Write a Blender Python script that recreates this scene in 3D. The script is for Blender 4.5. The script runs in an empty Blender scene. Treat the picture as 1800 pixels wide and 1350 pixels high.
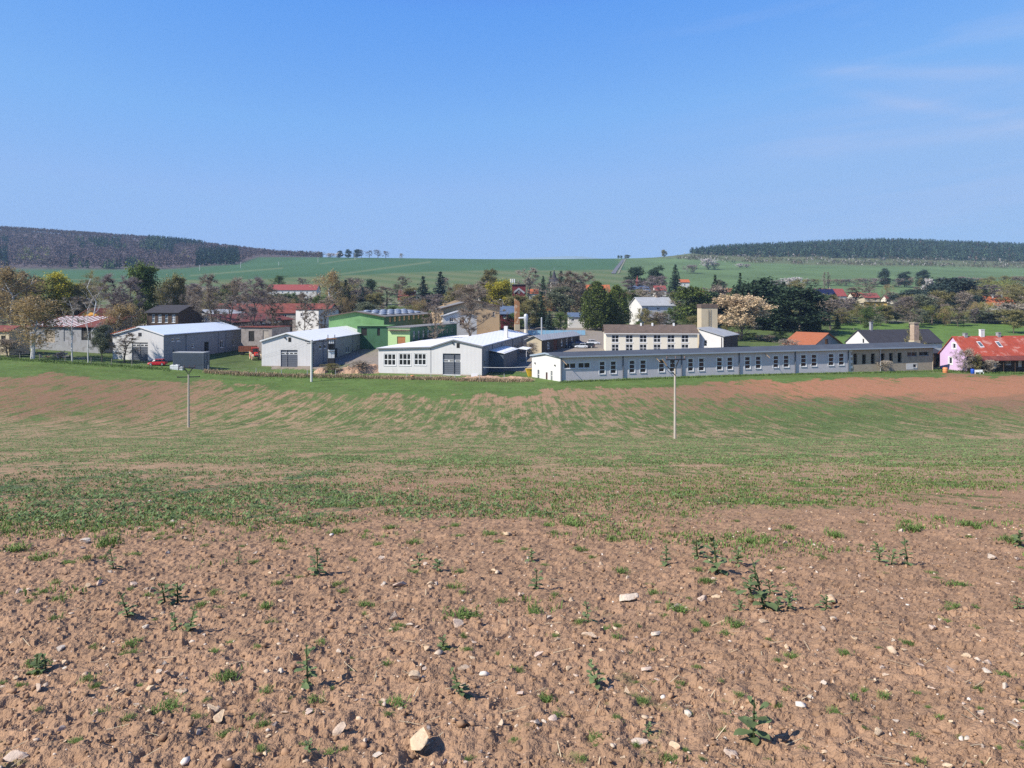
import bpy, math, random
import numpy as np
from mathutils import Vector

# ------------------------------------------------------------------ camera, sky, sun, exposure
F, HZ, CX = 1247.0, 530.0, 900.0          # focal length, eye level and centre in photograph pixels (1800 wide)
scene = bpy.context.scene
col = scene.collection
cam_d = bpy.data.cameras.new("camera")
cam_d.sensor_width = 36.0
cam_d.lens = 36.0 * F / 1800.0
cam_d.shift_y = (HZ - 675.0) / 1800.0     # eye level lies above the picture's middle
cam_d.clip_start, cam_d.clip_end = 0.1, 60000.0
cam = bpy.data.objects.new("camera", cam_d)
cam.rotation_euler = (math.radians(90), 0, 0)
col.objects.link(cam)
scene.camera = cam

SUN_EL, SUN_TH = math.radians(42), math.radians(27)
to_sun = Vector((-math.cos(SUN_TH) * math.cos(SUN_EL), -math.sin(SUN_TH) * math.cos(SUN_EL), math.sin(SUN_EL)))
world = bpy.data.worlds.new("World")
scene.world = world
world.use_nodes = True
wn, wl = world.node_tree.nodes, world.node_tree.links
wn.clear()
sky = wn.new("ShaderNodeTexSky")
sky.sky_type = 'NISHITA'
sky.sun_disc = False
sky.sun_elevation = SUN_EL
sky.sun_rotation = math.atan2(to_sun.x, to_sun.y)
sky.altitude = 300
sky.air_density, sky.dust_density, sky.ozone_density = 1.0, 0.05, 3.5
# thin cirrus: stretched noise in the direction of view, kept faint
tc = wn.new("ShaderNodeTexCoord")
sep = wn.new("ShaderNodeSeparateXYZ"); wl.new(tc.outputs["Generated"], sep.inputs[0])
def wm(op, a, b=None):
    n = wn.new("ShaderNodeMath"); n.operation = op
    for i, s in enumerate((a, b)):
        if s is None: continue
        if isinstance(s, (int, float)): n.inputs[i].default_value = s
        else: wl.new(s, n.inputs[i])
    return n.outputs[0]
az = wm('ARCTAN2', sep.outputs[0], sep.outputs[1])
comb = wn.new("ShaderNodeCombineXYZ")
wl.new(wm('MULTIPLY', az, 1.6), comb.inputs[0]); wl.new(wm('MULTIPLY', wm('SUBTRACT', sep.outputs[2], wm('MULTIPLY', az, 0.06)), 13.0), comb.inputs[1])
comb.inputs[2].default_value = 3.7
nz = wn.new("ShaderNodeTexNoise"); nz.inputs["Scale"].default_value = 1.15; nz.inputs["Detail"].default_value = 6; nz.inputs["Roughness"].default_value = 0.55; nz.inputs["Distortion"].default_value = 0.5
wl.new(comb.outputs[0], nz.inputs["Vector"])
rp = wn.new("ShaderNodeMapRange"); rp.inputs[1].default_value = 0.50; rp.inputs[2].default_value = 0.72; rp.inputs[3].default_value = 0; rp.inputs[4].default_value = 0.55
wl.new(nz.outputs[0], rp.inputs[0])
# tone of the sky as the camera saw it: one curve for the whole sky, the horizon held back, the blue kept full
cdown = wn.new("ShaderNodeVectorMath"); cdown.operation = 'SCALE'; cdown.inputs["Scale"].default_value = 0.10
wl.new(sky.outputs[0], cdown.inputs[0])
crv = wn.new("ShaderNodeRGBCurve")
for ci, pts_ in enumerate(([(0, 0), (.055, .022), (.11, .108), (.165, .195), (.25, .285), (.386, .315), (1, .40)],
                          [(0, 0), (.12, .07), (.20, .33), (.29, .435), (.42, .485), (.577, .50), (1, .57)],
                          [(0, 0), (.22, .22), (.36, .84), (.50, .865), (.614, .845), (.677, .83), (1, .82)])):
    cv = crv.mapping.curves[ci]
    while len(cv.points) < len(pts_): cv.points.new(.5, .5)
    for pt_, (x_, y_) in zip(cv.points, pts_): pt_.location = (x_, y_); pt_.handle_type = 'VECTOR'
crv.mapping.update()
wl.new(cdown.outputs[0], crv.inputs["Color"])
gain = wn.new("ShaderNodeVectorMath"); gain.operation = 'SCALE'; gain.inputs["Scale"].default_value = 10.0
wl.new(crv.outputs[0], gain.inputs[0])
mx = wn.new("ShaderNodeMix"); mx.data_type = 'RGBA'
azm = wn.new("ShaderNodeMapRange"); azm.inputs[1].default_value = 0.12; azm.inputs[2].default_value = 0.55; wl.new(az, azm.inputs[0])
def wisp(z0, slope, w, a0, a1, k):
    """one thin streak of cirrus: height over the horizon, tilt, thickness, where it starts"""
    dz = wm('DIVIDE', wm('SUBTRACT', sep.outputs[2], wm('ADD', wm('MULTIPLY', wm('SUBTRACT', az, .5), slope), z0)), w)
    g_ = wm('EXPONENT', wm('MULTIPLY', wm('MULTIPLY', dz, dz), -1.0)); m_ = wn.new("ShaderNodeMapRange"); m_.inputs[1].default_value = a0; m_.inputs[2].default_value = a1; wl.new(az, m_.inputs[0])
    q_ = wn.new("ShaderNodeMapRange"); q_.inputs[1].default_value = .36; q_.inputs[2].default_value = .62; wl.new(nz.outputs[0], q_.inputs[0])
    return wm('MULTIPLY', wm('MULTIPLY', wm('MULTIPLY', g_, m_.outputs[0]), q_.outputs[0]), k)
ws = wm('ADD', wm('ADD', wisp(.273, -.16, .009, .36, .41, .28), wisp(.1935, -.01, .009, .27, .42, .32)), wisp(.240, -.31, .008, .40, .47, .20))
wl.new(wm('MINIMUM', wm('ADD', wm('MULTIPLY', wm('MULTIPLY', rp.outputs[0], azm.outputs[0]), .5), ws), .6), mx.inputs[0]); wl.new(gain.outputs[0], mx.inputs[6]); mx.inputs[7].default_value = (5.4, 5.9, 8.0, 1)
bg = wn.new("ShaderNodeBackground"); bg.inputs["Strength"].default_value = 0.0745
wl.new(mx.outputs[2], bg.inputs["Color"])
wo = wn.new("ShaderNodeOutputWorld"); wl.new(bg.outputs[0], wo.inputs["Surface"])

sun_d = bpy.data.lights.new("sun", 'SUN')
sun_d.energy = 5.0; sun_d.angle = math.radians(0.53); sun_d.color = (1.0, 0.94, 0.84)
sun = bpy.data.objects.new("sun", sun_d)
sun.rotation_euler = to_sun.to_track_quat('Z', 'Y').to_euler()
col.objects.link(sun)

scene.render.engine = 'CYCLES'
scene.cycles.use_denoising = False
scene.cycles.max_bounces = 3
scene.cycles.diffuse_bounces = 1
scene.cycles.glossy_bounces = 1
scene.cycles.transparent_max_bounces = 6
scene.cycles.volume_bounces = 0
scene.view_settings.view_transform = 'Standard'
scene.view_settings.look = 'None'
scene.view_settings.exposure = 0.5
scene.view_settings.gamma = 1.0
scene.view_settings.use_curve_mapping = False

# ------------------------------------------------------------------ numpy noise
def _h(ix, iy, s):
    n = (ix.astype(np.int64) * 374761393 + iy.astype(np.int64) * 668265263 + s * 2147483647 + 1013) & 0xFFFFFFFF
    n = ((n ^ (n >> 13)) * 1274126177) & 0xFFFFFFFF
    n = ((n ^ (n >> 16)) * 2246822519) & 0xFFFFFFFF
    return (n ^ (n >> 15)) / 4294967296.0
def vnoise(x, y, s=0):
    x = np.asarray(x, float); y = np.asarray(y, float)
    ix = np.floor(x); iy = np.floor(y); fx = x - ix; fy = y - iy
    fx = fx * fx * fx * (fx * (fx * 6 - 15) + 10); fy = fy * fy * fy * (fy * (fy * 6 - 15) + 10)
    a, b, c, d = _h(ix, iy, s), _h(ix + 1, iy, s), _h(ix, iy + 1, s), _h(ix + 1, iy + 1, s)
    return (a * (1 - fx) + b * fx) * (1 - fy) + (c * (1 - fx) + d * fx) * fy
def fbm(x, y, s=0, o=4, g=0.5):
    t = 0; a = 1; m = 0
    for i in range(o):
        t = t + a * vnoise(x * 2 ** i + 17.3 * i, y * 2 ** i - 9.1 * i, s + i); m += a; a *= g
    return t / m
def sst(a, b, x):
    t = np.clip((x - a) / (b - a), 0, 1); return t * t * (3 - 2 * t)

# ------------------------------------------------------------------ the lie of the land (height over distance, column by column)
def near_y(d): return 754.0 + 1309.0 / d
_cols = {
    0:    [(80, 772), (107, 745), (125, 708), (150, 656), (170, 630), (200, 610), (240, 592), (290, 572), (350, 553), (420, 537), (550, 515), (700, 498), (1000, 481), (1100, 477), (1400, 440), (1800, 405), (2050, 402), (3000, 450), (30000, 527)],
    300:  [(80, 773), (107, 754), (125, 723), (150, 674), (165, 653), (178, 636), (200, 616), (240, 597), (290, 575), (350, 555), (420, 539), (550, 516), (700, 498), (1000, 479), (1100, 477), (1400, 452), (1800, 425), (2050, 424), (3000, 460), (30000, 527)],
    450:  [(80, 772), (107, 752), (125, 727), (150, 685), (165, 663), (180, 645), (200, 626), (240, 602), (290, 578), (350, 557), (420, 540), (550, 516), (700, 497), (1000, 473), (1250, 464), (1400, 452), (1800, 442), (2050, 447), (3000, 465), (30000, 527)],
    560:  [(80, 771), (107, 748), (125, 724), (150, 685), (165, 665), (180, 645), (200, 627), (240, 602), (290, 579), (350, 558), (420, 540), (550, 516), (700, 496), (1000, 470), (1400, 452), (1600, 452), (2000, 465), (3000, 480), (30000, 527)],
    900:  [(80, 770), (95, 752), (107, 737), (125, 712), (150, 681), (165, 664), (200, 630), (240, 604), (290, 580), (350, 560), (420, 542), (550, 517), (700, 496), (1000, 473), (1400, 456), (1600, 456), (2000, 470), (3000, 490), (30000, 527)],
    1150: [(80, 772), (95, 754), (107, 738), (125, 710), (150, 678), (165, 662), (200, 630), (240, 604), (290, 580), (350, 560), (420, 542), (550, 517), (700, 497), (1000, 473), (1400, 455), (1600, 453), (2000, 462), (3000, 485), (30000, 527)],
    1250: [(80, 774), (107, 738), (125, 708), (150, 676), (165, 661), (200, 630), (240, 604), (290, 581), (350, 560), (420, 542), (550, 517), (700, 498), (1000, 474), (1400, 452), (1700, 437), (2050, 445), (3000, 470), (30000, 527)],
    1550: [(80, 776), (107, 740), (125, 708), (150, 674), (175, 655), (200, 635), (250, 606), (290, 586), (350, 562), (420, 543), (550, 519), (700, 500), (1000, 475), (1300, 463), (1500, 444), (1750, 425), (2050, 427), (3000, 460), (30000, 527)],
    1800: [(80, 780), (107, 742), (125, 708), (150, 674), (180, 652), (200, 636), (250, 608), (290, 588), (350, 563), (420, 543), (550, 520), (700, 503), (1000, 481), (1300, 468), (1500, 452), (1800, 435), (2050, 436), (3000, 465), (30000, 527)],
}
_ld = np.linspace(math.log(0.5), math.log(30000), 520)
_pxf = np.linspace(-150, 1950, 64)
_keys = sorted(_cols)
_rows = []
for k in _keys:
    dd = [0.5 * (160 ** (i / 40)) for i in range(40)]
    dl = [math.log(x) for x in dd] + [math.log(a) for a, _ in _cols[k]]
    yl = [near_y(x) for x in dd] + [b for _, b in _cols[k]]
    _rows.append(np.interp(_ld, dl, yl))
_rows = np.array(_rows)
_T = np.array([np.interp(_pxf, _keys, _rows[:, j]) for j in range(len(_ld))]).T
_Z = -(_T - HZ) / F * np.exp(_ld)[None, :]
def _gs(A, s, ax):
    k = np.exp(-0.5 * (np.arange(-3 * s, 3 * s + 1) / s) ** 2); k /= k.sum()
    pad = [(0, 0), (0, 0)]; pad[ax] = (3 * s, 3 * s)
    return np.apply_along_axis(lambda v: np.convolve(v, k, 'valid'), ax, np.pad(A, pad, mode='edge'))
_Z0 = _Z.copy(); _Z = _gs(_gs(_Z, 1, 0), 2, 1); _Z[:, -12:] = _Z0[:, -12:]; _Z[:, :12] = _Z0[:, :12]
def macro(X, Y):
    Y = np.maximum(np.asarray(Y, float), 0.5); X = np.asarray(X, float)
    p = np.clip((CX + F * X / Y - _pxf[0]) / (_pxf[1] - _pxf[0]), 0, len(_pxf) - 1.001)
    l = np.clip((np.log(Y) - _ld[0]) / (_ld[1] - _ld[0]), 0, len(_ld) - 1.001)
    i = p.astype(int); j = l.astype(int); a = p - i; b = l - j
    return (_Z[i, j] * (1 - a) + _Z[i + 1, j] * a) * (1 - b) + (_Z[i, j + 1] * (1 - a) + _Z[i + 1, j + 1] * a) * b
def micro(X, Y):
    X = np.asarray(X, float); Y = np.asarray(Y, float)
    f1 = 1 - sst(14, 40, Y); f2 = 1 - sst(6, 16, Y)
    b = lambda s, k: 1 - np.abs(2 * vnoise(X * s + 3.1 * k, Y * s - 1.7 * k, k) - 1)
    wx = X + 0.03 * fbm(X * 9, Y * 9, 71, 2); wy = Y + 0.03 * fbm(X * 9, Y * 9, 81, 2)
    h = 0.055 * (fbm(X * 0.9, Y * 0.9, 5, 3) - .5) * f1
    c = 1 - np.abs(2 * fbm(wx * 13, wy * 13, 31, 2) - 1)
    h = h + f2 * (0.024 * (fbm(X * 5, Y * 5, 21, 3) - .5) + 0.016 * (np.maximum(vnoise(wx * 11, wy * 11, 41), .45) - .45) * 2.2 + 0.014 * (1 - c) + 0.018 * (np.maximum(vnoise(wx * 29, wy * 29, 51), .4) - .5) + 0.016 * (vnoise(wx * 60, wy * 60, 61) - .5))
    return h
def gz(X, Y): return macro(X, Y) + micro(X, Y)
def gzf(X, Y): return float(gz(np.array([X]), np.array([Y]))[0])
def wx_(px, d): return (px - CX) / F * d
def P(px, py, d): return Vector(((px - CX) / F * d, d, -(py - HZ) / F * d))
def G(px, d):
    X = wx_(px, d); return Vector((X, d, gzf(X, d)))
_dl = np.exp(np.linspace(math.log(1.2), math.log(300), 3000))
def ground_at(px, py):
    """point of the ground that shows at this place of the photograph"""
    z = macro((px - CX) / F * _dl, _dl); yy = HZ - z / _dl * F
    k = int(np.argmax(yy <= py)); d = float(_dl[k]); return G(px, d)

# ------------------------------------------------------------------ materials
def srgb(r, g, b):
    f = lambda c: (c / 255 / 12.92) if c / 255 <= .04045 else ((c / 255 + .055) / 1.055) ** 2.4
    return (f(r), f(g), f(b))
class NT:
    def __init__(s, name):
        s.m = bpy.data.materials.new(name); s.m.use_nodes = True
        s.t = s.m.node_tree; s.n = s.t.nodes; s.l = s.t.links
        s.b = s.n["Principled BSDF"]
        s.tc = s.n.new("ShaderNodeTexCoord")
    def put(s, a, sock):
        if isinstance(a, bpy.types.NodeSocket): s.l.new(a, sock)
        elif isinstance(a, (tuple, list)) and len(a) == 3 and sock.type == 'RGBA': sock.default_value = (*a, 1)
        else: sock.default_value = a
    def noise(s, scale, detail=3, rough=.55, vec=None, dist=0):
        n = s.n.new("ShaderNodeTexNoise"); n.inputs["Scale"].default_value = scale; n.inputs["Detail"].default_value = detail
        n.inputs["Roughness"].default_value = rough; n.inputs["Distortion"].default_value = dist
        s.l.new(vec or s.tc.outputs["Object"], n.inputs["Vector"]); return n.outputs[0]
    def mapv(s, scale, vec=None, rot=(0, 0, 0)):
        n = s.n.new("ShaderNodeMapping"); n.inputs["Scale"].default_value = scale; n.inputs["Rotation"].default_value = rot
        s.l.new(vec or s.tc.outputs["Object"], n.inputs["Vector"]); return n.outputs[0]
    def rng(s, v, a, b, c=0, d=1, smooth=False):
        n = s.n.new("ShaderNodeMapRange"); s.put(v, n.inputs[0])
        if smooth: n.interpolation_type = 'SMOOTHSTEP'
        for i, x in enumerate((a, b, c, d)): s.put(x, n.inputs[i + 1])
        return n.outputs[0]
    def mix(s, f, a, b, mode='MIX'):
        n = s.n.new("ShaderNodeMix"); n.data_type = 'RGBA'; n.blend_type = mode
        s.put(f, n.inputs[0]); s.put(a, n.inputs[6]); s.put(b, n.inputs[7]); return n.outputs[2]
    def math(s, op, a, b=0.0):
        n = s.n.new("ShaderNodeMath"); n.operation = op; s.put(a, n.inputs[0]); s.put(b, n.inputs[1]); return n.outputs[0]
    def attr(s, name, vec=False):
        n = s.n.new("ShaderNodeAttribute"); n.attribute_name = name; return n.outputs["Color" if vec else "Fac"]
    def scale(s, c, f):
        n = s.n.new("ShaderNodeMix"); n.data_type = 'RGBA'; n.blend_type = 'MULTIPLY'; n.inputs[0].default_value = 1
        s.put(c, n.inputs[6]); cb = s.n.new("ShaderNodeCombineColor"); [s.put(f, cb.inputs[i]) for i in range(3)]
        s.l.new(cb.outputs[0], n.inputs[7]); return n.outputs[2]
    def bump(s, h, strength=.4, dist=.02):
        n = s.n.new("ShaderNodeBump"); n.inputs["Strength"].default_value = strength; n.inputs["Distance"].default_value = dist
        s.l.new(h, n.inputs["Height"]); s.l.new(n.outputs[0], s.b.inputs["Normal"])
    def done(s, c, rough=.8, spec=.3, metal=0):
        s.put(c, s.b.inputs["Base Color"]); s.put(rough, s.b.inputs["Roughness"])
        s.b.inputs["Specular IOR Level"].default_value = spec; s.b.inputs["Metallic"].default_value = metal
        return s.m
M = {}
def surf(name, c, rough=.8, var=.12, scale=.6, dirt=None, streak=0, wave=None, spec=.3, metal=0, fine=0):
    """plaster, paint, sheet metal, tile: base colour, cloudy variation, stains with their own shape, relief"""
    t = NT(name)
    k = t.rng(t.noise(scale, 4), .25, .75, 1 - var, 1 + var)
    base = t.scale(c, k)
    if dirt:
        f = t.rng(t.noise(dirt[2], 5, .65, dist=.6), dirt[3], dirt[3] + .12, 0, dirt[1], True)
        base = t.mix(f, base, dirt[0])
    if streak:
        sv = t.mapv((1.6, 1.6, .12)); f = t.rng(t.noise(1.5, 4, .7, vec=sv), .5, .8, 0, streak, True)
        base = t.mix(f, base, tuple(x * .45 for x in c))
    if fine:
        base = t.scale(base, t.rng(t.noise(fine, 2), .3, .7, .85, 1.15))
    if wave:                                        # (axis, waves per metre, strength)
        w = t.n.new("ShaderNodeTexWave"); w.wave_type = 'BANDS'; w.bands_direction = wave[0]; w.wave_profile = 'SIN'
        w.inputs["Scale"].default_value = wave[1] * 6.2832 / 20.0; w.inputs["Distortion"].default_value = wave[3] if len(wave) > 3 else 0
        t.l.new(t.tc.outputs["Object"], w.inputs["Vector"]); t.bump(w.outputs["Fac"], wave[2], .05)
    M[name] = t.done(base, rough, spec, metal); return M[name]

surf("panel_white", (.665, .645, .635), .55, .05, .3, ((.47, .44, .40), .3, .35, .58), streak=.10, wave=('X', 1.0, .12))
surf("panel_side_shaded", (.235, .24, .265), .55, .08, .3, ((.11, .11, .12), .4, .35, .56), wave=('Y', 1.0, .15))  # hall sides turned from the sun: panel darkened, shade put into the colour
surf("render_grey", (.56, .525, .54), .85, .05, .25, ((.42, .43, .46), .25, .3, .6), fine=6)
surf("render_white", (.63, .615, .59), .85, .05, .3, ((.6, .57, .53), .35, .4, .62), streak=.12)
surf("cream", (.73, .67, .55), .85, .05, .4, ((.55, .48, .37), .3, .5, .62), streak=.12)
surf("white_stained", (.66, .645, .63), .85, .08, .4, ((.20, .15, .11), .75, .55, .58), streak=.3)
surf("peach", (.62, .43, .24), .85, .08, .35, ((.42, .29, .17), .5, .4, .58), streak=.15)
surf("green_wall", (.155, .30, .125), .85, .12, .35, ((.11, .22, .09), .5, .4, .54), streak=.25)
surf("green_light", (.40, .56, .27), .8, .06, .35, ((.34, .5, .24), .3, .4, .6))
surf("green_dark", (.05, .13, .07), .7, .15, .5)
surf("concrete", (.40, .33, .25), .9, .12, .5, ((.24, .20, .16), .6, .5, .52), streak=.2, fine=5)
surf("concrete_grey", (.30, .30, .31), .9, .14, .5, ((.17, .16, .16), .6, .5, .52), streak=.2)
surf("beige", (.50, .42, .29), .88, .1, .4, ((.36, .3, .22), .4, .5, .56), streak=.2)
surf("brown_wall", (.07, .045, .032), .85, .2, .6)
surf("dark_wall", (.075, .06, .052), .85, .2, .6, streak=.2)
surf("stone_wall", (.26, .23, .21), .9, .2, 1.2, ((.12, .1, .09), .6, .8, .52))
surf("pink", (.60, .42, .62), .85, .05, .4, ((.5, .36, .5), .3, .4, .62), streak=.1)
surf("orange_wall", (.72, .36, .07), .85, .06, .4)
surf("yellow_wall", (.74, .50, .14), .85, .06, .4)
surf("brick_orange", (.42, .17, .075), .9, .2, 1.5, wave=('Z', 4, .3))
surf("red_dark", (.15, .025, .03), .8, .15, .6)
surf("roof_white", (.88, .87, .85), .42, .04, .25, ((.55, .53, .5), .22, .3, .6), wave=('X', 1.1, .18), spec=.4)
surf("roof_blue", (.70, .77, .86), .4, .04, .25, wave=('Y', 1.1, .18), spec=.4)
surf("roof_slate", (.070, .080, .100), .8, .12, .3, ((.11, .115, .125), .4, .3, .55), wave=('X', 1.2, .2), spec=.2)
surf("roof_trim", (.30, .36, .43), .45, .05)
surf("roof_grey", (.20, .195, .19), .85, .15, .5, ((.11, .1, .09), .6, .6, .52), wave=('X', 1.4, .4))
surf("roof_greylight", (.36, .37, .38), .6, .1, .4, ((.22, .2, .18), .4, .5, .55), wave=('X', 1.2, .3))
surf("roof_brown", (.13, .095, .075), .9, .15, .6, ((.07, .055, .045), .6, .8, .52), wave=('X', 2.5, .4))
surf("roof_red", (.36, .068, .04), .8, .2, .7, ((.52, .27, .22), .7, .45, .53), wave=('X', 3.0, .5))
surf("roof_tile", (.33, .108, .05), .85, .12, .8, ((.24, .09, .05), .5, .8, .55), wave=('X', 3.0, .5))
surf("roof_orange", (.42, .12, .05), .85, .1, .8, wave=('X', 3.0, .5))
surf("roof_maroon", (.16, .045, .035), .85, .18, .5, ((.3, .1, .07), .5, .5, .52), wave=('X', 2.5, .5))
surf("roof_crimson", (.25, .06, .055), .8, .1, .5, wave=('X', 2.5, .4))
surf("roof_dark", (.045, .043, .05), .75, .15, .6, wave=('X', 2.5, .4))
surf("roof_solar", (.015, .02, .06), .3, .1, .6, spec=.5)
surf("roof_navy", (.10, .14, .22), .5, .1, .5, wave=('X', 1.5, .3))
surf("tarp_blue", (.035, .10, .36), .5, .2, .8)
surf("dome_plastic", (.20, .235, .30), .35, .1, .8, spec=.5)
surf("frame_white", (.74, .735, .73), .6, .03, 1)
surf("shutter_grey", (.115, .125, .15), .55, .05, .5, wave=('Z', 2.2, .4))
surf("container_blue", (.085, .105, .135), .55, .1, .5, ((.12, .08, .06), .35, .7, .62), wave=('X', 3.5, .6))
surf("wood_door", (.34, .15, .06), .8, .15, 1.2, wave=('X', 5, .4))
surf("door_brown", (.10, .035, .025), .75, .12, 1.0)
surf("wood", (.42, .29, .17), .85, .25, 1.2)
surf("wood_grey", (.33, .29, .25), .9, .2, 1.5)
surf("steel", (.52, .54, .56), .4, .08, 1, spec=.5, metal=.3)
surf("steel_dark", (.035, .035, .04), .6, .15, 2)
surf("rust", (.36, .17, .075), .9, .3, 1.0, ((.66, .54, .38), .85, .6, .50))
surf("concrete_pole", (.44, .40, .33), .9, .12, 1.2, streak=.15)
surf("brick_chimney", (.40, .30, .22), .9, .25, 2.0, ((.16, .11, .08), .7, 1.6, .55), wave=('Z', 5, .5))
surf("insulator", (.12, .06, .05), .3, .1, 3, spec=.5)
surf("tractor_red", (.52, .035, .02), .4, .06, 1, ((.3, .2, .13), .35, 1.2, .55), spec=.5)
surf("car_red", (.55, .02, .025), .3, .03, 1, spec=.5)
surf("car_blue", (.035, .075, .20), .3, .03, 1, spec=.5)
surf("car_dark", (.02, .024, .035), .3, .03, 1, spec=.5)
surf("car_silver", (.55, .58, .62), .3, .03, 1, spec=.5)
surf("car_white", (.78, .79, .80), .3, .03, 1, spec=.5)
surf("rubber", (.022, .021, .02), .9, .2, 3)
surf("rim_beige", (.56, .43, .29), .75, .2, 3)
surf("plastic_white", (.80, .80, .78), .5, .04, 2)
surf("plastic_blue", (.02, .08, .42), .45, .05, 2)
surf("plastic_orange", (.66, .25, .10), .5, .08, 2)
surf("plastic_yellow", (.75, .45, .03), .5, .08, 2)
surf("soil_heap", (.42, .27, .18), .95, .22, 1.5, ((.6, .45, .33), .6, 2.2, .55), fine=8)
surf("rubble", (.48, .39, .31), .95, .25, 2.0)
surf("asphalt", (.13, .13, .14), .9, .1, .5)
surf("blue_fence", (.25, .45, .60), .7, .1, 1)
def glass_mat(name, c, rough=.12):
    t = NT(name); M[name] = t.done(t.scale(c, t.rng(t.noise(.9, 2), .3, .7, .6, 1.5)), rough, .5); return M[name]
glass_mat("glass", (.018, .022, .026)); glass_mat("glass_pale", (.10, .13, .16)); glass_mat("void", (.012, .011, .010), .9)
# ------------------------------------------------------------------ mesh helpers
def np_mesh(name, V, Fc, smooth=False, mats=(), attrs=None):
    """mesh from numpy arrays; every face has the same number of corners"""
    me = bpy.data.meshes.new(name); V = np.asarray(V, np.float32); Fc = np.asarray(Fc, np.int32); k = Fc.shape[1]
    me.vertices.add(len(V)); me.vertices.foreach_set("co", V.ravel())
    me.loops.add(Fc.size); me.loops.foreach_set("vertex_index", Fc.ravel())
    me.polygons.add(len(Fc)); me.polygons.foreach_set("loop_start", np.arange(0, Fc.size, k, dtype=np.int32))
    me.polygons.foreach_set("loop_total", np.full(len(Fc), k, np.int32))
    if smooth: me.polygons.foreach_set("use_smooth", np.ones(len(Fc), bool))
    for m in mats: me.materials.append(m)
    for an, (dom, ty, data) in (attrs or {}).items():
        a = me.attributes.new(an, ty, dom)
        a.data.foreach_set("color" if ty == 'FLOAT_COLOR' else "value", np.asarray(data, np.float32).ravel())
    me.update(calc_edges=True); return me
def link(name, me, parent=None, loc=None):
    o = bpy.data.objects.new(name, me); col.objects.link(o)
    if parent is not None: o.parent = parent
    if loc is not None: o.location = loc
    return o
def tag(o, label=None, cat=None, group=None, kind=None):
    if label: o["label"] = label
    if cat: o["category"] = cat
    if group: o["group"] = group
    if kind: o["kind"] = kind
    return o
def empty(name, loc, label, cat, group=None, rz=0, s=None):
    o = bpy.data.objects.new(name, None); col.objects.link(o); o.location = loc; o.rotation_euler = (0, 0, rz); o.empty_display_size = .2
    if s: o.scale = s
    return tag(o, label, cat, group)
def copy_tree(o, parent=None):
    c = o.copy(); col.objects.link(c); c.parent = parent
    for ch in list(o.children): copy_tree(ch, c)
    return c
class Fr:
    """a wall's own frame: u along the wall (left to right seen from outside), n out of the wall, z up"""
    def __init__(s, o, u):
        s.o = Vector(o); s.u = Vector((u[0], u[1], 0)).normalized(); s.n = Vector((s.u.y, -s.u.x, 0))
    def p(s, u, n, z): return s.o + s.u * u + s.n * n + Vector((0, 0, z))
    def at(s, px):
        k = (px - CX) / F; return (k * s.o.y - s.o.x) / (s.u.x - k * s.u.y)
    def zat(s, u, py, n=0):
        q = s.p(u, n, 0); return -(py - HZ) / F * q.y - s.o.z
    def rect(s, x0, x1, y0, y1):
        """rectangle on the wall that shows at these photograph pixels"""
        a, b = s.at(x0), s.at(x1); m = (a + b) / 2; return (min(a, b), max(a, b), s.zat(m, y1), s.zat(m, y0))
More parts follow.
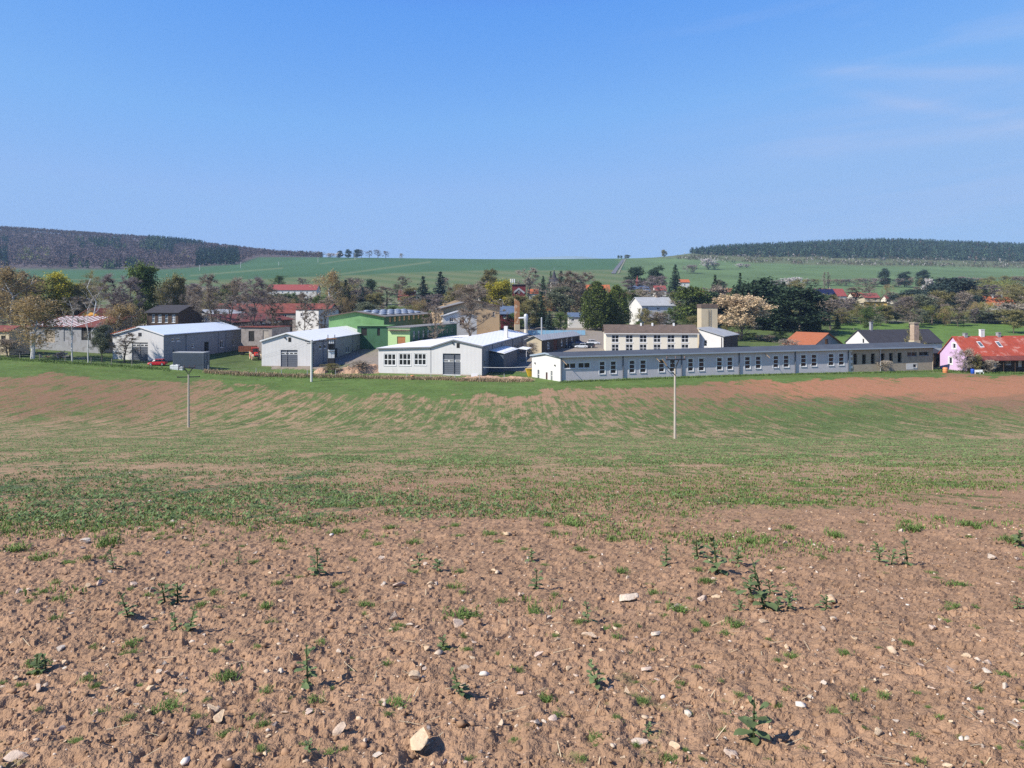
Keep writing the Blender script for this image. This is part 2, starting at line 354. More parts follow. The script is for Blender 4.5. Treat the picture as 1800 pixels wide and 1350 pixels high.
class MB:
    def __init__(s): s.v = []; s.f = []
    def add(s, vs, fs):
        k = len(s.v); s.v += [tuple(x) for x in vs]; s.f += [tuple(i + k for i in f) for f in fs]; return s
    def hexa(s, q): return s.add(q, [(0, 3, 2, 1), (4, 5, 6, 7), (0, 1, 5, 4), (1, 2, 6, 5), (2, 3, 7, 6), (3, 0, 4, 7)])
    def box(s, fr, u0, u1, n0, n1, z0, z1):      # n0 (inner) < n1 (outer)
        return s.hexa([fr.p(u0, n1, z0), fr.p(u1, n1, z0), fr.p(u1, n0, z0), fr.p(u0, n0, z0), fr.p(u0, n1, z1), fr.p(u1, n1, z1), fr.p(u1, n0, z1), fr.p(u0, n0, z1)])
    def abox(s, x0, x1, y0, y1, z0, z1): return s.hexa([(x0, y0, z0), (x1, y0, z0), (x1, y1, z0), (x0, y1, z0), (x0, y0, z1), (x1, y0, z1), (x1, y1, z1), (x0, y1, z1)])
    def prism(s, poly, off):
        """closed polygon swept along a vector"""
        n = len(poly); off = Vector(off); a = [Vector(p) for p in poly]; b = [p + off for p in a]
        return s.add(a + b, [tuple(range(n))[::-1], tuple(range(n, 2 * n))] + [(i, (i + 1) % n, n + (i + 1) % n, n + i) for i in range(n)])
    def tube(s, p0, p1, r0, r1=None, n=6, caps=True):
        p0, p1 = Vector(p0), Vector(p1); r1 = r0 if r1 is None else r1; d = (p1 - p0)
        if d.length < 1e-6: return s
        d.normalize(); a = d.orthogonal().normalized(); b = d.cross(a); vs = []
        for p, r in ((p0, r0), (p1, r1)):
            for i in range(n): t = 2 * math.pi * i / n; vs.append(p + (a * math.cos(t) + b * math.sin(t)) * r)
        fs = [(i, (i + 1) % n, n + (i + 1) % n, n + i) for i in range(n)]
        if caps: fs += [tuple(range(n))[::-1], tuple(range(n, 2 * n))]
        return s.add(vs, fs)
    def path(s, pts, r, n=5):
        for a, b in zip(pts[:-1], pts[1:]): s.tube(a, b, r, r, n)
        return s
    def lathe(s, c, prof, n=12):
        c = Vector(c); vs = []
        for r, z in prof:
            for i in range(n): t = 2 * math.pi * i / n; vs.append(c + Vector((r * math.cos(t), r * math.sin(t), z)))
        fs = [(k * n + i, k * n + (i + 1) % n, (k + 1) * n + (i + 1) % n, (k + 1) * n + i) for k in range(len(prof) - 1) for i in range(n)]
        fs += [tuple(range(n))[::-1], tuple(range((len(prof) - 1) * n, len(prof) * n))]
        return s.add(vs, fs)
    def build(s, name, mat, parent=None, label=None, local=False, smooth=False):
        me = bpy.data.meshes.new(name); o0 = Vector((0, 0, 0))
        if parent is not None and not local:
            q = parent
            while q is not None: o0 = o0 + q.location; q = q.parent
        me.from_pydata([tuple(Vector(v) - o0) for v in s.v], [], s.f); me.materials.append(M[mat] if isinstance(mat, str) else mat)
        if smooth: me.polygons.foreach_set("use_smooth", [True] * len(me.polygons))
        me.update(); o = link(name, me, parent)
        if label: o["label"] = label
        return o

def holed_wall(mb, fr, u0, u1, z0, z1f, holes, depth=.25):
    """wall face with real openings and their reveals; z1f(u) is the height of the wall's top"""
    us = sorted({u0, u1, *[h[0] for h in holes], *[h[1] for h in holes]})
    us = [u for u in us if u0 - 1e-6 <= u <= u1 + 1e-6]
    for a, b in zip(us[:-1], us[1:]):
        if b - a < 1e-5: continue
        m = (a + b) / 2; spans = sorted([(h[2], h[3]) for h in holes if h[0] < m < h[1]])
        z = z0
        for s0, s1 in spans:
            if s0 > z: mb.add([fr.p(a, 0, z), fr.p(b, 0, z), fr.p(b, 0, s0), fr.p(a, 0, s0)], [(0, 1, 2, 3)])
            z = s1
        mb.add([fr.p(a, 0, z), fr.p(b, 0, z), fr.p(b, 0, z1f(b)), fr.p(a, 0, z1f(a))], [(0, 1, 2, 3)])
    for h in holes:
        a, b, c, d = h[:4]; q = [fr.p(a, 0, c), fr.p(b, 0, c), fr.p(b, 0, d), fr.p(a, 0, d), fr.p(a, -depth, c), fr.p(b, -depth, c), fr.p(b, -depth, d), fr.p(a, -depth, d)]
        mb.add(q, [(0, 4, 5, 1), (1, 5, 6, 2), (2, 6, 7, 3), (3, 7, 4, 0)])
def window(parent, fr, h, nu=1, nz=1, frame="frame_white", pane="glass", depth=.2, bar=.09, proud=.04, sill=True, name="window", surround=0):
    a, b, c, d = h[:4]; mb = MB(); n0, n1 = -depth - .02, -depth + .06
    mb.box(fr, a, a + bar, n0, n1, c, d); mb.box(fr, b - bar, b, n0, n1, c, d)
    mb.box(fr, a + bar, b - bar, n0, n1, c, c + bar); mb.box(fr, a + bar, b - bar, n0, n1, d - bar, d)
    for i in range(1, nu): u = a + (b - a) * i / nu; mb.box(fr, u - bar * .45, u + bar * .45, n0 + .002, n1 - .004, c + bar, d - bar)
    for i in range(1, nz): z = c + (d - c) * i / nz; mb.box(fr, a + bar, b - bar, n0 + .004, n1 - .008, z - bar * .45, z + bar * .45)
    if sill: mb.box(fr, a - .08, b + .08, .002, proud + .06, c - .09, c - .002)
    if surround:
        w = surround; mb.box(fr, a - w, a, .002, proud, c, d); mb.box(fr, b, b + w, .002, proud, c, d); mb.box(fr, a - w, b + w, .002, proud + .003, d, d + w)
    o = mb.build(name, frame, parent)
    MB().box(fr, a + bar * .5, b - bar * .5, n0 - .02, n0 + .03, c + bar * .5, d - bar * .5).build("pane", pane, o)
    return o
def door(parent, fr, h, mat, depth=.2, name="door", lite=None):
    a, b, c, d = h[:4]
    o = MB().box(fr, a, b, -depth - .06, -depth, c, d).build(name, mat, parent)
    if lite:                                       # a white strip with dark panes in a roller door
        z0, z1, k = lite; zz0, zz1 = c + (d - c) * z0, c + (d - c) * z1
        s = MB().box(fr, a + .04, b - .04, -depth, -depth + .03, zz0, zz1).build("light_strip", "frame_white", o)
        mb = MB()
        for i in range(k):
            u0 = a + (b - a) * (i + .12) / k; u1 = a + (b - a) * (i + .88) / k
            mb.box(fr, u0, u1, -depth + .03, -depth + .045, zz0 + (zz1 - zz0) * .25, zz0 + (zz1 - zz0) * .75)
        mb.build("pane", "glass", o)
    return o
def slab(mb, q, t):
    """roof slab from four top corners (counter-clockwise from above), thickness downwards"""
    q = [Vector(p) for p in q]; dn = Vector((0, 0, -t)); return mb.hexa([p + dn for p in q] + q)

def building(name, label, cat, A, B, L, ey, ry=None, ridge='u', wall="render_white", roof="roof_tile", front=(), right=(), left=(), group=None, over=.35, thick=.18,
             wall_right=None, wall_left=None, base_drop=.6, mid=.5, chim=(), wdepth=.2, frame="frame_white", pane="glass", trim=None, ey2=None, plinth=False, gutter=True):
    """A, B: front corners (photo column, distance). ey/ry: photo rows of eave (at A) and ridge. ridge 'u' along the front, 'n' gable to the front, 'flat', 'mono'."""
    a, b = G(*A), G(*B); z = min(a.z, b.z); a = Vector((a.x, a.y, z)); W = Vector((b.x - a.x, b.y - a.y, 0)).length
    fr = Fr(a, (b.x - a.x, b.y - a.y)); he = fr.zat(0, ey)
    he2 = fr.zat(W, ey2) if ey2 else he
    root = empty(name, a, label, cat, group)
    rr = Fr(fr.p(W, 0, 0), -fr.n); lf = Fr(fr.p(0, -L, 0), fr.n); bk = Fr(fr.p(W, -L, 0), -fr.u)
    if ridge == 'u': hr = fr.zat(W / 2, ry, -L * mid)
    elif ridge == 'n': hr = fr.zat(W * mid, ry, 0)
    elif ridge == 'mono': hr = fr.zat(W / 2, ry, -L)
    else: hr = he
    z0 = -base_drop
    fh = [fr.rect(*h[:4]) + tuple(h[4:]) if h[4:5] != ('m',) else h[:4] + h[5:] for h in front]
    rh = [rr.rect(*h[:4]) + tuple(h[4:]) for h in right]
    lh = [lf.rect(*h[:4]) + tuple(h[4:]) for h in left]
    lin = lambda p, q, w: (lambda u: p + (q - p) * u / w)
    tri = lambda p, q, m, w: (lambda u: p + (m - p) * u / (w * mid) if u < w * mid else m + (q - m) * (u - w * mid) / (w * (1 - mid)))
    ftop = tri(he, he2, hr, W) if ridge == 'n' else lin(he, he2, W)
    side = {'u': tri(he2, he2, hr, L), 'mono': lin(he2, hr, L), 'n': lin(he2, he2, L), 'flat': lin(he2, he2, L)}[ridge]
    lside = {'u': tri(he, he, hr, L), 'mono': lin(hr, he, L), 'n': lin(he, he, L), 'flat': lin(he, he, L)}[ridge]
    back = tri(he2, he, hr, W) if ridge == 'n' else lin(hr if ridge == 'mono' else he2, hr if ridge == 'mono' else he, W)
    def mkwall(nm, f, w, top, holes, mat):
        mb = MB(); hs = list(holes)
        if (ridge == 'n' and f in (fr, bk)) or (ridge == 'u' and f in (rr, lf)):
            hs2 = hs + [(w * mid - 1e-4, w * mid, z0 - 2, z0 - 1)]
            us = hs
            holed_wall(mb, f, 0, w * mid, z0, top, [h for h in hs if h[1] <= w * mid + 1e-6] + [(h[0], w * mid, h[2], h[3]) for h in hs if h[0] < w * mid < h[1]], wdepth)
            holed_wall(mb, f, w * mid, w, z0, top, [h for h in hs if h[0] >= w * mid - 1e-6] + [(w * mid, h[1], h[2], h[3]) for h in hs if h[0] < w * mid < h[1]], wdepth)
        else: holed_wall(mb, f, 0, w, z0, top, hs, wdepth)
        return mb.build(nm, mat, root)
    mkwall("wall", fr, W, ftop, fh, wall); mkwall("wall", rr, L, side, rh, wall_right or wall)
    mkwall("wall", lf, L, lside, lh, wall_left or wall); mkwall("wall", bk, W, back, [], wall)
    for f, hs in ((fr, fh), (rr, rh), (lf, lh)):
        for h in hs:
            kd = h[4] if len(h) > 4 else 'w'
            if kd == 'w': window(root, f, h, *(h[5] if len(h) > 5 else (2, 1)), frame=frame, pane=h[6] if len(h) > 6 else pane, depth=wdepth * .8, bar=min(.15, (h[1] - h[0]) * .12))
            elif kd == 'd': door(root, f, h, h[5] if len(h) > 5 else "door_brown", wdepth * .8)
            elif kd == 's': door(root, f, h, "shutter_grey", wdepth * .8, "shutter_door", h[5] if len(h) > 5 else (.62, .74, 3))
            elif kd == 'v': MB().box(f, h[0], h[1], -wdepth - .05, -wdepth * .8, h[2], h[3]).build("opening", "void", root)
    mb = MB(); o = over; t = thick
    if ridge == 'u':
        sl1 = (hr - he) / (L * mid); sl2 = (hr - he) / (L * (1 - mid))
        slab(mb, [fr.p(-o, o, he - o * sl1 + t), fr.p(W + o, o, he2 - o * sl1 + t), fr.p(W + o, -L * mid, hr + t), fr.p(-o, -L * mid, hr + t)], t)
        slab(mb, [fr.p(-o, -L * mid, hr + t), fr.p(W + o, -L * mid, hr + t), fr.p(W + o, -L - o, he2 - o * sl2 + t), fr.p(-o, -L - o, he - o * sl2 + t)], t)
    elif ridge == 'n':
        s1 = (hr - he) / (W * mid); s2 = (hr - he2) / (W * (1 - mid))
        slab(mb, [fr.p(-o, o, he - o * s1 + t), fr.p(W * mid, o, hr + t), fr.p(W * mid, -L - o, hr + t), fr.p(-o, -L - o, he - o * s1 + t)], t)
        slab(mb, [fr.p(W * mid, o, hr + t), fr.p(W + o, o, he2 - o * s2 + t), fr.p(W + o, -L - o, he2 - o * s2 + t), fr.p(W * mid, -L - o, hr + t)], t)
    elif ridge == 'mono':
        sl = (hr - he) / L
        slab(mb, [fr.p(-o, o, he - o * sl + t), fr.p(W + o, o, he2 - o * sl + t), fr.p(W + o, -L - o, hr + o * sl + t), fr.p(-o, -L - o, hr + o * sl + t)], t)
    else:
        slab(mb, [fr.p(-o, o, he + t), fr.p(W + o, o, he2 + t), fr.p(W + o, -L - o, he2 + t), fr.p(-o, -L - o, he + t)], t)
    rf = mb.build("roof", roof, root)
    if trim:
        tb = MB(); tt = .05
        if ridge == 'n':
            for s_, e_ in (((-o, he - o * s1), (W * mid, hr)), ((W * mid, hr), (W + o, he2 - o * s2))):
                q = [fr.p(s_[0], o + .004, s_[1] - .16), fr.p(e_[0], o + .004, e_[1] - .16), fr.p(e_[0], o + .004, e_[1] + t - .02), fr.p(s_[0], o + .004, s_[1] + t - .02)]
                tb.prism(q, fr.n * tt)
            tb.build("fascia", trim, rf)
        else:
            sl = (hr - he) / (L * (mid if ridge == 'u' else 1)) if ridge in 'u mono' else 0
            tb.prism([fr.p(-o, o + .004, he - o * sl - .1), fr.p(W + o, o + .004, he2 - o * sl - .1), fr.p(W + o, o + .004, he2 - o * sl + t - .02), fr.p(-o, o + .004, he - o * sl + t - .02)], fr.n * tt)
            tb.build("fascia", trim, rf)
    for c in chim:                                # (u share, n metres, height above eave, width, material)
        u = W * c[0]; cz = he + c[2]
        k = MB().box(fr, u - c[3] / 2, u + c[3] / 2, c[1] - c[3] / 2, c[1] + c[3] / 2, he * .8, cz).box(fr, u - c[3] * .65, u + c[3] * .65, c[1] - c[3] * .65, c[1] + c[3] * .65, cz, cz + .18)
        k.build("chimney", c[4] if len(c) > 4 else "brick_chimney", rf)
    return dict(root=root, fr=fr, rr=rr, lf=lf, W=W, L=L, he=he, he2=he2, hr=hr, roof=rf, z=z)
# ------------------------------------------------------------------ ground: one sheet from under the camera to the horizon
def bil(xs, ys, T, px, y):
    xs, ys, T = np.array(xs, float), np.array(ys, float), np.array(T, float)      # rows of T follow ys (ascending)
    i = np.clip(np.searchsorted(xs, px) - 1, 0, len(xs) - 2); j = np.clip(np.searchsorted(ys, y) - 1, 0, len(ys) - 2)
    a = np.clip((px - xs[i]) / (xs[i + 1] - xs[i]), 0, 1); b = np.clip((y - ys[j]) / (ys[j + 1] - ys[j]), 0, 1)
    return (T[j, i] * (1 - a) + T[j, i + 1] * a) * (1 - b) + (T[j + 1, i] * (1 - a) + T[j + 1, i + 1] * a) * b
CXS = [0, 300, 600, 900, 1200, 1500, 1800]
CYS = [655, 672, 688, 700, 715, 740, 770, 790, 805, 825, 850, 872, 895, 915, 935, 960, 1000, 1350]
CTB = [[0.30, 0.45, 0.90, 0.55, 0.40, 0.35, 0.35],
       [0.35, 0.40, 0.90, 0.60, 0.35, 0.20, 0.20],
       [0.35, 0.35, 0.60, 0.35, 0.32, 0.15, 0.12],
       [0.40, 0.35, 0.62, 0.40, 0.45, 0.40, 0.20],
       [0.40, 0.40, 0.60, 0.50, 0.52, 0.62, 0.36],
       [0.42, 0.45, 0.52, 0.52, 0.58, 0.68, 0.50],
       [0.50, 0.52, 0.52, 0.52, 0.56, 0.62, 0.52],
       [0.50, 0.55, 0.50, 0.50, 0.56, 0.54, 0.50],
       [0.40, 0.42, 0.48, 0.55, 0.56, 0.58, 0.52],
       [0.55, 0.50, 0.52, 0.58, 0.60, 0.58, 0.56],
       [0.45, 0.55, 0.62, 0.62, 0.66, 0.64, 0.55],
       [0.70, 0.72, 0.72, 0.70, 0.70, 0.60, 0.48],
       [0.78, 0.76, 0.70, 0.66, 0.60, 0.45, 0.34],
       [0.78, 0.68, 0.50, 0.42, 0.36, 0.30, 0.25],
       [0.65, 0.40, 0.28, 0.26, 0.22, 0.20, 0.16],
       [0.35, 0.12, 0.10, 0.10, 0.10, 0.10, 0.10],
       [0.04, 0.03, 0.02, 0.02, 0.02, 0.02, 0.02],
       [0.00, 0.00, 0.00, 0.00, 0.00, 0.00, 0.00]]
BOUND = ([0, 150, 300, 450, 600, 750, 900, 950, 985, 1100, 1300, 1500, 1640, 1800], [656, 660, 668, 681, 690, 694, 691, 688, 683, 679, 671, 664, 660, 655])
STRIP = ([0, 300, 450, 600, 700, 900, 1090], [500, 493, 490, 485, 479, 475, 475])
def field_masks(X, Y):
    """bare colour, plant colour and plant cover at points of the ground"""
    z = macro(X, Y); px = CX + F * X / Y; y = HZ - z / Y * F; n = len(X)
    pn = px + 60 * (fbm(px / 90, y / 14, 301, 3) - .5); yn = y + np.clip((Y - 2) * 1.1, 0, 14) * (fbm(px / 45, y / 9, 311, 3) - .5) * 1.6
    yn = yn + 60 * (fbm(X * .55, Y * .55, 317, 3) - .5) * (1 - sst(9, 16, Y))
    cover = bil(CXS, CYS, CTB, np.clip(pn, 0, 1799), np.clip(yn, 655, 1350)) + .03 * sst(700, 722, y) * (1 - sst(765, 785, y))
    soil = np.empty((n, 3)); soil[:] = (.312, .194, .120)
    tan = np.array((.34, .23, .14)); red = np.array((.225, .132, .080)); redder = np.array((.34, .16, .09))
    f = (sst(860, 820, y) * sst(690, 740, y))[:, None]; soil = soil * (1 - f) + tan * f
    f = (sst(760, 715, yn) * np.maximum(sst(520, 180, pn), sst(900, 1300, pn)))[:, None]; soil = soil * (1 - f) + red * f
    f = (sst(706, 692, yn) * sst(1180, 1420, pn) * sst(655, 668, y))[:, None]; soil = soil * (1 - f) + redder * f
    veg = np.empty((n, 3)); veg[:] = (.095, .135, .042)
    f = (sst(930, 900, y) * sst(800, 840, y) * sst(950, 450, pn))[:, None]; veg = veg * (1 - f) + np.array((.075, .125, .062)) * f
    # the meadow
    b = np.interp(px, *BOUND); f = sst(3.0, -3.0, yn - b - 2) * (Y > 100); f = f * (Y < 320)
    cover = np.maximum(cover * (Y < 320), f * .97); veg = veg * (1 - f[:, None]) + np.array((.094, .146, .040)) * f[:, None]
    # yards and gardens behind the halls
    g = sst(172, 180, Y + 6 * (fbm(X / 7, Y / 7, 401, 2) - .5))
    yard = np.empty((n, 3)); yard[:] = (.25, .215, .18)
    soil = soil * (1 - g[:, None]) + yard * g[:, None]
    gn = fbm(X / 14, Y / 14, 411, 4)
    gc = np.clip((gn - .42) * 4, 0, 1) * .8
    gc = np.where((px < 480) & (Y < 215), .9, gc); gc = np.where((px > 880) & (px < 1300) & (Y > 182) & (Y < 300), gc * .25, gc)
    gc = np.where((px > 1262) & (Y > 222) & (Y < 330), np.maximum(gc, .85), gc)
    gc = np.where((px > 1470) & (Y > 215) & (Y < 330), .97, gc)
    gc = np.where((Y > 300) & (Y < 540), np.maximum(gc, .55), gc)
    cover = cover * (1 - g) + gc * g
    lawn = g * ((px > 1470) & (Y > 215) & (Y < 330)); vt = np.where(lawn[:, None] > .5, (.10, .17, .04), (.085, .12, .04))
    veg = veg * (1 - g[:, None]) + vt * g[:, None]
    # far fields
    far = sst(500, 530, Y + 30 * (fbm(X / 40, Y / 40, 421, 2) - .5))[:, None]
    sb = np.interp(px, *STRIP); light = sst(-1.2, 1.2, y - sb + .6 * np.sin(px / 40))
    ph = np.log(Y) * 46 + px * .052 + 1.2 * fbm(px / 60, y / 8, 431, 2)
    st = (.5 + .5 * np.sin(ph))[:, None]
    strip = np.array((.088, .130, .052)) * (1 - st) + np.array((.135, .155, .072)) * st
    dark = np.array((.056, .116, .052)) * (1 + .25 * (fbm(X / 60, Y / 120, 441, 3) - .5))[:, None]
    def line(x0, y0, x1, y1, w=1.1):
        t = np.clip((px - x0) / (x1 - x0), 0, 1); return np.exp(-((y - (y0 + (y1 - y0) * t)) / w) ** 2) * ((px > x0) & (px < x1))
    ln = (line(330, 485, 500, 471) + line(590, 483, 760, 460, 1.4) + line(560, 464, 640, 453, .8) + line(100, 492, 330, 489, .8)) * .6
    dark = dark * (1 - ln[:, None]) + np.array((.17, .19, .10)) * ln[:, None]
    ff = dark * (1 - light[:, None]) + strip * light[:, None]
    rt = sst(1092, 1104, px - (y - 470) * 1.0)[:, None]
    rg = np.array((.105, .160, .066)) * (1 + .6 * (fbm(X / 45, Y / 60, 451, 4) - .5))[:, None]
    scr = sst(468, 462, y + 3 * (fbm(px / 30, y / 3, 461, 2) - .5) + np.interp(px, [1100, 1250, 1400, 1800], [14, 8, 0, -6]))[:, None]
    patch = fbm(X / 35, Y / 70, 471, 4)[:, None]
    scrub = np.array((.085, .12, .05)) * (1 - patch) + np.array((.15, .145, .08)) * patch
    rg = rg * (1 - scr) + scrub * scr
    ff = ff * (1 - rt) + rg * rt
    fo = np.maximum(sst(1080, 1160, Y - np.interp(px, [0, 300, 420, 455, 560, 600], [0, 10, 110, 300, 330, 2000])), 0) * (px < 590)
    ff = ff * (1 - fo[:, None]) + np.array((.11, .085, .085)) * fo[:, None]
    rw = (y < np.interp(px, [1190, 1215, 1260, 1350, 1450, 1550, 1700, 1800, 2000], [438, 445, 449, 451, 452, 456, 458, 460, 463])) * (px > 1203) * (Y > 1300); ff = ff * (1 - rw[:, None]) + np.array((.035, .045, .032)) * rw[:, None]
    soil = soil * (1 - far) + ff * far; veg = veg * (1 - far) + ff * far
    mtn = sst(4000, 7000, Y)[:, None]; soil = soil * (1 - mtn) + np.array((.10, .14, .10)) * mtn; veg = veg * (1 - mtn) + np.array((.10, .14, .10)) * mtn
    full = cover
    cover = cover * (1 - .14 * sst(20, 30, Y) * (1 - sst(85, 105, Y)))
    cover = np.where(Y < 40, cover * (.50 + .50 * sst(14, 34, Y)), cover)
    streak = sst(45, 85, Y)
    return soil, veg, np.clip(cover, 0, 1), streak, np.clip(full, 0, 1)

rows = []
d = 1.15
while d < 30000:
    rows.append(d)
    d *= 1.0068 if d < 9 else (1.0105 if d < 20 else (1.018 if d < 220 else (1.024 if d < 2600 else 1.12)))
rows = np.array(rows)
pxs = np.concatenate([-np.geomspace(4200, 1150, 8), np.arange(-1100, -110, 9.0), np.arange(-110, 1910, 5.0), np.arange(1910, 2901, 9.0), 1800 + np.geomspace(1150, 4200, 8)])
DD, PP = np.meshgrid(rows, pxs, indexing='ij')
XX = ((PP - CX) / F * DD).ravel(); YY = DD.ravel()
ZZ = gz(XX, YY)
nr, nc = DD.shape
idx = np.arange(nr * nc).reshape(nr, nc)
Q = np.stack([idx[:-1, :-1], idx[:-1, 1:], idx[1:, 1:], idx[1:, :-1]], -1).reshape(-1, 4)
soil, veg, cover, streak, _ = field_masks(XX, YY)
one = np.ones((len(XX), 1))
t = NT("field_soil")
O = t.tc.outputs["Object"]
nA = t.noise(2.8, 6, .76); nB = t.noise(.8, 7, .74, vec=t.mapv((1.7, .32, 1))); nC = t.noise(1.0, 7, .74, vec=t.mapv((1.5, .07, 1), rot=(0, 0, .12)))
sk = t.attr("streak")
nS = t.mix(sk, nB, nC)
nD = t.noise(.5, 6, .66, vec=t.mapv((1.0, .38, 1)))
nn = t.math('ADD', t.math('ADD', t.math('MULTIPLY', nA, .36), t.math('MULTIPLY', nS, .34)), t.math('MULTIPLY', nD, .30))
nn = t.rng(nn, .39, .61)
th = t.math('SUBTRACT', 1.0, t.attr("cover"))
fm = t.rng(nn, t.math('SUBTRACT', th, .15), t.math('ADD', th, .13), 0, 1, True)
sc = t.scale(t.attr("soil", True), t.rng(t.noise(2.2, 5, .7), .3, .7, .78, 1.22))
sc = t.scale(sc, t.rng(t.noise(38, 4, .7), .3, .7, .84, 1.14))
speck = t.rng(t.noise(55, 2, .5), .70, .78, 0, .55, True)
sc = t.mix(speck, sc, (.56, .46, .36))
vc = t.scale(t.attr("veg", True), t.rng(t.noise(1.1, 6, .7), .3, .7, .72, 1.28))
vc = t.scale(vc, t.rng(t.noise(.16, 5, .6), .3, .7, .80, 1.2))
vc = t.mix(t.math('MULTIPLY', t.rng(t.noise(.33, 6, .7), .50, .72, 0, .42, True), t.attr("near")), vc, (.16, .165, .07))
base = t.mix(fm, sc, vc)
t.bump(t.noise(9, 5, .75), .6, .07)
M["field_soil"] = t.done(base, .95, .1)
me = np_mesh("ground", np.stack([XX, YY, ZZ], 1), Q, True, [M["field_soil"]], {
    "soil": ('POINT', 'FLOAT_COLOR', np.hstack([soil, one])), "veg": ('POINT', 'FLOAT_COLOR', np.hstack([veg, one])),
    "cover": ('POINT', 'FLOAT', cover), "streak": ('POINT', 'FLOAT', streak), "near": ('POINT', 'FLOAT', 1 - sst(260, 420, YY))})
sm_ = np.repeat((rows[:-1] > 15)[:, None], nc - 1, 1).ravel(); me.polygons.foreach_set("use_smooth", sm_); me.update()
tag(link("ground", me), kind="structure")

# country road climbing the far field
def strip_mesh(pts, w, lift):
    V, Fq = [], []
    for i, (px, d) in enumerate(pts):
        X = wx_(px, d)
        for s in (-.5, .5): V.append((X + s * w, d, float(macro(np.array([X + s * w]), np.array([d]))[0]) + lift))
        if i: k = 2 * i; Fq.append((k - 2, k - 1, k + 1, k))
    return np.array(V), np.array(Fq)
pts = [(1078 + (1097 - 1078) * t_, 880 * (1395 / 880) ** t_) for t_ in np.linspace(0, 1, 40)]
V, Fq = strip_mesh(pts, 5.6, .5)
tag(link("road", np_mesh("road", V, Fq, False, [M["asphalt"]])), kind="structure")
V, Fq = strip_mesh([(a + 9 - 6 * k / 39, b) for k, (a, b) in enumerate(pts)], 2.2, .5)
surf("track_dirt", (.20, .20, .13), .95, .15)
tag(link("field_track", np_mesh("field_track", V, Fq, False, [M["track_dirt"]])), kind="structure")

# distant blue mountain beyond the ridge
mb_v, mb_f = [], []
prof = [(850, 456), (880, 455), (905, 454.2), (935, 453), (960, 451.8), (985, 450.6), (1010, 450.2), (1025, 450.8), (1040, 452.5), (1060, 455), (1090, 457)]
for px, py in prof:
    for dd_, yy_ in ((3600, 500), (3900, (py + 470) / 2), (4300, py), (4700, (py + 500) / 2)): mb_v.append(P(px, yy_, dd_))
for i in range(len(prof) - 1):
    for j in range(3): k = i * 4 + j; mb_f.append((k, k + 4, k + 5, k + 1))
surf("mountain_hazed", (.22, .30, .34), .95, .1, .002)  # pale bluish base colour carries part of the distance haze
tag(link("mountain", np_mesh("mountain", np.array(mb_v), np.array(mb_f), True, [M["mountain_hazed"]])), kind="structure")
# ------------------------------------------------------------------ plant and stone helpers
import bmesh
rs = np.random.RandomState(11)
def ico(sub):
    bm = bmesh.new(); bmesh.ops.create_icosphere(bm, subdivisions=sub, radius=1)
    V = np.array([v.co[:] for v in bm.verts]); Fc = np.array([[v.index for v in f.verts] for f in bm.faces]); bm.free(); return V, Fc
ICO1, ICO2, ICO3 = ico(1), ico(2), ico(3)
def rock(seed, sub=2, flat=.62, cuts=9):
    r = np.random.RandomState(seed); V, Fc = (ICO1, ICO1, ICO2, ICO3)[sub]; V = V.copy()
    for _ in range(cuts):
        n = r.normal(size=3); n /= np.linalg.norm(n); c = r.uniform(.25, .62) if sub == 3 else r.uniform(.35, .75); dd = V @ n - c; V -= np.outer(np.maximum(dd, 0), n)
    V *= np.array([r.uniform(.8, 1.25), r.uniform(.7, 1.0), flat * r.uniform(.8, 1.2)]); V *= (1 + (.02 if sub == 3 else .09) * r.normal(size=(len(V), 1)))
    return V, Fc
def plant_mat(name, c, var=.3, rough=.7, trans=.25, obj=.15):
    t = NT(name); k = t.rng(t.attr("shade"), 0, 1, 1 - var, 1 + var)
    b = t.scale(c, k); oi = t.n.new("ShaderNodeObjectInfo"); b = t.scale(b, t.rng(oi.outputs["Random"], 0, 1, 1 - obj, 1 + obj))
    m = t.done(b, rough, .2)
    if trans:
        tr = t.n.new("ShaderNodeBsdfTranslucent"); t.l.new(b, tr.inputs["Color"]); ms = t.n.new("ShaderNodeMixShader"); ms.inputs[0].default_value = trans
        out = t.n["Material Output"]; t.l.new(t.b.outputs[0], ms.inputs[1]); t.l.new(tr.outputs[0], ms.inputs[2]); t.l.new(ms.outputs[0], out.inputs["Surface"])
    M[name] = m; return m
plant_mat("grass_blade", (.135, .205, .055)); plant_mat("crop_leaf", (.135, .190, .070), .35); plant_mat("rape_leaf", (.125, .185, .072), .45)
plant_mat("weed_leaf", (.15, .205, .09), .4); plant_mat("straw_stalk", (.52, .42, .27), .3, trans=.1); plant_mat("dry_grass", (.40, .30, .18), .35, trans=.15)
t = NT("fieldstone"); oi = t.n.new("ShaderNodeObjectInfo"); rd = oi.outputs["Random"]
cr = t.n.new("ShaderNodeValToRGB"); el = cr.color_ramp.elements; el[0].color = (.50, .37, .25, 1); el[1].color = (.58, .50, .41, 1)
for p_, c_ in ((.3, (.60, .46, .31)), (.5, (.46, .36, .29)), (.65, (.55, .42, .34)), (.82, (.47, .39, .32))):
    e = el.new(p_); e.color = (*c_, 1)
t.l.new(rd, cr.inputs[0]); kk = t.rng(t.noise(2.2, 5, .65), .3, .7, .78, 1.2)
bb = t.mix(t.rng(t.noise(1.4, 4), .52, .66, 0, .55, True), t.scale(cr.outputs[0], kk), (.38, .22, .14)); t.bump(t.noise(6, 5, .7), .3, .1); M["fieldstone"] = t.done(bb, .9, .2)
t = NT("pebble"); sh = t.attr("shade"); cr = t.n.new("ShaderNodeValToRGB"); el = cr.color_ramp.elements; el[0].color = (.44, .31, .21, 1); el[1].color = (.68, .61, .54, 1)
for p_, c_ in ((.4, (.54, .41, .29)), (.7, (.50, .40, .31))): e = el.new(p_); e.color = (*c_, 1)
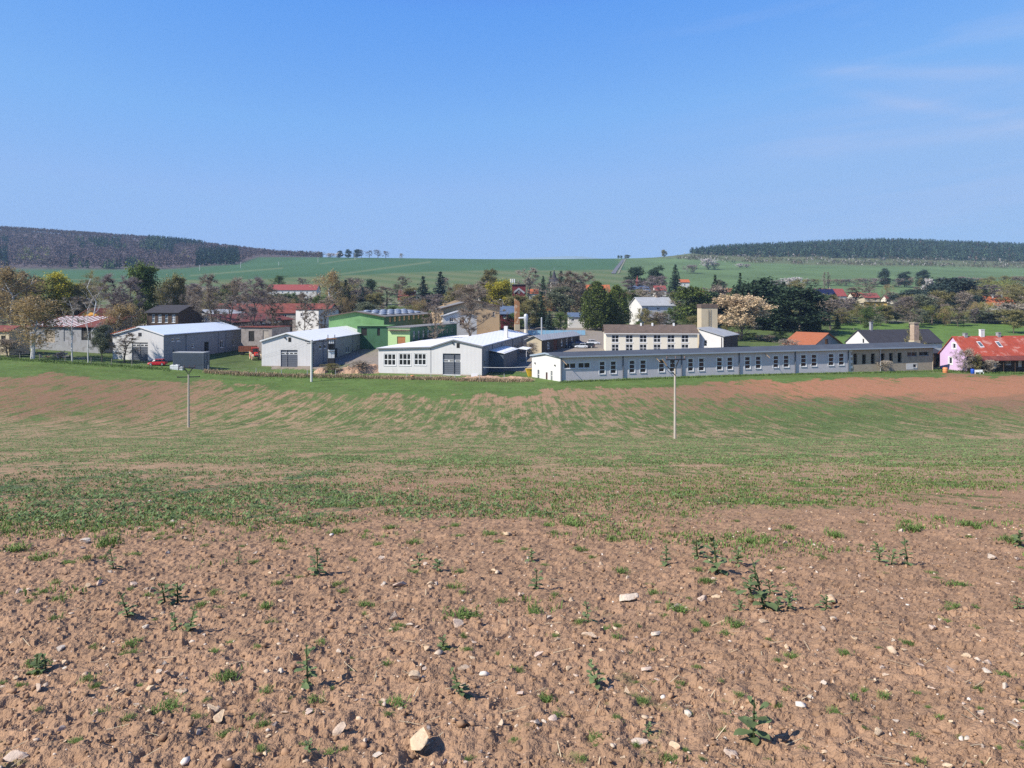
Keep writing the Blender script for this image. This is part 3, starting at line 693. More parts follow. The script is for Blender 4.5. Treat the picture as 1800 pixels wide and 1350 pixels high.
t.l.new(sh, cr.inputs[0]); M["pebble"] = t.done(t.scale(cr.outputs[0], t.rng(t.noise(40, 3), .3, .7, .8, 1.15)), .9, .2)
t = NT("soil_clod"); M["soil_clod"] = t.done(t.scale(t.scale((.312, .194, .120), t.rng(t.attr("shade"), 0, 1, .72, 1.18)), t.rng(t.noise(38, 4, .7), .3, .7, .84, 1.14)), .97, .05)

def soup(name, V, Fc, shade, mat, kind="stuff", parent=None, smooth=False):
    me = np_mesh(name, V, Fc, smooth, [M[mat]], {"shade": ('POINT', 'FLOAT', shade)}); o = link(name, me, parent)
    if kind: o["kind"] = kind
    return o
def scatter(shapes, pos, size, rot, stretch=None):
    """copies of small shapes joined into one mesh"""
    VV, FF, n = [], [], 0; which = rs.randint(0, len(shapes), len(pos)); sid = []
    for k, (V, Fc) in enumerate(shapes):
        m = np.where(which == k)[0]
        if not len(m): continue
        c, s = np.cos(rot[m])[:, None], np.sin(rot[m])[:, None]
        x = V[None, :, 0] * size[m, None]; y = V[None, :, 1] * size[m, None]; z = V[None, :, 2] * size[m, None]
        W = np.stack([x * c - y * s + pos[m, 0:1], x * s + y * c + pos[m, 1:2], z + pos[m, 2:3]], -1).reshape(-1, 3)
        VV.append(W); FF.append((Fc[None] + (np.arange(len(m)) * len(V))[:, None, None] + n).reshape(-1, Fc.shape[1])); n += len(W); sid.append(np.repeat(m, len(V)))
    return np.concatenate(VV), np.concatenate(FF), np.concatenate(sid)
def near_points(n, d0, d1, power=1.0, margin=.12):
    """points of the field between two distances, denser near the camera"""
    u = rs.rand(n); d = d0 * (d1 / d0) ** (u ** power); k = rs.uniform(-1, 1, n) * (.722 + margin + np.minimum(1.3 / d, .7)); return k * d, d

# ------------------------------------------------------------------ bare soil: clods, pebbles, stones
X, Y = near_points(27000, 1.6, 14, .9); sz = np.clip(.0034 * np.exp(rs.normal(0, .65, len(X))) * (1 + Y * .075), .0018, .024)
cl = [rock(100 + i, 1, .75, 5) for i in range(8)]
V, Fc, sid = scatter(cl, np.stack([X, Y, gz(X, Y) + sz * .25], 1), sz, rs.rand(len(X)) * 6.28)
tag(soup("soil_clods", V, Fc, rs.rand(len(X))[sid], "soil_clod"), "brown crumbly clods strewn over the bare soil", "soil")
X, Y = near_points(5000, 1.6, 22, .95); sz = np.clip(.0040 * np.exp(rs.normal(0, .6, len(X))) * (1 + Y * .07), .004, .030)
V, Fc, sid = scatter([rock(200 + i, 1, .6, 5) for i in range(8)], np.stack([X, Y, gz(X, Y) + sz * .15], 1), sz, rs.rand(len(X)) * 6.28)
tag(soup("pebbles", V, Fc, rs.rand(len(X))[sid], "pebble"), "small pale pebbles scattered through the field soil", "pebbles")
stone_meshes = []
for i in range(14):
    V, Fc = rock(300 + i, 3, .62, 9); stone_meshes.append(np_mesh("stone", V, Fc, False, [M["fieldstone"]]))
ZX = ["at the left edge", "left of the lone lower-left weed", "around the lone lower-left weed", "in the middle left", "in the middle right", "below the right-hand weed cluster", "right of the weed cluster", "at the right edge"]
ZY = ["just below the crop strip", "high in the bare soil", "half way down the bare soil", "low in the bare soil", "along the lower edge"]
def zone(px, py): return ZY[int(np.clip((py - 905) / 90, 0, 4))] + " " + ZX[int(np.clip(px / 225, 0, 7))]
def stone(px, py, wpx, k, label=None, group=None):
    g = ground_at(px, py); s = wpx / F * g.y / 1.75
    o = link("fieldstone", stone_meshes[k % 14]); o.location = (g.x, g.y, g.z + s * .20); o.scale = (s, s, s * rs.uniform(.8, 1.15)); o.rotation_euler = (rs.uniform(-.25, .25), rs.uniform(-.25, .25), rs.rand() * 6.28)
    return tag(o, label or "%s pale stone %s" % ("tiny" if wpx < 9.5 else "small" if wpx < 12.5 else "mid-sized" if wpx < 16 else "bigger", zone(px, py)), "stone", group or "pale stones strewn over the soil")
for px, py, w, k, lb in [
    (735, 1320, 62, 0, "large flat grey-beige stone half sunk at the picture's lower edge"), (600, 1292, 40, 1, "angular beige stone left of the large flat stone at the lower edge"),
    (1124, 1306, 38, 2, "bright cream block of stone near the lower edge, left of the tall weed"), (880, 1275, 22, 3, "pale rounded stone between two large ones near the lower edge"),
    (730, 1196, 28, 4, "whitish stone above the large flat stone of the lower edge"), (268, 1221, 22, 5, "smooth egg-shaped white pebble stone beside a beige one"),
    (314, 1226, 21, 6, "beige stone just right of the smooth egg-shaped white stone"), (1103, 1063, 34, 7, "long beige stone with a dark shaded end in mid soil"),
    (1458, 1059, 30, 8, "grey stone with a small weed growing against it"), (1231, 1057, 27, 9, "flat pale slab of stone left of the weed cluster"),
    (1741, 985, 22, 10, "pinkish stone near the right edge, below the crop"), (1640, 1109, 27, 11, "pale stone in the soil toward the right edge"),
    (32, 1346, 40, 12, "rounded stone cut by the lower left corner"), (693, 1090, 27, 13, "flat white stone below the left weed patch"),
    (704, 1030, 22, 3, "flat whitish stone beside a tuft above the weed patch"), (1786, 1280, 26, 4, "cream stone at the lower right edge"),
    (969, 1268, 22, 5, "pinkish stone left of the cream block near the lower edge"), (388, 1277, 24, 6, "angular stone near straw stalks at lower left")]:
    stone(px, py, w, k, lb)
for i in range(270):
    py = 925 + 425 * rs.rand() ** .85; px = rs.uniform(-60, 1860); g = ground_at(px, py)
    w = np.clip(11 * math.exp(rs.normal(0, .38)), 7, 26) * (1.25 - .35 * (1350 - py) / 425); stone(px, py, w, i)

# ------------------------------------------------------------------ blades and leaves
def blades(X, Y, Z, per, hgt, wid, lean, seed):
    """grass-like blades, each a bent strip of two triangles; one tuft per point"""
    r = np.random.RandomState(seed); n = len(X) * per; i = np.repeat(np.arange(len(X)), per)
    a = r.rand(n) * 6.2832; h = hgt[i] * r.uniform(.55, 1.15, n); w = wid[i] * r.uniform(.7, 1.3, n); ln = lean * r.uniform(.2, 1.2, n) * h
    bx = X[i] + r.normal(0, 1, n) * hgt[i] * .35; by = Y[i] + r.normal(0, 1, n) * hgt[i] * .35; bz = Z[i]
    dx, dy = np.cos(a), np.sin(a); qx, qy = -dy, dx
    p0 = np.stack([bx - qx * w, by - qy * w, bz - .01], 1); p1 = np.stack([bx + qx * w, by + qy * w, bz - .01], 1)
    m = np.stack([bx + dx * ln * .45, by + dy * ln * .45, bz + h * .65], 1); mo = np.stack([qx * w * .8, qy * w * .8, 0 * w], 1)
    tp = np.stack([bx + dx * ln * 1.2, by + dy * ln * 1.2, bz + h * np.clip(1 - lean * .25, .5, 1)], 1)
    V = np.stack([p0, p1, m + mo, m - mo, tp], 1).reshape(-1, 3); k = np.arange(n)[:, None] * 5
    Fc = np.concatenate([k + np.array([[0, 1, 2]]), k + np.array([[0, 2, 3]]), k + np.array([[3, 2, 4]])]); sh = np.repeat(np.clip(.5 + .28 * r.normal(size=len(X))[i] * .6 + .25 * r.normal(size=n), 0, 1), 5)
    return V, Fc, sh
def leaves(X, Y, Z, per, size, seed, up=.5, jitter=.6):
    """broad leaves, each a folded diamond of two triangles"""
    r = np.random.RandomState(seed); n = len(X) * per; i = np.repeat(np.arange(len(X)), per); s = size[i] * r.uniform(.6, 1.25, n); a = r.rand(n) * 6.2832; e = r.uniform(.1, 1.1, n) * up * 1.6
    d = np.stack([np.cos(a) * np.cos(e), np.sin(a) * np.cos(e), np.sin(e)], 1); q = np.stack([-np.sin(a), np.cos(a), 0 * a], 1)
    b = np.stack([X[i] + r.normal(0, 1, n) * size[i] * jitter, Y[i] + r.normal(0, 1, n) * size[i] * jitter, Z[i] + r.rand(n) * size[i] * .5], 1)
    V = np.stack([b, b + d * s[:, None] * .55 + q * s[:, None] * .28, b + d * s[:, None], b + d * s[:, None] * .55 - q * s[:, None] * .28], 1).reshape(-1, 3)
    k = np.arange(n)[:, None] * 4; Fc = np.concatenate([k + np.array([[0, 1, 2]]), k + np.array([[0, 2, 3]])]); sh = np.repeat(np.clip(.5 + .3 * r.normal(size=n), 0, 1), 4)
    return V, Fc, sh
# young crop: patchy, thick along the near strip, thin beyond
def crop_points(n, d0, d1, power, thr):
    X, Y = near_points(n, d0, d1, power); _, _, _, _, cv = field_masks(X, Y)
    pt = fbm(X * .9 + 5, Y * .9, 511, 4) * .65 + fbm(X * .35, Y * .8, 521, 3) * .35
    keep = (pt - .5) * 1.5 + cv > thr + .62 * (rs.rand(n) - .5); px = CX + F * X / Y
    return X[keep], Y[keep], px[keep]
X, Y, px = crop_points(125000, 4.0, 28, .9, .60); Z = gz(X, Y)
left = rs.rand(len(X)) < np.interp(px, [0, 500, 1000, 1300], [.60, .42, .15, .05]) * sst(7.0, 9.0, Y)
V, Fc, sh = leaves(X[left], Y[left], Z[left], 5, .05 * rs.uniform(.5, 1.6, left.sum()) * (.72 + Y[left] * .006), 31)
tag(soup("rape_plants", V, Fc, sh, "rape_leaf"), "blue-green leafy plants thick along the near crop strip", "crop plants")
gr = ~left; V, Fc, sh = blades(X[gr], Y[gr], Z[gr], 3, .034 * rs.uniform(.5, 1.5, gr.sum()) * (1 + Y[gr] * .01), .0030 * (1 + Y[gr] * .06), .7, 32)
tag(soup("grass", V, Fc, sh, "grass_blade"), "short green grass growing in patches along the near strip", "grass")
X, Y, px = crop_points(110000, 20, 125, .95, .60)
b_ = np.interp(px, *BOUND); Z = gz(X, Y)
V, Fc, sh = leaves(X, Y, Z, 3, np.clip(.045 + .0013 * Y, 0, .17) * rs.uniform(.6, 1.4, len(X)), 33, .35, .9)
tag(soup("crop_plants", V, Fc, sh, "crop_leaf"), "sparse green crop spread over the far slope of the field", "crop plants")
# straw
X, Y = near_points(700, 1.7, 9); Z = gz(X, Y); a = rs.rand(len(X)) * 6.28; L_ = rs.uniform(.02, .10, len(X)); mb = []
dx, dy = np.cos(a) * L_, np.sin(a) * L_; w = .0016; nz_ = rs.uniform(-.004, .012, len(X))
V = np.stack([np.stack([X - dy / L_ * w, Y + dx / L_ * w, Z + .006], 1), np.stack([X + dy / L_ * w, Y - dx / L_ * w, Z + .006], 1), np.stack([X + dx + dy / L_ * w, Y + dy - dx / L_ * w, gz(X + dx, Y + dy) + .008 + nz_], 1), np.stack([X + dx - dy / L_ * w, Y + dy + dx / L_ * w, gz(X + dx, Y + dy) + .008 + nz_], 1)], 1).reshape(-1, 3)
tag(soup("straw", V, np.arange(len(V)).reshape(-1, 4), np.repeat(rs.rand(len(X)), 4), "straw_stalk"), "bits of pale straw lying on the soil", "straw")
# grass tufts on the bare soil, each its own thing
tuft_meshes = []
for i in range(6):
    n = 26; V, Fc, sh = blades(rs.normal(0, .30, n), rs.normal(0, .22, n), np.zeros(n), 5, np.full(n, .34), np.full(n, .02), 1.0, 600 + i)
    tuft_meshes.append(np_mesh("grass_tuft", V, Fc, False, [M["grass_blade"]], {"shade": ('POINT', 'FLOAT', sh)}))
def tuft(px, py, w, k, label=None):
    g = ground_at(px, py); s = w / F * g.y / 1.5
    o = link("grass_tuft", tuft_meshes[k % 6]); o.location = g; o.scale = (s, s, s * rs.uniform(.7, 1.0)); o.rotation_euler = (0, 0, rs.rand() * 6.28)
    tag(o, label or "%s grass tuft %s" % ("thin" if w < 22 else "small" if w < 34 else "broad", zone(px, py)), "grass tuft", "grass tufts on the bare soil")
for k, (px, py, w, lb) in enumerate([(390, 1203, 60, "bright mossy green tuft left of the tall weed in the lower left"), (300, 1257, 64, None), (172, 1268, 48, None), (445, 1270, 44, None), (395, 1305, 40, None), (1050, 1300, 50, None), (1175, 1333, 48, "bright green tuft at the lower edge below the cream stone"),
    (640, 1062, 40, None), (800, 1035, 40, None), (810, 1085, 80, None), (940, 1083, 50, None), (1010, 925, 60, None), (1095, 1008, 40, None), (280, 1262, 40, None), (105, 1060, 36, None), (98, 1092, 30, None), (60, 1170, 50, None), (488, 1028, 28, "small yellow-green tuft alone in the left soil"),
    (470, 1066, 36, None), (1190, 1080, 60, None), (1290, 1105, 46, None), (1150, 1045, 30, None), (1690, 1030, 50, None), (1395, 1160, 34, None), (1480, 1160, 32, None), (955, 1225, 44, None), (690, 1245, 60, None), (580, 1330, 36, None), (1240, 1100, 30, None), (880, 1060, 30, None), (780, 1135, 36, None), (1130, 1230, 34, None),
    (70, 985, 60, None), (30, 970, 60, None), (190, 960, 70, None), (590, 940, 40, None), (730, 960, 40, None), (860, 945, 40, None), (1080, 955, 40, None), (1320, 960, 40, None), (1470, 945, 50, None), (1600, 935, 60, None), (1705, 930, 50, None), (1780, 960, 50, None), (555, 1240, 40, None), (1610, 1290, 36, None), (1500, 1230, 36, None), (230, 1140, 40, None), (1760, 1190, 36, None)]): tuft(px, py, w, k, lb)
for k in range(235):
    py = 915 + 430 * rs.rand() ** 1.3; tuft(rs.uniform(-50, 1850), py, rs.uniform(14, 34), k)
# broad-leaved weeds
def weed_mesh(seed, tall):
    r = np.random.RandomState(seed); V, Fc, S = [], [], []
    def leaf(b, d, up, s, sh):
        d = Vector(d).normalized(); q = d.cross(Vector((0, 0, 1))).normalized() if abs(d.z) < .95 else Vector((1, 0, 0)); k = len(V); dr = Vector((0, 0, -.18 * s))
        for t_, w_ in ((0, .04), (.3, .20), (.62, .30), (.85, .20)):
            c = b + d * (s * t_) + dr * t_ * t_ * 1.6; V.extend([c - q * (w_ * s) + Vector((0, 0, .06 * s)), c, c + q * (w_ * s) + Vector((0, 0, .06 * s))])
        V.append(b + d * s + dr * 1.8)
        for i in range(3):
            for j in range(2): m = k + i * 3 + j; Fc.extend([(m, m + 3, m + 4), (m, m + 4, m + 1)])
        Fc.extend([(k + 9, k + 12, k + 10), (k + 10, k + 12, k + 11)]); S.extend([sh] * 13)
    lean = Vector((r.uniform(-.12, .12), r.uniform(-.12, .12), 1)); n = 20 if tall else 15; Hh = 1.0 if tall else .55; lean = Vector((r.uniform(-.3, .3), r.uniform(-.3, .3), 1))
    for i in range(n):
        t_ = (i + .5) / n; b = lean * (Hh * t_ * .9); a = i * 2.4 + r.uniform(-.4, .4); e = .1 + .9 * t_ + r.uniform(-.2, .2); s = (.37 - .18 * t_) * r.uniform(.55, 1.35); b = b + Vector((r.normal() * .05, r.normal() * .05, 0))
        leaf(b, (math.cos(a) * math.cos(e), math.sin(a) * math.cos(e), math.sin(e)), 0, s, np.clip(.5 + .25 * r.normal(), 0, 1))
    lm = np_mesh("leaves", np.array([v[:] for v in V]), np.array(Fc), True, [M["weed_leaf"]], {"shade": ('POINT', 'FLOAT', np.array(S))})
    st = MB().tube((0, 0, -.05), lean * (Hh * .5), .03, .022, 5).tube(lean * (Hh * .5), lean * Hh, .022, .01, 5); sm = bpy.data.meshes.new("stem"); sm.from_pydata([tuple(v) for v in st.v], [], st.f); sm.materials.append(M["weed_leaf"])
    return lm, sm
weeds = [weed_mesh(700 + i, i < 4) for i in range(7)]
WEED_GROUP = "broad-leaved weeds in the bare soil"
for k, (px, py, h, kind, lb) in enumerate([(1325, 1300, 78, 0, "tall grey-green weed standing alone near the lower right edge"), (541, 1212, 62, 1, "upright leafy weed standing alone in the lower left soil"), (1262, 1012, 58, 2, "tallest weed of the cluster above the soil on the right"), (1226, 985, 34, 5, None), (1297, 996, 30, 6, None), (1170, 996, 34, 3, None),
    (1345, 1072, 70, 3, "tall weed rising from the wide weed patch on the right"), (1320, 1045, 36, 4, None), (1385, 1072, 34, 5, None), (1365, 1075, 24, 6, None), (1452, 1072, 26, 4, "small weed growing against the grey stone"), (1596, 1000, 42, 1, None), (1566, 1000, 26, 5, None), (1545, 995, 26, 6, None), (1540, 972, 20, 4, None),
    (943, 1040, 34, 0, None), (558, 1010, 46, 2, None), (768, 1005, 24, 4, None), (200, 1006, 34, 1, None), (332, 1114, 42, 3, None), (308, 1104, 26, 5, None), (226, 1092, 40, 0, None), (62, 1184, 36, 4, None), (80, 1180, 26, 5, None), (1050, 1205, 42, 2, None), (1035, 1100, 34, 1, None), (812, 1228, 44, 3, None), (290, 1060, 36, 5, None), (312, 1058, 36, 6, None), (780, 1138, 26, 6, None), (735, 1000, 22, 5, None), (1795, 965, 34, 4, None), (1300, 1075, 24, 5, None), (1140, 1290, 22, 6, None), (1355, 1050, 26, 5, None), (545, 1345, 24, 6, None), (1790, 1070, 22, 5, None), (935, 985, 22, 4, None), (420, 995, 24, 1, None)]):
    g = ground_at(px, py); s = h / F * g.y * (1.15 if kind < 4 else 1.7)
    r_ = empty("weed_plant", (g.x, g.y, g.z), lb or "%s grey-green weed %s" % ("little" if h < 27 else "mid-sized" if h < 38 else "taller", zone(px, py)), "weed", WEED_GROUP, rs.rand() * 6.28, (s, s, s))
    link("leaves", weeds[kind][0], r_); link("stem", weeds[kind][1], r_)
# ------------------------------------------------------------------ the long factory building
c1, c2, c0 = G(985, 158), G(1640, 180), G(935, 166)
zb = min(c1.z, c2.z, c0.z); c1.z = c2.z = c0.z = zb
root = empty("factory_building", c1, "long grey rendered factory building with dark roof, its right end bare concrete", "building")
fr = Fr(c1, (c2.x - c1.x, c2.y - c1.y)); W = Vector((c2.x - c1.x, c2.y - c1.y, 0)).length
gf = Fr(c0, (c1.x - c0.x, c1.y - c0.y)); GW = Vector((c1.x - c0.x, c1.y - c0.y, 0)).length
zl, zr_ = fr.zat(0, 627.8), fr.zat(W, 610.2); topf = lambda u: zl + (zr_ - zl) * u / W
us = fr.at(1492)
NARROW = [(1053.3, 1063.8, 635, 657.6), (1072.8, 1083.3, 634.5, 657), (1105.8, 1116, 633, 655.6), (1125, 1135.6, 632.6, 655.2), (1157.8, 1168, 631.6, 654), (1177, 1187.3, 631, 653.6), (1209, 1218.8, 629.8, 652.6), (1228, 1238, 629.2, 652), (1259.7, 1269.7, 628.3, 650.6), (1278, 1288, 627.6, 650),
          (1309, 1319, 626.6, 648.6), (1328, 1337.6, 626, 648), (1359, 1368.6, 625, 646.4), (1377, 1386.8, 624.4, 645.8), (1407.5, 1417.3, 623.2, 644.6), (1426, 1435.8, 622.6, 644), (1456, 1465.8, 621.4, 642.8), (1474, 1483.7, 620.8, 642.2)]
WIDE = [(990.8, 1012.5, 638, 648), (1015.8, 1037.5, 637, 647.4)]
hs = [fr.rect(*h) for h in NARROW + WIDE]
mb = MB(); holed_wall(mb, fr, 0, us, -1.0, topf, hs, .16); mb.build("wall", "render_grey", root)
for h in hs[:18]: window(root, fr, h, 1, 3, depth=.10, bar=.16, proud=.05, surround=.15)
for h in hs[18:]: window(root, fr, h, 2, 1, depth=.10, bar=.15, proud=.05, surround=.10)
RUIN = [(1500.3, 1506.8, 621.6, 641), (1515.5, 1522.5, 623, 640), (1531, 1538, 621.6, 639.6), (1547.5, 1555, 621.4, 639), (1563, 1569.6, 620.6, 638), (1578, 1585, 620, 637.4), (1595, 1611.7, 619, 626.2), (1615.5, 1632.5, 618.2, 625.2), (1605, 1611, 640.2, 646)]
fr2 = Fr(fr.p(us + .02, -.12, 0), fr.u); W2 = W - us - .02; rh = [fr2.rect(*h) for h in RUIN]
mb = MB(); holed_wall(mb, fr2, 0, W2, -1.0, lambda u: topf(u + us), rh, .4); mb.build("wall", "concrete", root, "bare stained concrete end wall with empty window openings")
for k, h in enumerate(rh):
    if k >= 6: window(root, fr2, h, 2 if k < 8 else 1, 1, frame="frame_white" if k == 8 else "concrete_grey", depth=.3, bar=.1)
h = fr2.rect(1593, 1612.5, 638.8, 649.4); q = rh[8]
MB().box(fr2, h[0], q[0], .004, .03, h[2], h[3]).box(fr2, q[1], h[1], .004, .03, h[2], h[3]).box(fr2, q[0], q[1], .004, .03, h[2], q[2] - .1).box(fr2, q[0], q[1], .004, .03, q[3], h[3]).build("plaster_patch", "render_white", root)
mb = MB()
for i in range(9):                                # toothed edge of white insulation blocks
    w = .55 if i % 2 else 1.05; z = (topf(us) / 9); mb.box(fr, us + .01, us + w, -.10, .0, z * i, z * (i + 1) - .03)
mb.build("block_edge", "render_white", root, "toothed white edge of insulation blocks")
# gable end
gl, gr_, gm = gf.zat(0, 625.5), zl, gf.zat(GW * .5, 621.5)
gtop = lambda u: gl + (gm - gl) * u / (GW * .5) if u < GW * .5 else gm + (gr_ - gm) * (u - GW * .5) / (GW * .5)
gh = [gf.rect(952.3, 962.5, 654, 670.5), gf.rect(944.7, 948, 650, 666.5), gf.rect(968, 971, 652.2, 669)]
mb = MB(); holed_wall(mb, gf, 0, GW * .5, -1.0, gtop, [h for h in gh if h[1] < GW * .5], .3); holed_wall(mb, gf, GW * .5, GW, -1.0, gtop, [h for h in gh if h[0] > GW * .5] + [(GW * .5, h[1], h[2], h[3]) for h in gh if h[0] < GW * .5 < h[1]], .3); mb.build("wall", "render_white", root, "white gable end wall with brown door")
door(root, gf, gh[0], "door_brown", .2); window(root, gf, gh[1], 1, 2, depth=.2, bar=.1); window(root, gf, gh[2], 1, 2, depth=.2, bar=.1)
for px_, py_ in ((941, 638), (976, 642)): u = gf.at(px_); z = gf.zat(u, py_); MB().box(gf, u - .12, u + .12, .003, .25, z - .15, z + .12).build("wall_lamp", "steel_dark", root)
bo = c0 - c1; bk0, bk1 = c0, c2 + bo
bf = Fr(bk1, -fr.u); MB().add([bf.p(0, 0, -1), bf.p(W, 0, -1), bf.p(W, 0, gl), bf.p(0, 0, zr_)], [(0, 1, 2, 3)]).build("wall", "concrete", root)
ef = Fr(c2, (bo.x, bo.y)); hrr = fr.zat(W, 602.5, -5)
MB().add([ef.p(0, 0, -1), ef.p(GW, 0, -1), ef.p(GW, 0, zr_), ef.p(GW * .5, 0, hrr), ef.p(0, 0, zr_)], [(0, 1, 2, 3, 4)]).build("wall", "concrete", root)
up = Vector((0, 0, 1)); o_, t_ = .75, .22
E0 = fr.p(-.35, o_, zl - .02); E1 = fr.p(W + .5, o_, zr_ - .02); R0 = c1 + bo * .5 - fr.u * .35 + up * (gm + .05); R1 = c2 + bo * .5 + fr.u * .5 + up * (hrr + .05)
B0 = c0 - fr.u * .35 - fr.n * o_ + up * gl; B1 = bk1 + fr.u * .5 - fr.n * o_ + up * zr_
mb = MB(); slab(mb, [E0 + up * t_, E1 + up * t_, R1 + up * t_, R0 + up * t_], t_); slab(mb, [R0 + up * t_, R1 + up * t_, B1 + up * t_, B0 + up * t_], t_); rf = mb.build("roof", "roof_slate", root)
MB().hexa([E0 + fr.n * .02 - up * .05, E1 + fr.n * .02 - up * .05, E1 + fr.n * .14 - up * .05, E0 + fr.n * .14 - up * .05][::-1] + [E0 + fr.n * .02 + up * .24, E1 + fr.n * .02 + up * .24, E1 + fr.n * .14 + up * .24, E0 + fr.n * .14 + up * .24][::-1]).build("gutter", "roof_trim", rf)
mb = MB()
for s0, s1 in ((gf.p(-.3, .36, gl - .1), gf.p(GW * .5, .36, gm - .1)), (gf.p(GW * .5, .36, gm - .1), gf.p(GW + .5, .36, gr_ - .15))): mb.prism([s0, s1, s1 + up * .36, s0 + up * .36], gf.n * .05)
mb.build("verge_trim", "roof_trim", rf)
for px_ in (986.5, 1095, 1198, 1299, 1397.5, 1491):
    u = fr.at(px_); MB().tube(fr.p(u, .14, -.2), fr.p(u, .14, topf(u) - .05), .13, .13, 6).build("downpipe", "shutter_grey", root)
u = fr2.at(1547); MB().tube(fr2.p(u, .14, -.2), fr2.p(u, .14, topf(us + u) + .1), .09, .09, 6).build("downpipe", "steel", root)
for px_, py_ in ((988, 633), (1151, 628), (1343, 621)):
    u = fr.at(px_); z = fr.zat(u, py_); MB().tube(fr.p(u, .4, z), fr.p(u + .75, 1.3, z - 1.0), .09, .06, 5).build("wire_bracket", "wood", root)
# brick chimney that stands behind the concrete end
a = G(1607.5, 187); k = empty("brick_chimney", a, "weathered brick chimney stack rising behind the concrete end of the factory", "chimney")
fx = Fr(a, (1, .2)); z0, z1, zt = -(603 - HZ) / F * 187 - a.z, -(572 - HZ) / F * 187 - a.z, -(567 - HZ) / F * 187 - a.z
MB().box(fx, -.75, .75, -.75, .75, -.5, z1).build("shaft", "brick_chimney", k); MB().box(fx, -.95, .95, -.95, .95, z0 - .6, z0 + .7).build("collar", "beige", k)
MB().box(fx, -.7, .7, -.7, .7, z1, zt - .25).box(fx, -.9, .9, -.9, .9, zt - .25, zt).build("cap", "concrete", k)

# ------------------------------------------------------------------ three sheet-metal halls
def small_box(root, f, px, py, w, h, mat, name, proud=.04):
    u = f.at(px); z = f.zat(u, py); MB().box(f, u - w / 2, u + w / 2, .003, proud, z - h / 2, z + h / 2).build(name, mat, root)
def pipes(b, f, pxs, mat="panel_side_shaded"):
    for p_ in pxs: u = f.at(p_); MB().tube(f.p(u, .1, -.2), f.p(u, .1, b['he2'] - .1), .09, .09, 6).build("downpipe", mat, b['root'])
def hall_L(B, px, A):
    a, b = G(*A), G(*B); u = Vector((b.x - a.x, b.y - a.y, 0)).normalized(); n = Vector((u.y, -u.x, 0)); return Fr(b, -n).at(px)
A, B = (198, 180), (287.5, 178)
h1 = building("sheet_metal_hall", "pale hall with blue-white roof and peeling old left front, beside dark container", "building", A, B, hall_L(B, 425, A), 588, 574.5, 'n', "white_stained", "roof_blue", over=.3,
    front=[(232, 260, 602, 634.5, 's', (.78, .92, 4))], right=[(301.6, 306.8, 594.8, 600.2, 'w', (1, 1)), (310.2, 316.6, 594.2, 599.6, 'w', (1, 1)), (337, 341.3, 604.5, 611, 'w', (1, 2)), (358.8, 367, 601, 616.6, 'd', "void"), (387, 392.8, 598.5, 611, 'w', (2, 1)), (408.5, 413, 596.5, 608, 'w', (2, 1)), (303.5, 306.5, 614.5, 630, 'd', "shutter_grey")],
    wall_right="panel_side_shaded", trim="frame_white", mid=.53)
f = h1['fr']; u0, u1 = f.at(260.5), h1['W']; slp = lambda u: h1['hr'] + (h1['he'] - h1['hr']) * (u - h1['W'] * .53) / (h1['W'] * .47)
MB().prism([f.p(u0, .004, -.3), f.p(u1 + .03, .004, -.3), f.p(u1 + .03, .004, slp(u1) - .02), f.p(u0, .004, slp(u0) - .02)], f.n * .05).build("cladding", "panel_white", h1['root'], "new pale sheet cladding on the right of the front")
mb = MB(); hs_ = (h1['hr'] - h1['he']) / (h1['W'] * .53)
for i in range(14): u = -.3 + i * .5; mb.box(f, u, u + .42, -.25, .42, h1['he'] + hs_ * u + .19, h1['he'] + hs_ * (u + .42) + .26)
mb.build("verge_tile", "roof_orange", h1['roof'], "row of orange tiles along the left verge")
pipes(h1, h1['rr'], (327, 384, 397)); small_box(h1['root'], f, 246, 588, .9, .9, "steel_dark", "vent")
A, B = (460, 181), (549, 180)
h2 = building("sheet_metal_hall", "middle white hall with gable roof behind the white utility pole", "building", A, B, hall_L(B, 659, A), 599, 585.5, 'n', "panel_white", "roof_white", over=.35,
    front=[(493.5, 523.2, 615.2, 646, 's', (.74, .86, 4))], right=[(561, 565.5, 606.5, 613.5, 'w', (1, 1)), (569, 573.5, 605.5, 612.5, 'w', (1, 1)), (586.8, 593.3, 612.5, 637, 'd', "void"), (608, 610.6, 608.5, 620, 'w', (1, 1)), (612.4, 615, 608, 619.4, 'w', (1, 1)), (629, 631.6, 605.2, 616, 'w', (1, 1)), (632.8, 635.2, 604.8, 615.5, 'w', (1, 1)), (646.5, 649.5, 611, 619.5, 'w', (1, 1)), (654, 656.5, 609, 618, 'w', (1, 1))], wall_right="panel_side_shaded", trim="frame_white")
small_box(h2['root'], h2['fr'], 509.3, 597, .75, 1.15, "void", "vent"); small_box(h2['root'], h2['fr'], 501, 593.5, .3, .35, "steel_dark", "wall_lamp", .3); pipes(h2, h2['rr'], (568, 620, 644.5))
# the right-hand hall has a low wing on its left
a, b = G(665, 172), G(847, 167); z = min(a.z, b.z); a.z = b.z = z
fr3 = Fr(a, (b.x - a.x, b.y - a.y)); W3 = (b - a).length; L3 = hall_L((847, 167), 927.5, (665, 172)); root = empty("sheet_metal_hall", a, "widest white hall with three barred windows and a dark lean-to on its right", "building")
prof = [(0, fr3.zat(0, 612.5)), (fr3.at(757), fr3.zat(fr3.at(757), 610.3)), (fr3.at(797.5), fr3.zat(fr3.at(797.5), 597.6)), (W3, fr3.zat(W3, 608.5))]
def top3(u):
    for (ua, za), (ub, zb_) in zip(prof[:-1], prof[1:]):
        if u <= ub + 1e-6: return za + (zb_ - za) * (u - ua) / (ub - ua)
wins = [fr3.rect(674.5, 696, 621.5, 642.5), fr3.rect(701, 722.5, 621, 642.5), fr3.rect(727.7, 749.5, 621, 642)]; dr = fr3.rect(778.3, 809.5, 621.5, 658.5)
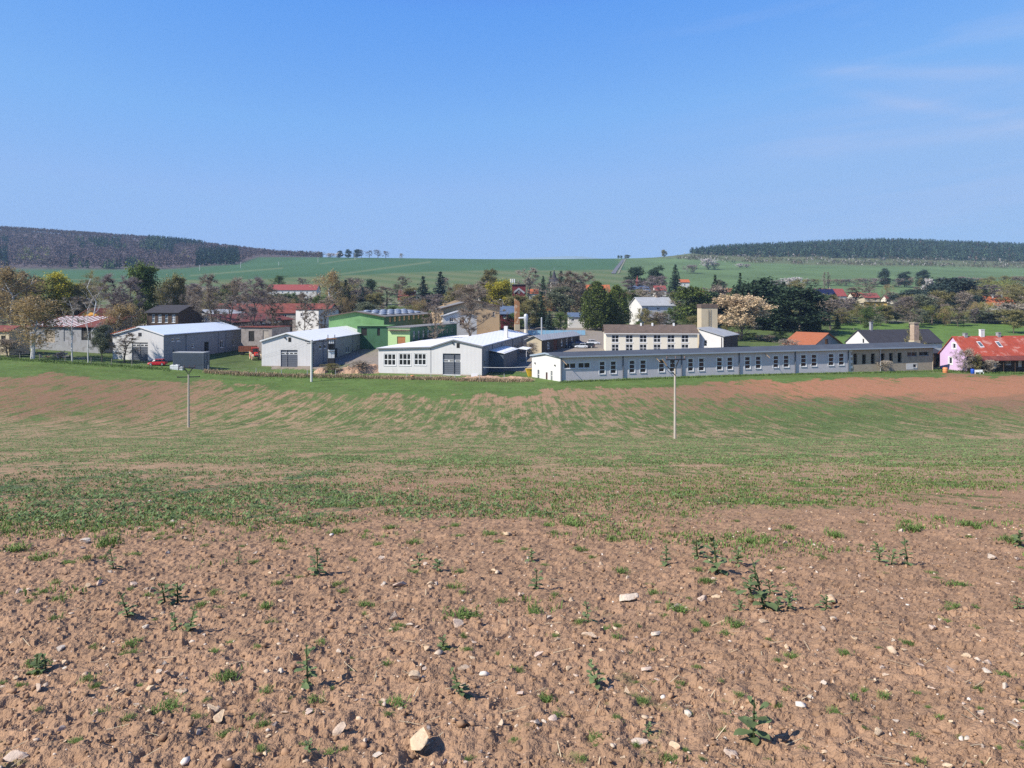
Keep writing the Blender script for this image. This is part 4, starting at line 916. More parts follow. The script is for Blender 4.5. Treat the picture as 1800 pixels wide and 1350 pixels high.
for s0, s1, hh_ in ((0, prof[1][0], wins), (prof[1][0], prof[2][0], [(dr[0], prof[2][0], dr[2], dr[3])]), (prof[2][0], W3, [(prof[2][0], dr[1], dr[2], dr[3])])):
    mb = MB(); holed_wall(mb, fr3, s0, s1, -.8, top3, hh_, .3); mb.build("wall", "panel_white", root)
for h in wins: window(root, fr3, h, 3, 2, depth=.08, bar=.2, surround=.08)
door(root, fr3, dr, "shutter_grey", .25, "shutter_door", (.60, .70, 3))
small_box(root, fr3, 805.3, 607.5, .75, 1.1, "void", "vent"); small_box(root, fr3, 796, 603, .3, .35, "steel_dark", "wall_lamp", .3); small_box(root, fr3, 757.3, 633, .12, 6.2, "panel_side_shaded", "corner_strip", .05)
rr3 = Fr(fr3.p(W3, 0, 0), -fr3.n); lf3 = Fr(fr3.p(0, -L3, 0), fr3.n)
R3 = [rr3.rect(*h) for h in ((851, 853.5, 634, 648), (888.3, 896.5, 610.5, 636), (903.5, 906.5, 606.5, 634), (908.2, 911, 606, 632.5), (914, 916.5, 616, 628), (922, 924.3, 614, 626))]
mb = MB(); holed_wall(mb, rr3, 0, L3, -.8, lambda u: prof[3][1], R3, .25); mb.build("wall", "panel_side_shaded", root)
for k, h in enumerate(R3):
    if k == 1: door(root, rr3, h, "void", .2)
    else: window(root, rr3, h, 1, 3 if k in (2, 3) else 1, depth=.2)
mb = MB(); holed_wall(mb, lf3, 0, L3, -.8, lambda u: prof[0][1], []); mb.build("wall", "panel_side_shaded", root)
bk3 = Fr(fr3.p(W3, -L3, 0), -fr3.u); MB().add([bk3.p(0, 0, -.8), bk3.p(W3, 0, -.8)] + [bk3.p(W3 - u, 0, z_) for u, z_ in prof], [(0, 1, 2, 3, 4, 5)]).build("wall", "panel_side_shaded", root)
mb = MB(); o_ = .35
pp = [(prof[0][0] - o_, prof[0][1] - .02)] + prof[1:3] + [(W3 + o_, prof[3][1] - o_ * .28)]
for (ua, za), (ub, zb_) in zip(pp[:-1], pp[1:]): slab(mb, [fr3.p(ua, o_, za + .2), fr3.p(ub, o_, zb_ + .2), fr3.p(ub, -L3 - o_, zb_ + .2), fr3.p(ua, -L3 - o_, za + .2)], .18)
rf = mb.build("roof", "roof_white", root); mb = MB()
for (ua, za), (ub, zb_) in zip(pp[:-1], pp[1:]): mb.prism([fr3.p(ua, o_ + .004, za - .14), fr3.p(ub, o_ + .004, zb_ - .14), fr3.p(ub, o_ + .004, zb_ + .17), fr3.p(ua, o_ + .004, za + .17)], fr3.n * .05)
mb.build("fascia", "panel_side_shaded", rf); u = fr3.at(839); MB().box(fr3, u - .5, u + .5, -34, -33, prof[2][1] - 1, prof[2][1] + 2.2).build("chimney", "render_white", rf)
# lean-to on the right side
u0, u1 = rr3.at(860), rr3.at(886); z0 = rr3.zat(u0, 617); mb = MB(); mb.box(rr3, u0, u1, .05, 3.6, -.5, z0 - .4); mb.build("lean_to", "container_blue", root, "dark lean-to shed against the right wall")
slab(mb := MB(), [rr3.p(u0 - .4, 4.0, z0 - .5), rr3.p(u1 + .3, 4.0, z0 - .5), rr3.p(u1 + .3, .06, z0 + .25), rr3.p(u0 - .4, .06, z0 + .25)], .12); mb.build("lean_to_roof", "roof_white", root)
u2 = rr3.at(889); slab(mb := MB(), [rr3.p(u1 + .5, 6.2, z0 - .75), rr3.p(u2 + 6, 6.2, z0 - .75), rr3.p(u2 + 6, 3.7, z0 - .45), rr3.p(u1 + .5, 3.7, z0 - .45)], .12); cn = mb.build("canopy", "roof_white", root); MB().tube(rr3.p(u1 + .8, 6.0, -.6), rr3.p(u1 + .8, 6.0, z0 - .85), .07, .07, 6).build("post", "frame_white", cn)
for b_ in (h1, h2):
    f_ = b_['rr']; MB().tube(f_.p(-.3, .42, b_['he2'] - .12), f_.p(b_['L'] + .3, .42, b_['he2'] - .12), .10, .10, 6).build("gutter", "panel_side_shaded", b_['roof'])
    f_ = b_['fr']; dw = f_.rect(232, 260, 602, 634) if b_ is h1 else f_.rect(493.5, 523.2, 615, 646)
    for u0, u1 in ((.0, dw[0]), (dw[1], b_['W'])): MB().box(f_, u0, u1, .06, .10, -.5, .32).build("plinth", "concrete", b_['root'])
MB().tube(rr3.p(-.3, .42, prof[3][1] - .15), rr3.p(L3 + .3, .42, prof[3][1] - .15), .10, .10, 6).build("gutter", "panel_side_shaded", rf)
for u0, u1 in ((0, dr[0]), (dr[1], W3)): MB().box(fr3, u0, u1, .004, .04, -.5, .35).build("plinth", "concrete", root)
for px_ in (865.5, 882, 901, 917.5): u = rr3.at(px_); MB().tube(rr3.p(u, .1, -.2), rr3.p(u, .1, prof[3][1] - .2), .09, .09, 6).build("downpipe", "panel_side_shaded", root)
# ------------------------------------------------------------------ green works with skylight domes
A, B = (578, 231), (675, 228)
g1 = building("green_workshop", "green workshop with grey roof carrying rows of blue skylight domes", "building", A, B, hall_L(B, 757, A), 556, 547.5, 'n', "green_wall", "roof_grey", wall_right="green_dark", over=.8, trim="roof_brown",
    right=[(684 + i * 8.4, 689 + i * 8.2, 557 - i * .75, 567 - i * 1.05, 'w', (1, 2)) for i in range(8)], frame="green_dark")
f = g1['fr']
for i in range(6):
    for j in range(3):
        u = g1['W'] * (.58 + .14 * j); n = -6 - i * (g1['L'] - 12) / 5.5; zc = g1['hr'] + (g1['he2'] - g1['hr']) * ((u / g1['W']) - .5) / .5 + .12
        V, Fc = ICO2; c = f.p(u, n, zc); mb = MB().add([c + Vector((v[0] * 1.5, v[1] * 1.9, max(v[2], -.1) * .62)) for v in V], [tuple(q) for q in Fc]); mb.build("skylight_dome", "dome_plastic", g1['roof'], smooth=True)
A, B = (682, 206), (720.5, 204)
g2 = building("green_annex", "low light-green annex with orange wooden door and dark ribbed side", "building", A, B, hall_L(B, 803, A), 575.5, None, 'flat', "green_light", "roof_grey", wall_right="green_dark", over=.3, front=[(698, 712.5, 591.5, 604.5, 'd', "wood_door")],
    right=[(726 + i * 8.5, 730.5 + i * 8.3, 581 - i * .6, 600 - i * 2.0, 'w', (1, 3), "glass_pale") for i in range(9)], frame="green_dark")
f = g2['fr']; slab(mb := MB(), [f.p(.3, .9, g2['he'] - .7), f.p(g2['W'] + .3, .9, g2['he'] - .7), f.p(g2['W'] + .3, .02, g2['he'] - .55), f.p(.3, .02, g2['he'] - .55)], .2); mb.build("canopy", "roof_brown", g2['root'])
building("green_passage", "dark green open passage block between the workshop gable and the annex", "building", (628, 222), (682, 221), 6, 573, None, 'flat', "green_dark", "green_wall", front=[(663, 668, 577, 590, 'v'), (635, 645, 577, 590, 'v')], over=.5)
# peach workshop with a low white gable before it
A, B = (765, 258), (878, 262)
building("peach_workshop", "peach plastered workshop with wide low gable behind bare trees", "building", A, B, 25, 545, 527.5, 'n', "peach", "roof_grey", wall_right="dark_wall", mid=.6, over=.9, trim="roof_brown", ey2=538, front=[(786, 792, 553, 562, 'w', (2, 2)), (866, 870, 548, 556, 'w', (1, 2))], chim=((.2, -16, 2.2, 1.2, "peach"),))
building("white_shed", "low white-gabled shed standing before the peach workshop", "building", (779, 243), (838, 245), 9, 556, 547, 'n', "render_white", "roof_greylight", over=.5, front=[(808, 816, 560, 572, 'd', "door_brown"), (790, 797, 558, 566, 'w', (2, 1))])
building("peach_annex", "small tan block left of the peach workshop gable", "building", (762, 250), (779.5, 250.5), 5, 547, None, 'flat', "peach", "roof_brown", over=.2)
# ------------------------------------------------------------------ grey low shed beside the yard
A, B = (926, 212), (952, 210)
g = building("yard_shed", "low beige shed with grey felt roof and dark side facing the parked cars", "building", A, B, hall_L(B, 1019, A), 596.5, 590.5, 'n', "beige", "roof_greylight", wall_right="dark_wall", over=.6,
    right=[(962, 966, 601, 613, 'w', (1, 2), "glass_pale"), (973, 980, 597, 617, 'd', "door_brown"), (986, 989, 597, 608, 'w', (1, 2), "glass_pale"), (995, 998, 595, 605, 'w', (1, 2), "glass_pale"), (1004, 1007, 592, 602, 'w', (1, 2), "glass_pale")])
# ------------------------------------------------------------------ cream office block
A, B = (1065, 214), (1226, 212)
wc = [(x, x + 13, y0, y1, 'w', (2, 2)) for x in (1075, 1099.7, 1124.1, 1148.6, 1173, 1197.6) for y0, y1 in ((588.6, 602), (605, 618.4))]
g = building("cream_building", "cream two-storey block with six window columns behind the long grey factory", "building", A, B, 12, 585.5, 571.5, 'u', "cream", "roof_brown", over=.5, front=wc, trim="render_white", wdepth=.12)
for px_ in (1130, 1150.5, 1189): u = g['fr'].at(px_); MB().box(g['fr'], u - .25, u + .25, -5.5, -5, g['hr'] - .6, g['hr'] + .7).build("roof_vent", "plastic_white", g['roof'])
A, B = (1229, 214), (1271.5, 210)
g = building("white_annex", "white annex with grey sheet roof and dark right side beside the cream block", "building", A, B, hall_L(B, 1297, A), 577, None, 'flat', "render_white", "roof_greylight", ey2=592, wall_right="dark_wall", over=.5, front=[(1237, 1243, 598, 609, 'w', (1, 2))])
f = g['fr']; MB().tube(f.p(g['W'] - .5, .15, -.2), f.p(g['W'] - .5, .15, g['he2'] - .2), .1, .1, 6).build("downpipe", "dark_wall", g['root'])
a = G(1233, 224); k = empty("chimney_tower", a, "square beige rendered chimney tower with dark capped top above the white annex", "chimney"); b = G(1261.5, 224); fx = Fr(a, (1, .03)); w = b.x - a.x; zt = -(534.5 - HZ) / F * 224 - a.z; zc = -(541.5 - HZ) / F * 224 - a.z
MB().box(fx, 0, w, -w * .9, 0, -.5, zc).build("shaft", "beige", k); MB().box(fx, -.12, w + .12, -w * .9 - .12, .12, zc, zt).build("cap", "roof_brown", k)
mb = MB(); u0 = fx.at(1246) if False else w * .5
for s in (-.35, .35): mb.tube(fx.p(u0 + s, .15, 3.5), fx.p(u0 + s, .15, zc - .3), .04, .04, 4)
for i in range(16): z = 3.8 + i * (zc - 4.5) / 16; mb.tube(fx.p(u0 - .35, .15, z), fx.p(u0 + .35, .15, z), .035, .035, 4)
mb.build("ladder", "steel_dark", k)
# ------------------------------------------------------------------ near houses on the right
# pink house
A, B = (1700, 176), (1905, 181)
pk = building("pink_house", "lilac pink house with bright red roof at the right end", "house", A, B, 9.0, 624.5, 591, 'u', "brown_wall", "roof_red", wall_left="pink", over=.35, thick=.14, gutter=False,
    front=[(1722, 1729, 631, 643, 'w', (1, 1)), (1747, 1753, 630, 645, 'd', "render_white"), (1768, 1777, 630, 641, 'w', (2, 1)), (1790, 1797, 630, 645, 'd', "render_white")], left=[(1674.5, 1680, 604, 612.5, 'w', (1, 1)), (1668, 1673.5, 628.5, 639.5, 'w', (1, 1))])
f = pk['fr']
for h in ((1674.5, 1680, 604, 612.5), (1668, 1673.5, 628.5, 639.5)):
    q = pk['lf'].rect(*h); w_ = .28; mb = MB(); L_ = pk['lf']
    mb.box(L_, q[0] - w_, q[0], .004, .05, q[2] - w_, q[3] + w_).box(L_, q[1], q[1] + w_, .004, .05, q[2] - w_, q[3] + w_).box(L_, q[0], q[1], .004, .05, q[2] - w_, q[2] - .1).box(L_, q[0], q[1], .004, .05, q[3], q[3] + w_); mb.build("window_surround", "frame_white", pk['root'])
slab(mb := MB(), [f.p(1.2, 2.6, pk['he'] - 1.15), f.p(pk['W'], 2.6, pk['he'] - 1.15), f.p(pk['W'], .36, pk['he'] - .25), f.p(1.2, .36, pk['he'] - .25)], .12); pv = mb.build("porch_roof", "roof_maroon", pk['root'])
for i in range(8): u = 1.6 + i * 3.2; MB().tube(f.p(u, 2.4, -.4), f.p(u, 2.4, pk['he'] - 1.2), .08, .08, 5).build("post", "brown_wall", pv)
for px_, py_ in ((1737, 608), (1770, 607.5)):
    u = f.at(px_); n_ = -2.4; zz = pk['he'] + (pk['hr'] - pk['he']) * 2.4 / 4.5; sl = (pk['hr'] - pk['he']) / 4.5
    q = [f.p(u - .55, n_ + .7, zz - .7 * sl + .2), f.p(u + .55, n_ + .7, zz - .7 * sl + .2), f.p(u + .55, n_ - .7, zz + .7 * sl + .2), f.p(u - .55, n_ - .7, zz + .7 * sl + .2)]; slab(mb := MB(), q, .1); sk_ = mb.build("skylight", "frame_white", pk['roof'])
    c = sum(q, Vector()) / 4; q2 = [c + (p_ - c) * .78 + up * .015 for p_ in q]; slab(mb := MB(), q2, .02); mb.build("pane", "glass_pale", sk_)
for px_, w_, h_, m_ in ((1707.5, .8, .8, "concrete_grey"), (1735.5, .55, 1.7, "plastic_white"), (1739.5, .55, 1.7, "plastic_white"), (1767.5, .8, .9, "concrete_grey")):
    u = f.at(px_) * 1.0 + 2.2; MB().box(f, u - w_ / 2, u + w_ / 2, -4.5 - w_ / 2, -4.5 + w_ / 2, pk['hr'] - .4, pk['hr'] + h_).box(f, u - w_ * .6, u + w_ * .6, -4.5 - w_ * .6, -4.5 + w_ * .6, pk['hr'] + h_, pk['hr'] + h_ + .12).build("chimney", m_, pk['roof'])
# white gabled house with dark roof, orange tiled house
A, B = (1531, 205), (1656, 212)
g = building("dark_roofed_house", "white-gabled house with dark slate roof showing over the concrete factory end", "house", A, B, 10, 604.5, 580, 'u', "render_white", "roof_dark", over=.3, left=[(1515.5, 1519, 595.5, 603.5, 'w', (1, 1))], chim=((.18, -5, 6.0, .7, "concrete_grey"),))
A, B = (1431, 214), (1477.5, 223)
g = building("orange_tiled_house", "small house with orange tiled roof and pale gable behind the factory roof", "house", A, B, 10, 606.5, 586, 'n', "concrete_grey", "roof_tile", over=.5, front=[(1450, 1456, 596, 606.5, 'd', "wood_door")], wall_left="render_white")
# ------------------------------------------------------------------ older sheds on the left
A, B = (52, 197), (176, 190)
g = building("grey_shed", "long grey rendered shed with rusty red striped roof behind the birches", "building", A, B, 11, 573, 557, 'mono', "concrete_grey", "roof_maroon", over=.6, front=[(80, 96.5, 580, 602, 'd', "concrete"), (112, 126, 578, 600, 'd', "concrete_grey"), (143, 160, 575, 598, 'v')])
f = g['fr']; sl = (g['hr'] - g['he']) / 11
mb = MB()
for i in range(9):
    u = 1.0 + i * 1.9; slab(mb, [f.p(u, .55, g['he'] - .55 * sl + .215), f.p(u + .55, .55, g['he'] - .55 * sl + .215), f.p(u + 1.0, -10.5, g['hr'] + .19), f.p(u + .45, -10.5, g['hr'] + .19)], .03)
mb.build("roof_strip", "roof_white", g['roof'], "pale worn strips across the red roof")
building("orange_gabled_house", "bright orange gable showing above the striped shed roof", "house", (137, 226), (179, 224), 12, 556, 543, 'n', "orange_wall", "roof_maroon", over=.6)
building("dark_brown_house", "dark brown house with bright windows behind the trees left of the red sheds", "house", (258, 222), (313, 220), 12, 549, 537, 'u', "brown_wall", "roof_dark", over=.6, front=[(267, 272, 553, 567, 'w', (1, 2), "glass_pale"), (277.5, 284, 553, 567, 'w', (2, 3), "glass_pale"), (290, 295, 553, 567, 'w', (1, 2), "glass_pale"), (302, 308, 553, 567, 'w', (2, 3), "glass_pale")])
building("little_shed", "tiny red-roofed shed at the left edge below the trees", "building", (-40, 181), (16, 179), 6, 581, 573, 'u', "beige", "roof_maroon", over=.5, front=[(2, 10, 590, 606, 'd', "void")])
A, B = (322, 236), (408, 233)
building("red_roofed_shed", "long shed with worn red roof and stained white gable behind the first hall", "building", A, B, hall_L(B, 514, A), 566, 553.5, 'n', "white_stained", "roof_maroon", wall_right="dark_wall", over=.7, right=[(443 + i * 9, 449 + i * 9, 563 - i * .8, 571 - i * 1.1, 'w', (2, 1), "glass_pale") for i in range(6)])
building("lean_shed", "dim stone lean-to shed with flat rusty roof beside the tractor trailer", "building", (424, 208), (478, 205), 9, 575, None, 'flat', "stone_wall", "roof_maroon", over=.4, front=[(437, 447, 582, 600, 'v'), (462, 472, 581, 600, 'd', "wood_grey")])
building("grey_gabled_shed", "grey gabled shed with pale roof behind the worn red one", "building", (311, 262), (376, 258), 20, 552, 545, 'n', "concrete_grey", "roof_greylight", over=.5)
building("rust_roofed_store", "long store with rust-red roof and white end wall beyond the bare trees", "building", (372, 300), (575, 292), 13, 549, 534, 'u', "stone_wall", "roof_maroon", over=.6, front=[(400 + i * 24, 408 + i * 24, 552, 558, 'w', (2, 1)) for i in range(6)])
building("white_store", "white rendered block with low dark roof left of the green workshop", "building", (520, 266), (560, 262), 12, 544, None, 'flat', "render_white", "roof_maroon", wall_right="render_grey", over=.4, front=[(528, 534, 550, 557, 'w', (2, 1))])
# blue arched tarpaulin roofs
for px0, px1, lb in ((346, 376, "blue tarpaulin vault over the store yard, farther from the rust-red roof"), (377, 413, "blue tarpaulin vault over the store yard, nearer the rust-red roof")):
    a, b = G(px0, 318), G(px1, 316); k = empty("tarpaulin_shelter", a, lb, "shelter", "blue tarpaulin shelters"); w = b.x - a.x; zt = -(534 - HZ) / F * 317 - a.z; ze = zt - 2.0; mb = MB(); n = 10
    for i in range(n):
        t0, t1 = math.pi * i / n, math.pi * (i + 1) / n; p0 = (a.x + w * (.5 - .5 * math.cos(t0)), ze + 2.0 * math.sin(t0)); p1 = (a.x + w * (.5 - .5 * math.cos(t1)), ze + 2.0 * math.sin(t1))
        mb.hexa([(p0[0], a.y, a.z + p0[1] - .06), (p1[0], a.y, a.z + p1[1] - .06), (p1[0], a.y + 18, a.z + p1[1] - .06), (p0[0], a.y + 18, a.z + p0[1] - .06), (p0[0], a.y, a.z + p0[1]), (p1[0], a.y, a.z + p1[1]), (p1[0], a.y + 18, a.z + p1[1]), (p0[0], a.y + 18, a.z + p0[1])])
    mb.build("cover", "tarp_blue", k); MB().abox(a.x + .1, b.x - .1, a.y + .3, a.y + 17.5, a.z - .5, a.z + ze).build("wall", "beige", k)
# ------------------------------------------------------------------ village houses
def house(x0, x1, d, ey, ry, label, wall="render_white", roof="roof_tile", L=9, ridge='u', yaw=0, name="village_house", cat="house", win=2, chim=True, **kw):
    k = (x1 - CX) / F; a = Vector((wx_(x0, d), d)); c, s = math.cos(math.radians(yaw)), math.sin(math.radians(yaw)); t_ = (k * a.y - a.x) / (c - k * s); d1 = d + s * t_
    front = kw.pop("front", None)
    if front is None:
        front = []; gy0 = ey + 2.0; hgt = 1.15 * F / d
        for i in range(win):
            xc = x0 + (x1 - x0) * (i + .5) / win; ww = min(1.2 * F / d, (x1 - x0) / win * .6); front.append((xc - ww / 2, xc + ww / 2, gy0 + 1.2, gy0 + 1.2 + hgt, 'w', (2, 1)))
    ch = kw.pop("chims", ((.65, -L * .5 if ridge == 'u' else -3, (ey - ry if ry else 0) * d / F + .9, .7, "brick_chimney"),) if chim else ())
    return building(name, label, cat, (x0, d), (x1, d1), L, ey, ry, ridge, wall, roof, front=front, chim=ch, over=.45, group="village houses" if name == "village_house" else None, **kw)
house(325, 373, 520, 503.5, None, "pale flat-roofed apartment block behind the bare trees", "beige", "roof_greylight", 12, 'flat', name="apartment_block", cat="building", win=6, chim=False)
house(470, 556, 500, 509.5, 500.5, "long white house with crimson roof below the striped field", "render_white", "roof_crimson", 11, 'u', win=8)
house(700, 729, 430, 527, 511, "house with a plum-brown hipped roof left of two dark spruces", "beige", "roof_maroon", 9, 'u', win=2)
house(746, 790, 385, 531, 520, "low house with dark brown roof and two white chimneys behind the peach workshop", "beige", "roof_brown", 10, 'u', win=4)
house(640, 662, 440, 530, 520.5, "small house with red roof and white chimney left of the plum-brown roof", "cream", "roof_tile", 8, 'u', win=2)
house(929, 946, 450, 515.5, 508.5, "small white house with an orange roof right of the dark red tower house", "render_white", "roof_orange", 8, 'u', win=2)
house(954, 976, 400, 518, None, "orange brick house with flat brown roof below the church", "brick_orange", "roof_brown", 9, 'flat', win=2, chim=False)
house(1030, 1072, 425, 513, 501, "orange-roofed house half hidden by the two big thujas", "render_white", "roof_orange", 10, 'u', win=3)
house(1152, 1171, 450, 510, 502.5, "small white house with dark red roof near the red church tower", "render_white", "roof_crimson", 8, 'u', win=2)
house(1128, 1186, 300, 537, 523, "white house with a pale grey sheet roof before the bare purple trees", "render_white", "roof_greylight", 13, 'u', yaw=14, win=3)
house(1196, 1212, 560, 496, 491.5, "tiny white house with red roof alone at the field's edge", "render_white", "roof_orange", 8, 'u', win=1, chim=False)
house(1232, 1243, 420, 520, 511.5, "orange roof corner showing between the dark conifers", "cream", "roof_orange", 8, 'n', win=1, chim=False)
g = house(1428, 1488, 430, 520, 508, "white house with dark solar panels and red hipped roof end", "render_white", "roof_crimson", 12, 'u', win=4)
f = g['fr']; slb = (g['hr'] - g['he']) / 6.0
slab(mb := MB(), [f.p(.5, .3, g['he'] - .3 * slb + .26), f.p(g['W'] * .72, .3, g['he'] - .3 * slb + .26), f.p(g['W'] * .72, -5.6, g['hr'] - .4 * slb + .26), f.p(1.5, -5.6, g['hr'] - .4 * slb + .26)], .06); mb.build("solar_panel", "roof_solar", g['roof'])
house(1520, 1546, 450, 523, 516, "house with a dull crimson roof behind the yellow house", "beige", "roof_crimson", 9, 'u', win=2)
house(1531, 1559, 400, 531, None, "small bright yellow house with a flat roof among bare orchard trees", "yellow_wall", "roof_brown", 8, 'flat', win=2, chim=False)
house(1599, 1612, 400, 524, 514.5, "red gable roof poking out of the dark pines", "render_white", "roof_crimson", 8, 'n', win=1, chim=False)
house(1708, 1723, 390, 539, 528, "cream gabled house left of the pointed dark spruce", "cream", "roof_dark", 9, 'n', win=1, chim=False)
house(1738, 1786, 385, 537, 521, "white house with broad orange roof and two chimneys at the right", "render_white", "roof_orange", 11, 'u', win=3, chims=((.35, -4.5, 5.6, .7, "render_white"), (.68, -4.5, 5.6, .7, "render_white")))
house(1789, 1830, 470, 528, 520, "navy roofed house cut by the right edge of the picture", "beige", "roof_navy", 10, 'u', win=2)
house(880, 910, 292, 552, 539, "shed with a pale navy sheet roof left of the rusty chimney", "red_dark", "roof_navy", 9, 'mono', name="navy_roofed_shed", cat="building", win=2, chim=False)
house(1000, 1028, 300, 557, 550, "low white hut with blue-grey roof between birch and thujas", "render_white", "roof_navy", 7, 'u', name="white_hut", cat="building", win=2, chim=False)
house(1560, 1576, 460, 527, 519, "small plum-roofed house right of the yellow one", "cream", "roof_maroon", 8, 'u', win=1)
house(420, 445, 430, 531, 522, "small house with red roof among the bare trees left of the long crimson roof", "render_white", "roof_crimson", 9, 'u', win=2)
house(588, 614, 440, 531, 522, "small house with brown roof behind the tall golden birch", "cream", "roof_brown", 9, 'n', win=2)
house(1500, 1518, 470, 521.5, 514.5, "small house with red roof left of the dull crimson roof", "cream", "roof_tile", 8, 'u', win=2)
house(1640, 1662, 475, 519, 511, "small maroon-roofed house above the dark pines", "render_white", "roof_maroon", 8, 'u', win=2)
house(1690, 1713, 485, 518, 509.5, "tiled roof house right above the tallest dark pine", "cream", "roof_tile", 9, 'n', win=2)
house(1764, 1790, 530, 513, 506.5, "brown-roofed house behind the broad orange roof", "beige", "roof_brown", 9, 'u', win=2)
house(1578, 1596, 440, 526, 517.5, "dark-roofed cream house left of the red gable in the pines", "cream", "roof_dark", 8, 'n', win=1)
house(1090, 1113, 415, 523, 514, "red-roofed house between the thujas and the onion turret", "render_white", "roof_crimson", 9, 'u', win=2)
house(838, 860, 440, 520, 511.5, "brown-roofed house behind the bare tree at the peach workshop", "cream", "roof_brown", 9, 'u', win=2)
house(1268, 1290, 460, 515, 507.5, "red-roofed house showing between the slim spruces", "render_white", "roof_tile", 8, 'u', win=2)
# dark red tower house with white chevron and antennas
a, b = G(900, 345), G(924, 345); k = empty("tower_house", a, "tall dark red house with a white chevron gable and rooftop antennas", "house"); fx = Fr(a, (1, 0)); w = b.x - a.x; zt = -(501 - HZ) / F * 345 - a.z
MB().box(fx, 0, w, -7, 0, -.5, zt).build("wall", "red_dark", k); rf = MB().box(fx, -.4, w + .4, -7.4, .4, zt, zt + .35).build("roof", "roof_dark", k)
q = lambda x, y: fx.p(fx.at(x), .02, fx.zat(fx.at(x), y)); mb = MB(); mb.prism([q(902.5, 513), q(912, 505.5), q(912, 509), q(903.5, 516)], fx.n * .3); mb.prism([q(912, 505.5), q(922.5, 513.5), q(921.5, 516.5), q(912, 509)], fx.n * .3); mb.build("chevron_gable", "roof_greylight", k)
window(k, Fr(fx.p(0, .22, 0), fx.u), fx.rect(910.5, 914, 511.5, 515.5), 1, 1, depth=.1, sill=False)
for x in (893.5, 900, 896.5): MB().tube(fx.p(fx.at(x) + 1.2, -1, zt), fx.p(fx.at(x) + 1.2, -1, zt + 1.2), .06, .06, 5).tube(fx.p(fx.at(x) + 1.2, -1, zt + 1.2), fx.p(fx.at(x) + 1.2, -1, zt + 3.0), .28, .28, 8).build("antenna", "plastic_white", k)
# church with a witch's-hat tower, and the red onion turret
a = G(974, 470); k = empty("church_tower", a, "round white church tower with dark pointed spire among conifers", "church"); zs = lambda y: -(y - HZ) / F * 470 - a.z
MB().lathe(a, [(2.5, -1), (2.5, zs(494.5))], 16).build("wall", "render_white", k); MB().lathe(a, [(3.6, zs(495)), (2.9, zs(491)), (1.9, zs(488.5)), (1.6, zs(487.8)), (.9, zs(481.5)), (.12, zs(474.6))], 16).build("spire", "roof_dark", k); MB().tube(a + up * zs(475), a + up * zs(470), .09, .05, 5).build("finial", "steel", k)
for i in range(3): t_ = -1.57 + (i - 1) * .6; c = a + Vector((math.cos(t_) * 2.5, math.sin(t_) * 2.5, zs(500))); f = Fr(c, (-math.sin(t_), math.cos(t_))); MB().box(f, -.4, .4, -.1, .06, -1, 1).build("window", "glass", k)
a = G(1127, 480); k = empty("onion_turret_church", a, "small church with red onion turret over a navy roof", "church"); zs = lambda y: -(y - HZ) / F * 480 - a.z; fx = Fr(a + Vector((-6, 0, 0)), (1, .3))
MB().box(fx, 0, 14, -9, 0, -.5, zs(510)).build("wall", "render_white", k); mb = MB(); mb.prism([fx.p(0, .4, zs(510.5)), fx.p(0, -4.5, zs(501.5)), fx.p(0, -9.4, zs(510.5))], fx.u * 14); mb.build("roof", "roof_navy", k)
MB().lathe(fx.p(6, -4.5, 0), [(1.1, zs(506)), (1.0, zs(497)), (1.35, zs(496)), (1.45, zs(494)), (1.0, zs(492)), (.5, zs(490.5)), (.55, zs(489)), (.25, zs(487.5)), (.05, zs(484))], 12).build("onion_turret", "roof_crimson", k, smooth=True)
# ------------------------------------------------------------------ trees
for nm, c, v in (("twig_brown", (.275, .222, .172), .4), ("twig_purple", (.255, .210, .200), .4), ("twig_pale", (.38, .325, .26), .35), ("leaf_gold", (.36, .265, .125), .4), ("leaf_olive", (.235, .21, .085), .4), ("leaf_yellow", (.44, .39, .05), .35), ("leaf_lime", (.28, .29, .07), .35),
                 ("leaf_green", (.115, .165, .05), .4), ("needle_dark", (.034, .058, .030), .5), ("needle_blue", (.042, .066, .055), .45), ("needle_thuja", (.098, .130, .030), .5), ("petal_cream", (.72, .55, .35), .3), ("petal_white", (.68, .63, .60), .3), ("leaf_greygreen", (.17, .19, .12), .4)):
    plant_mat(nm, c, v, .8, .15 if 'needle' in nm or 'twig' in nm else .3, .18)
surf("bark", (.13, .105, .085), .95, .25, 3); surf("bark_birch", (.62, .60, .57), .85, .12, 2, ((.06, .05, .05), .9, 5, .60))
def rvec(r, n): v = r.normal(size=(n, 3)); return v / np.linalg.norm(v, axis=1, keepdims=True)
def leaf_tris(r, C, s):
    n = len(C); s = np.broadcast_to(s, n)[:, None]; a = rvec(r, n); b = np.cross(a, rvec(r, n)); b /= np.linalg.norm(b, axis=1, keepdims=True) + 1e-9
    return np.stack([C - a * s * .5 - b * s * .35, C + a * s * .6, C - a * s * .2 + b * s * .5], 1).reshape(-1, 3)
def twig_quads(r, p, d, w):
    n = len(p); q = np.cross(d, rvec(r, n)); q /= np.linalg.norm(q, axis=1, keepdims=True) + 1e-9; w = np.broadcast_to(w, n)[:, None]
    return np.stack([p - q * w, p + q * w, p + d], 1).reshape(-1, 3)
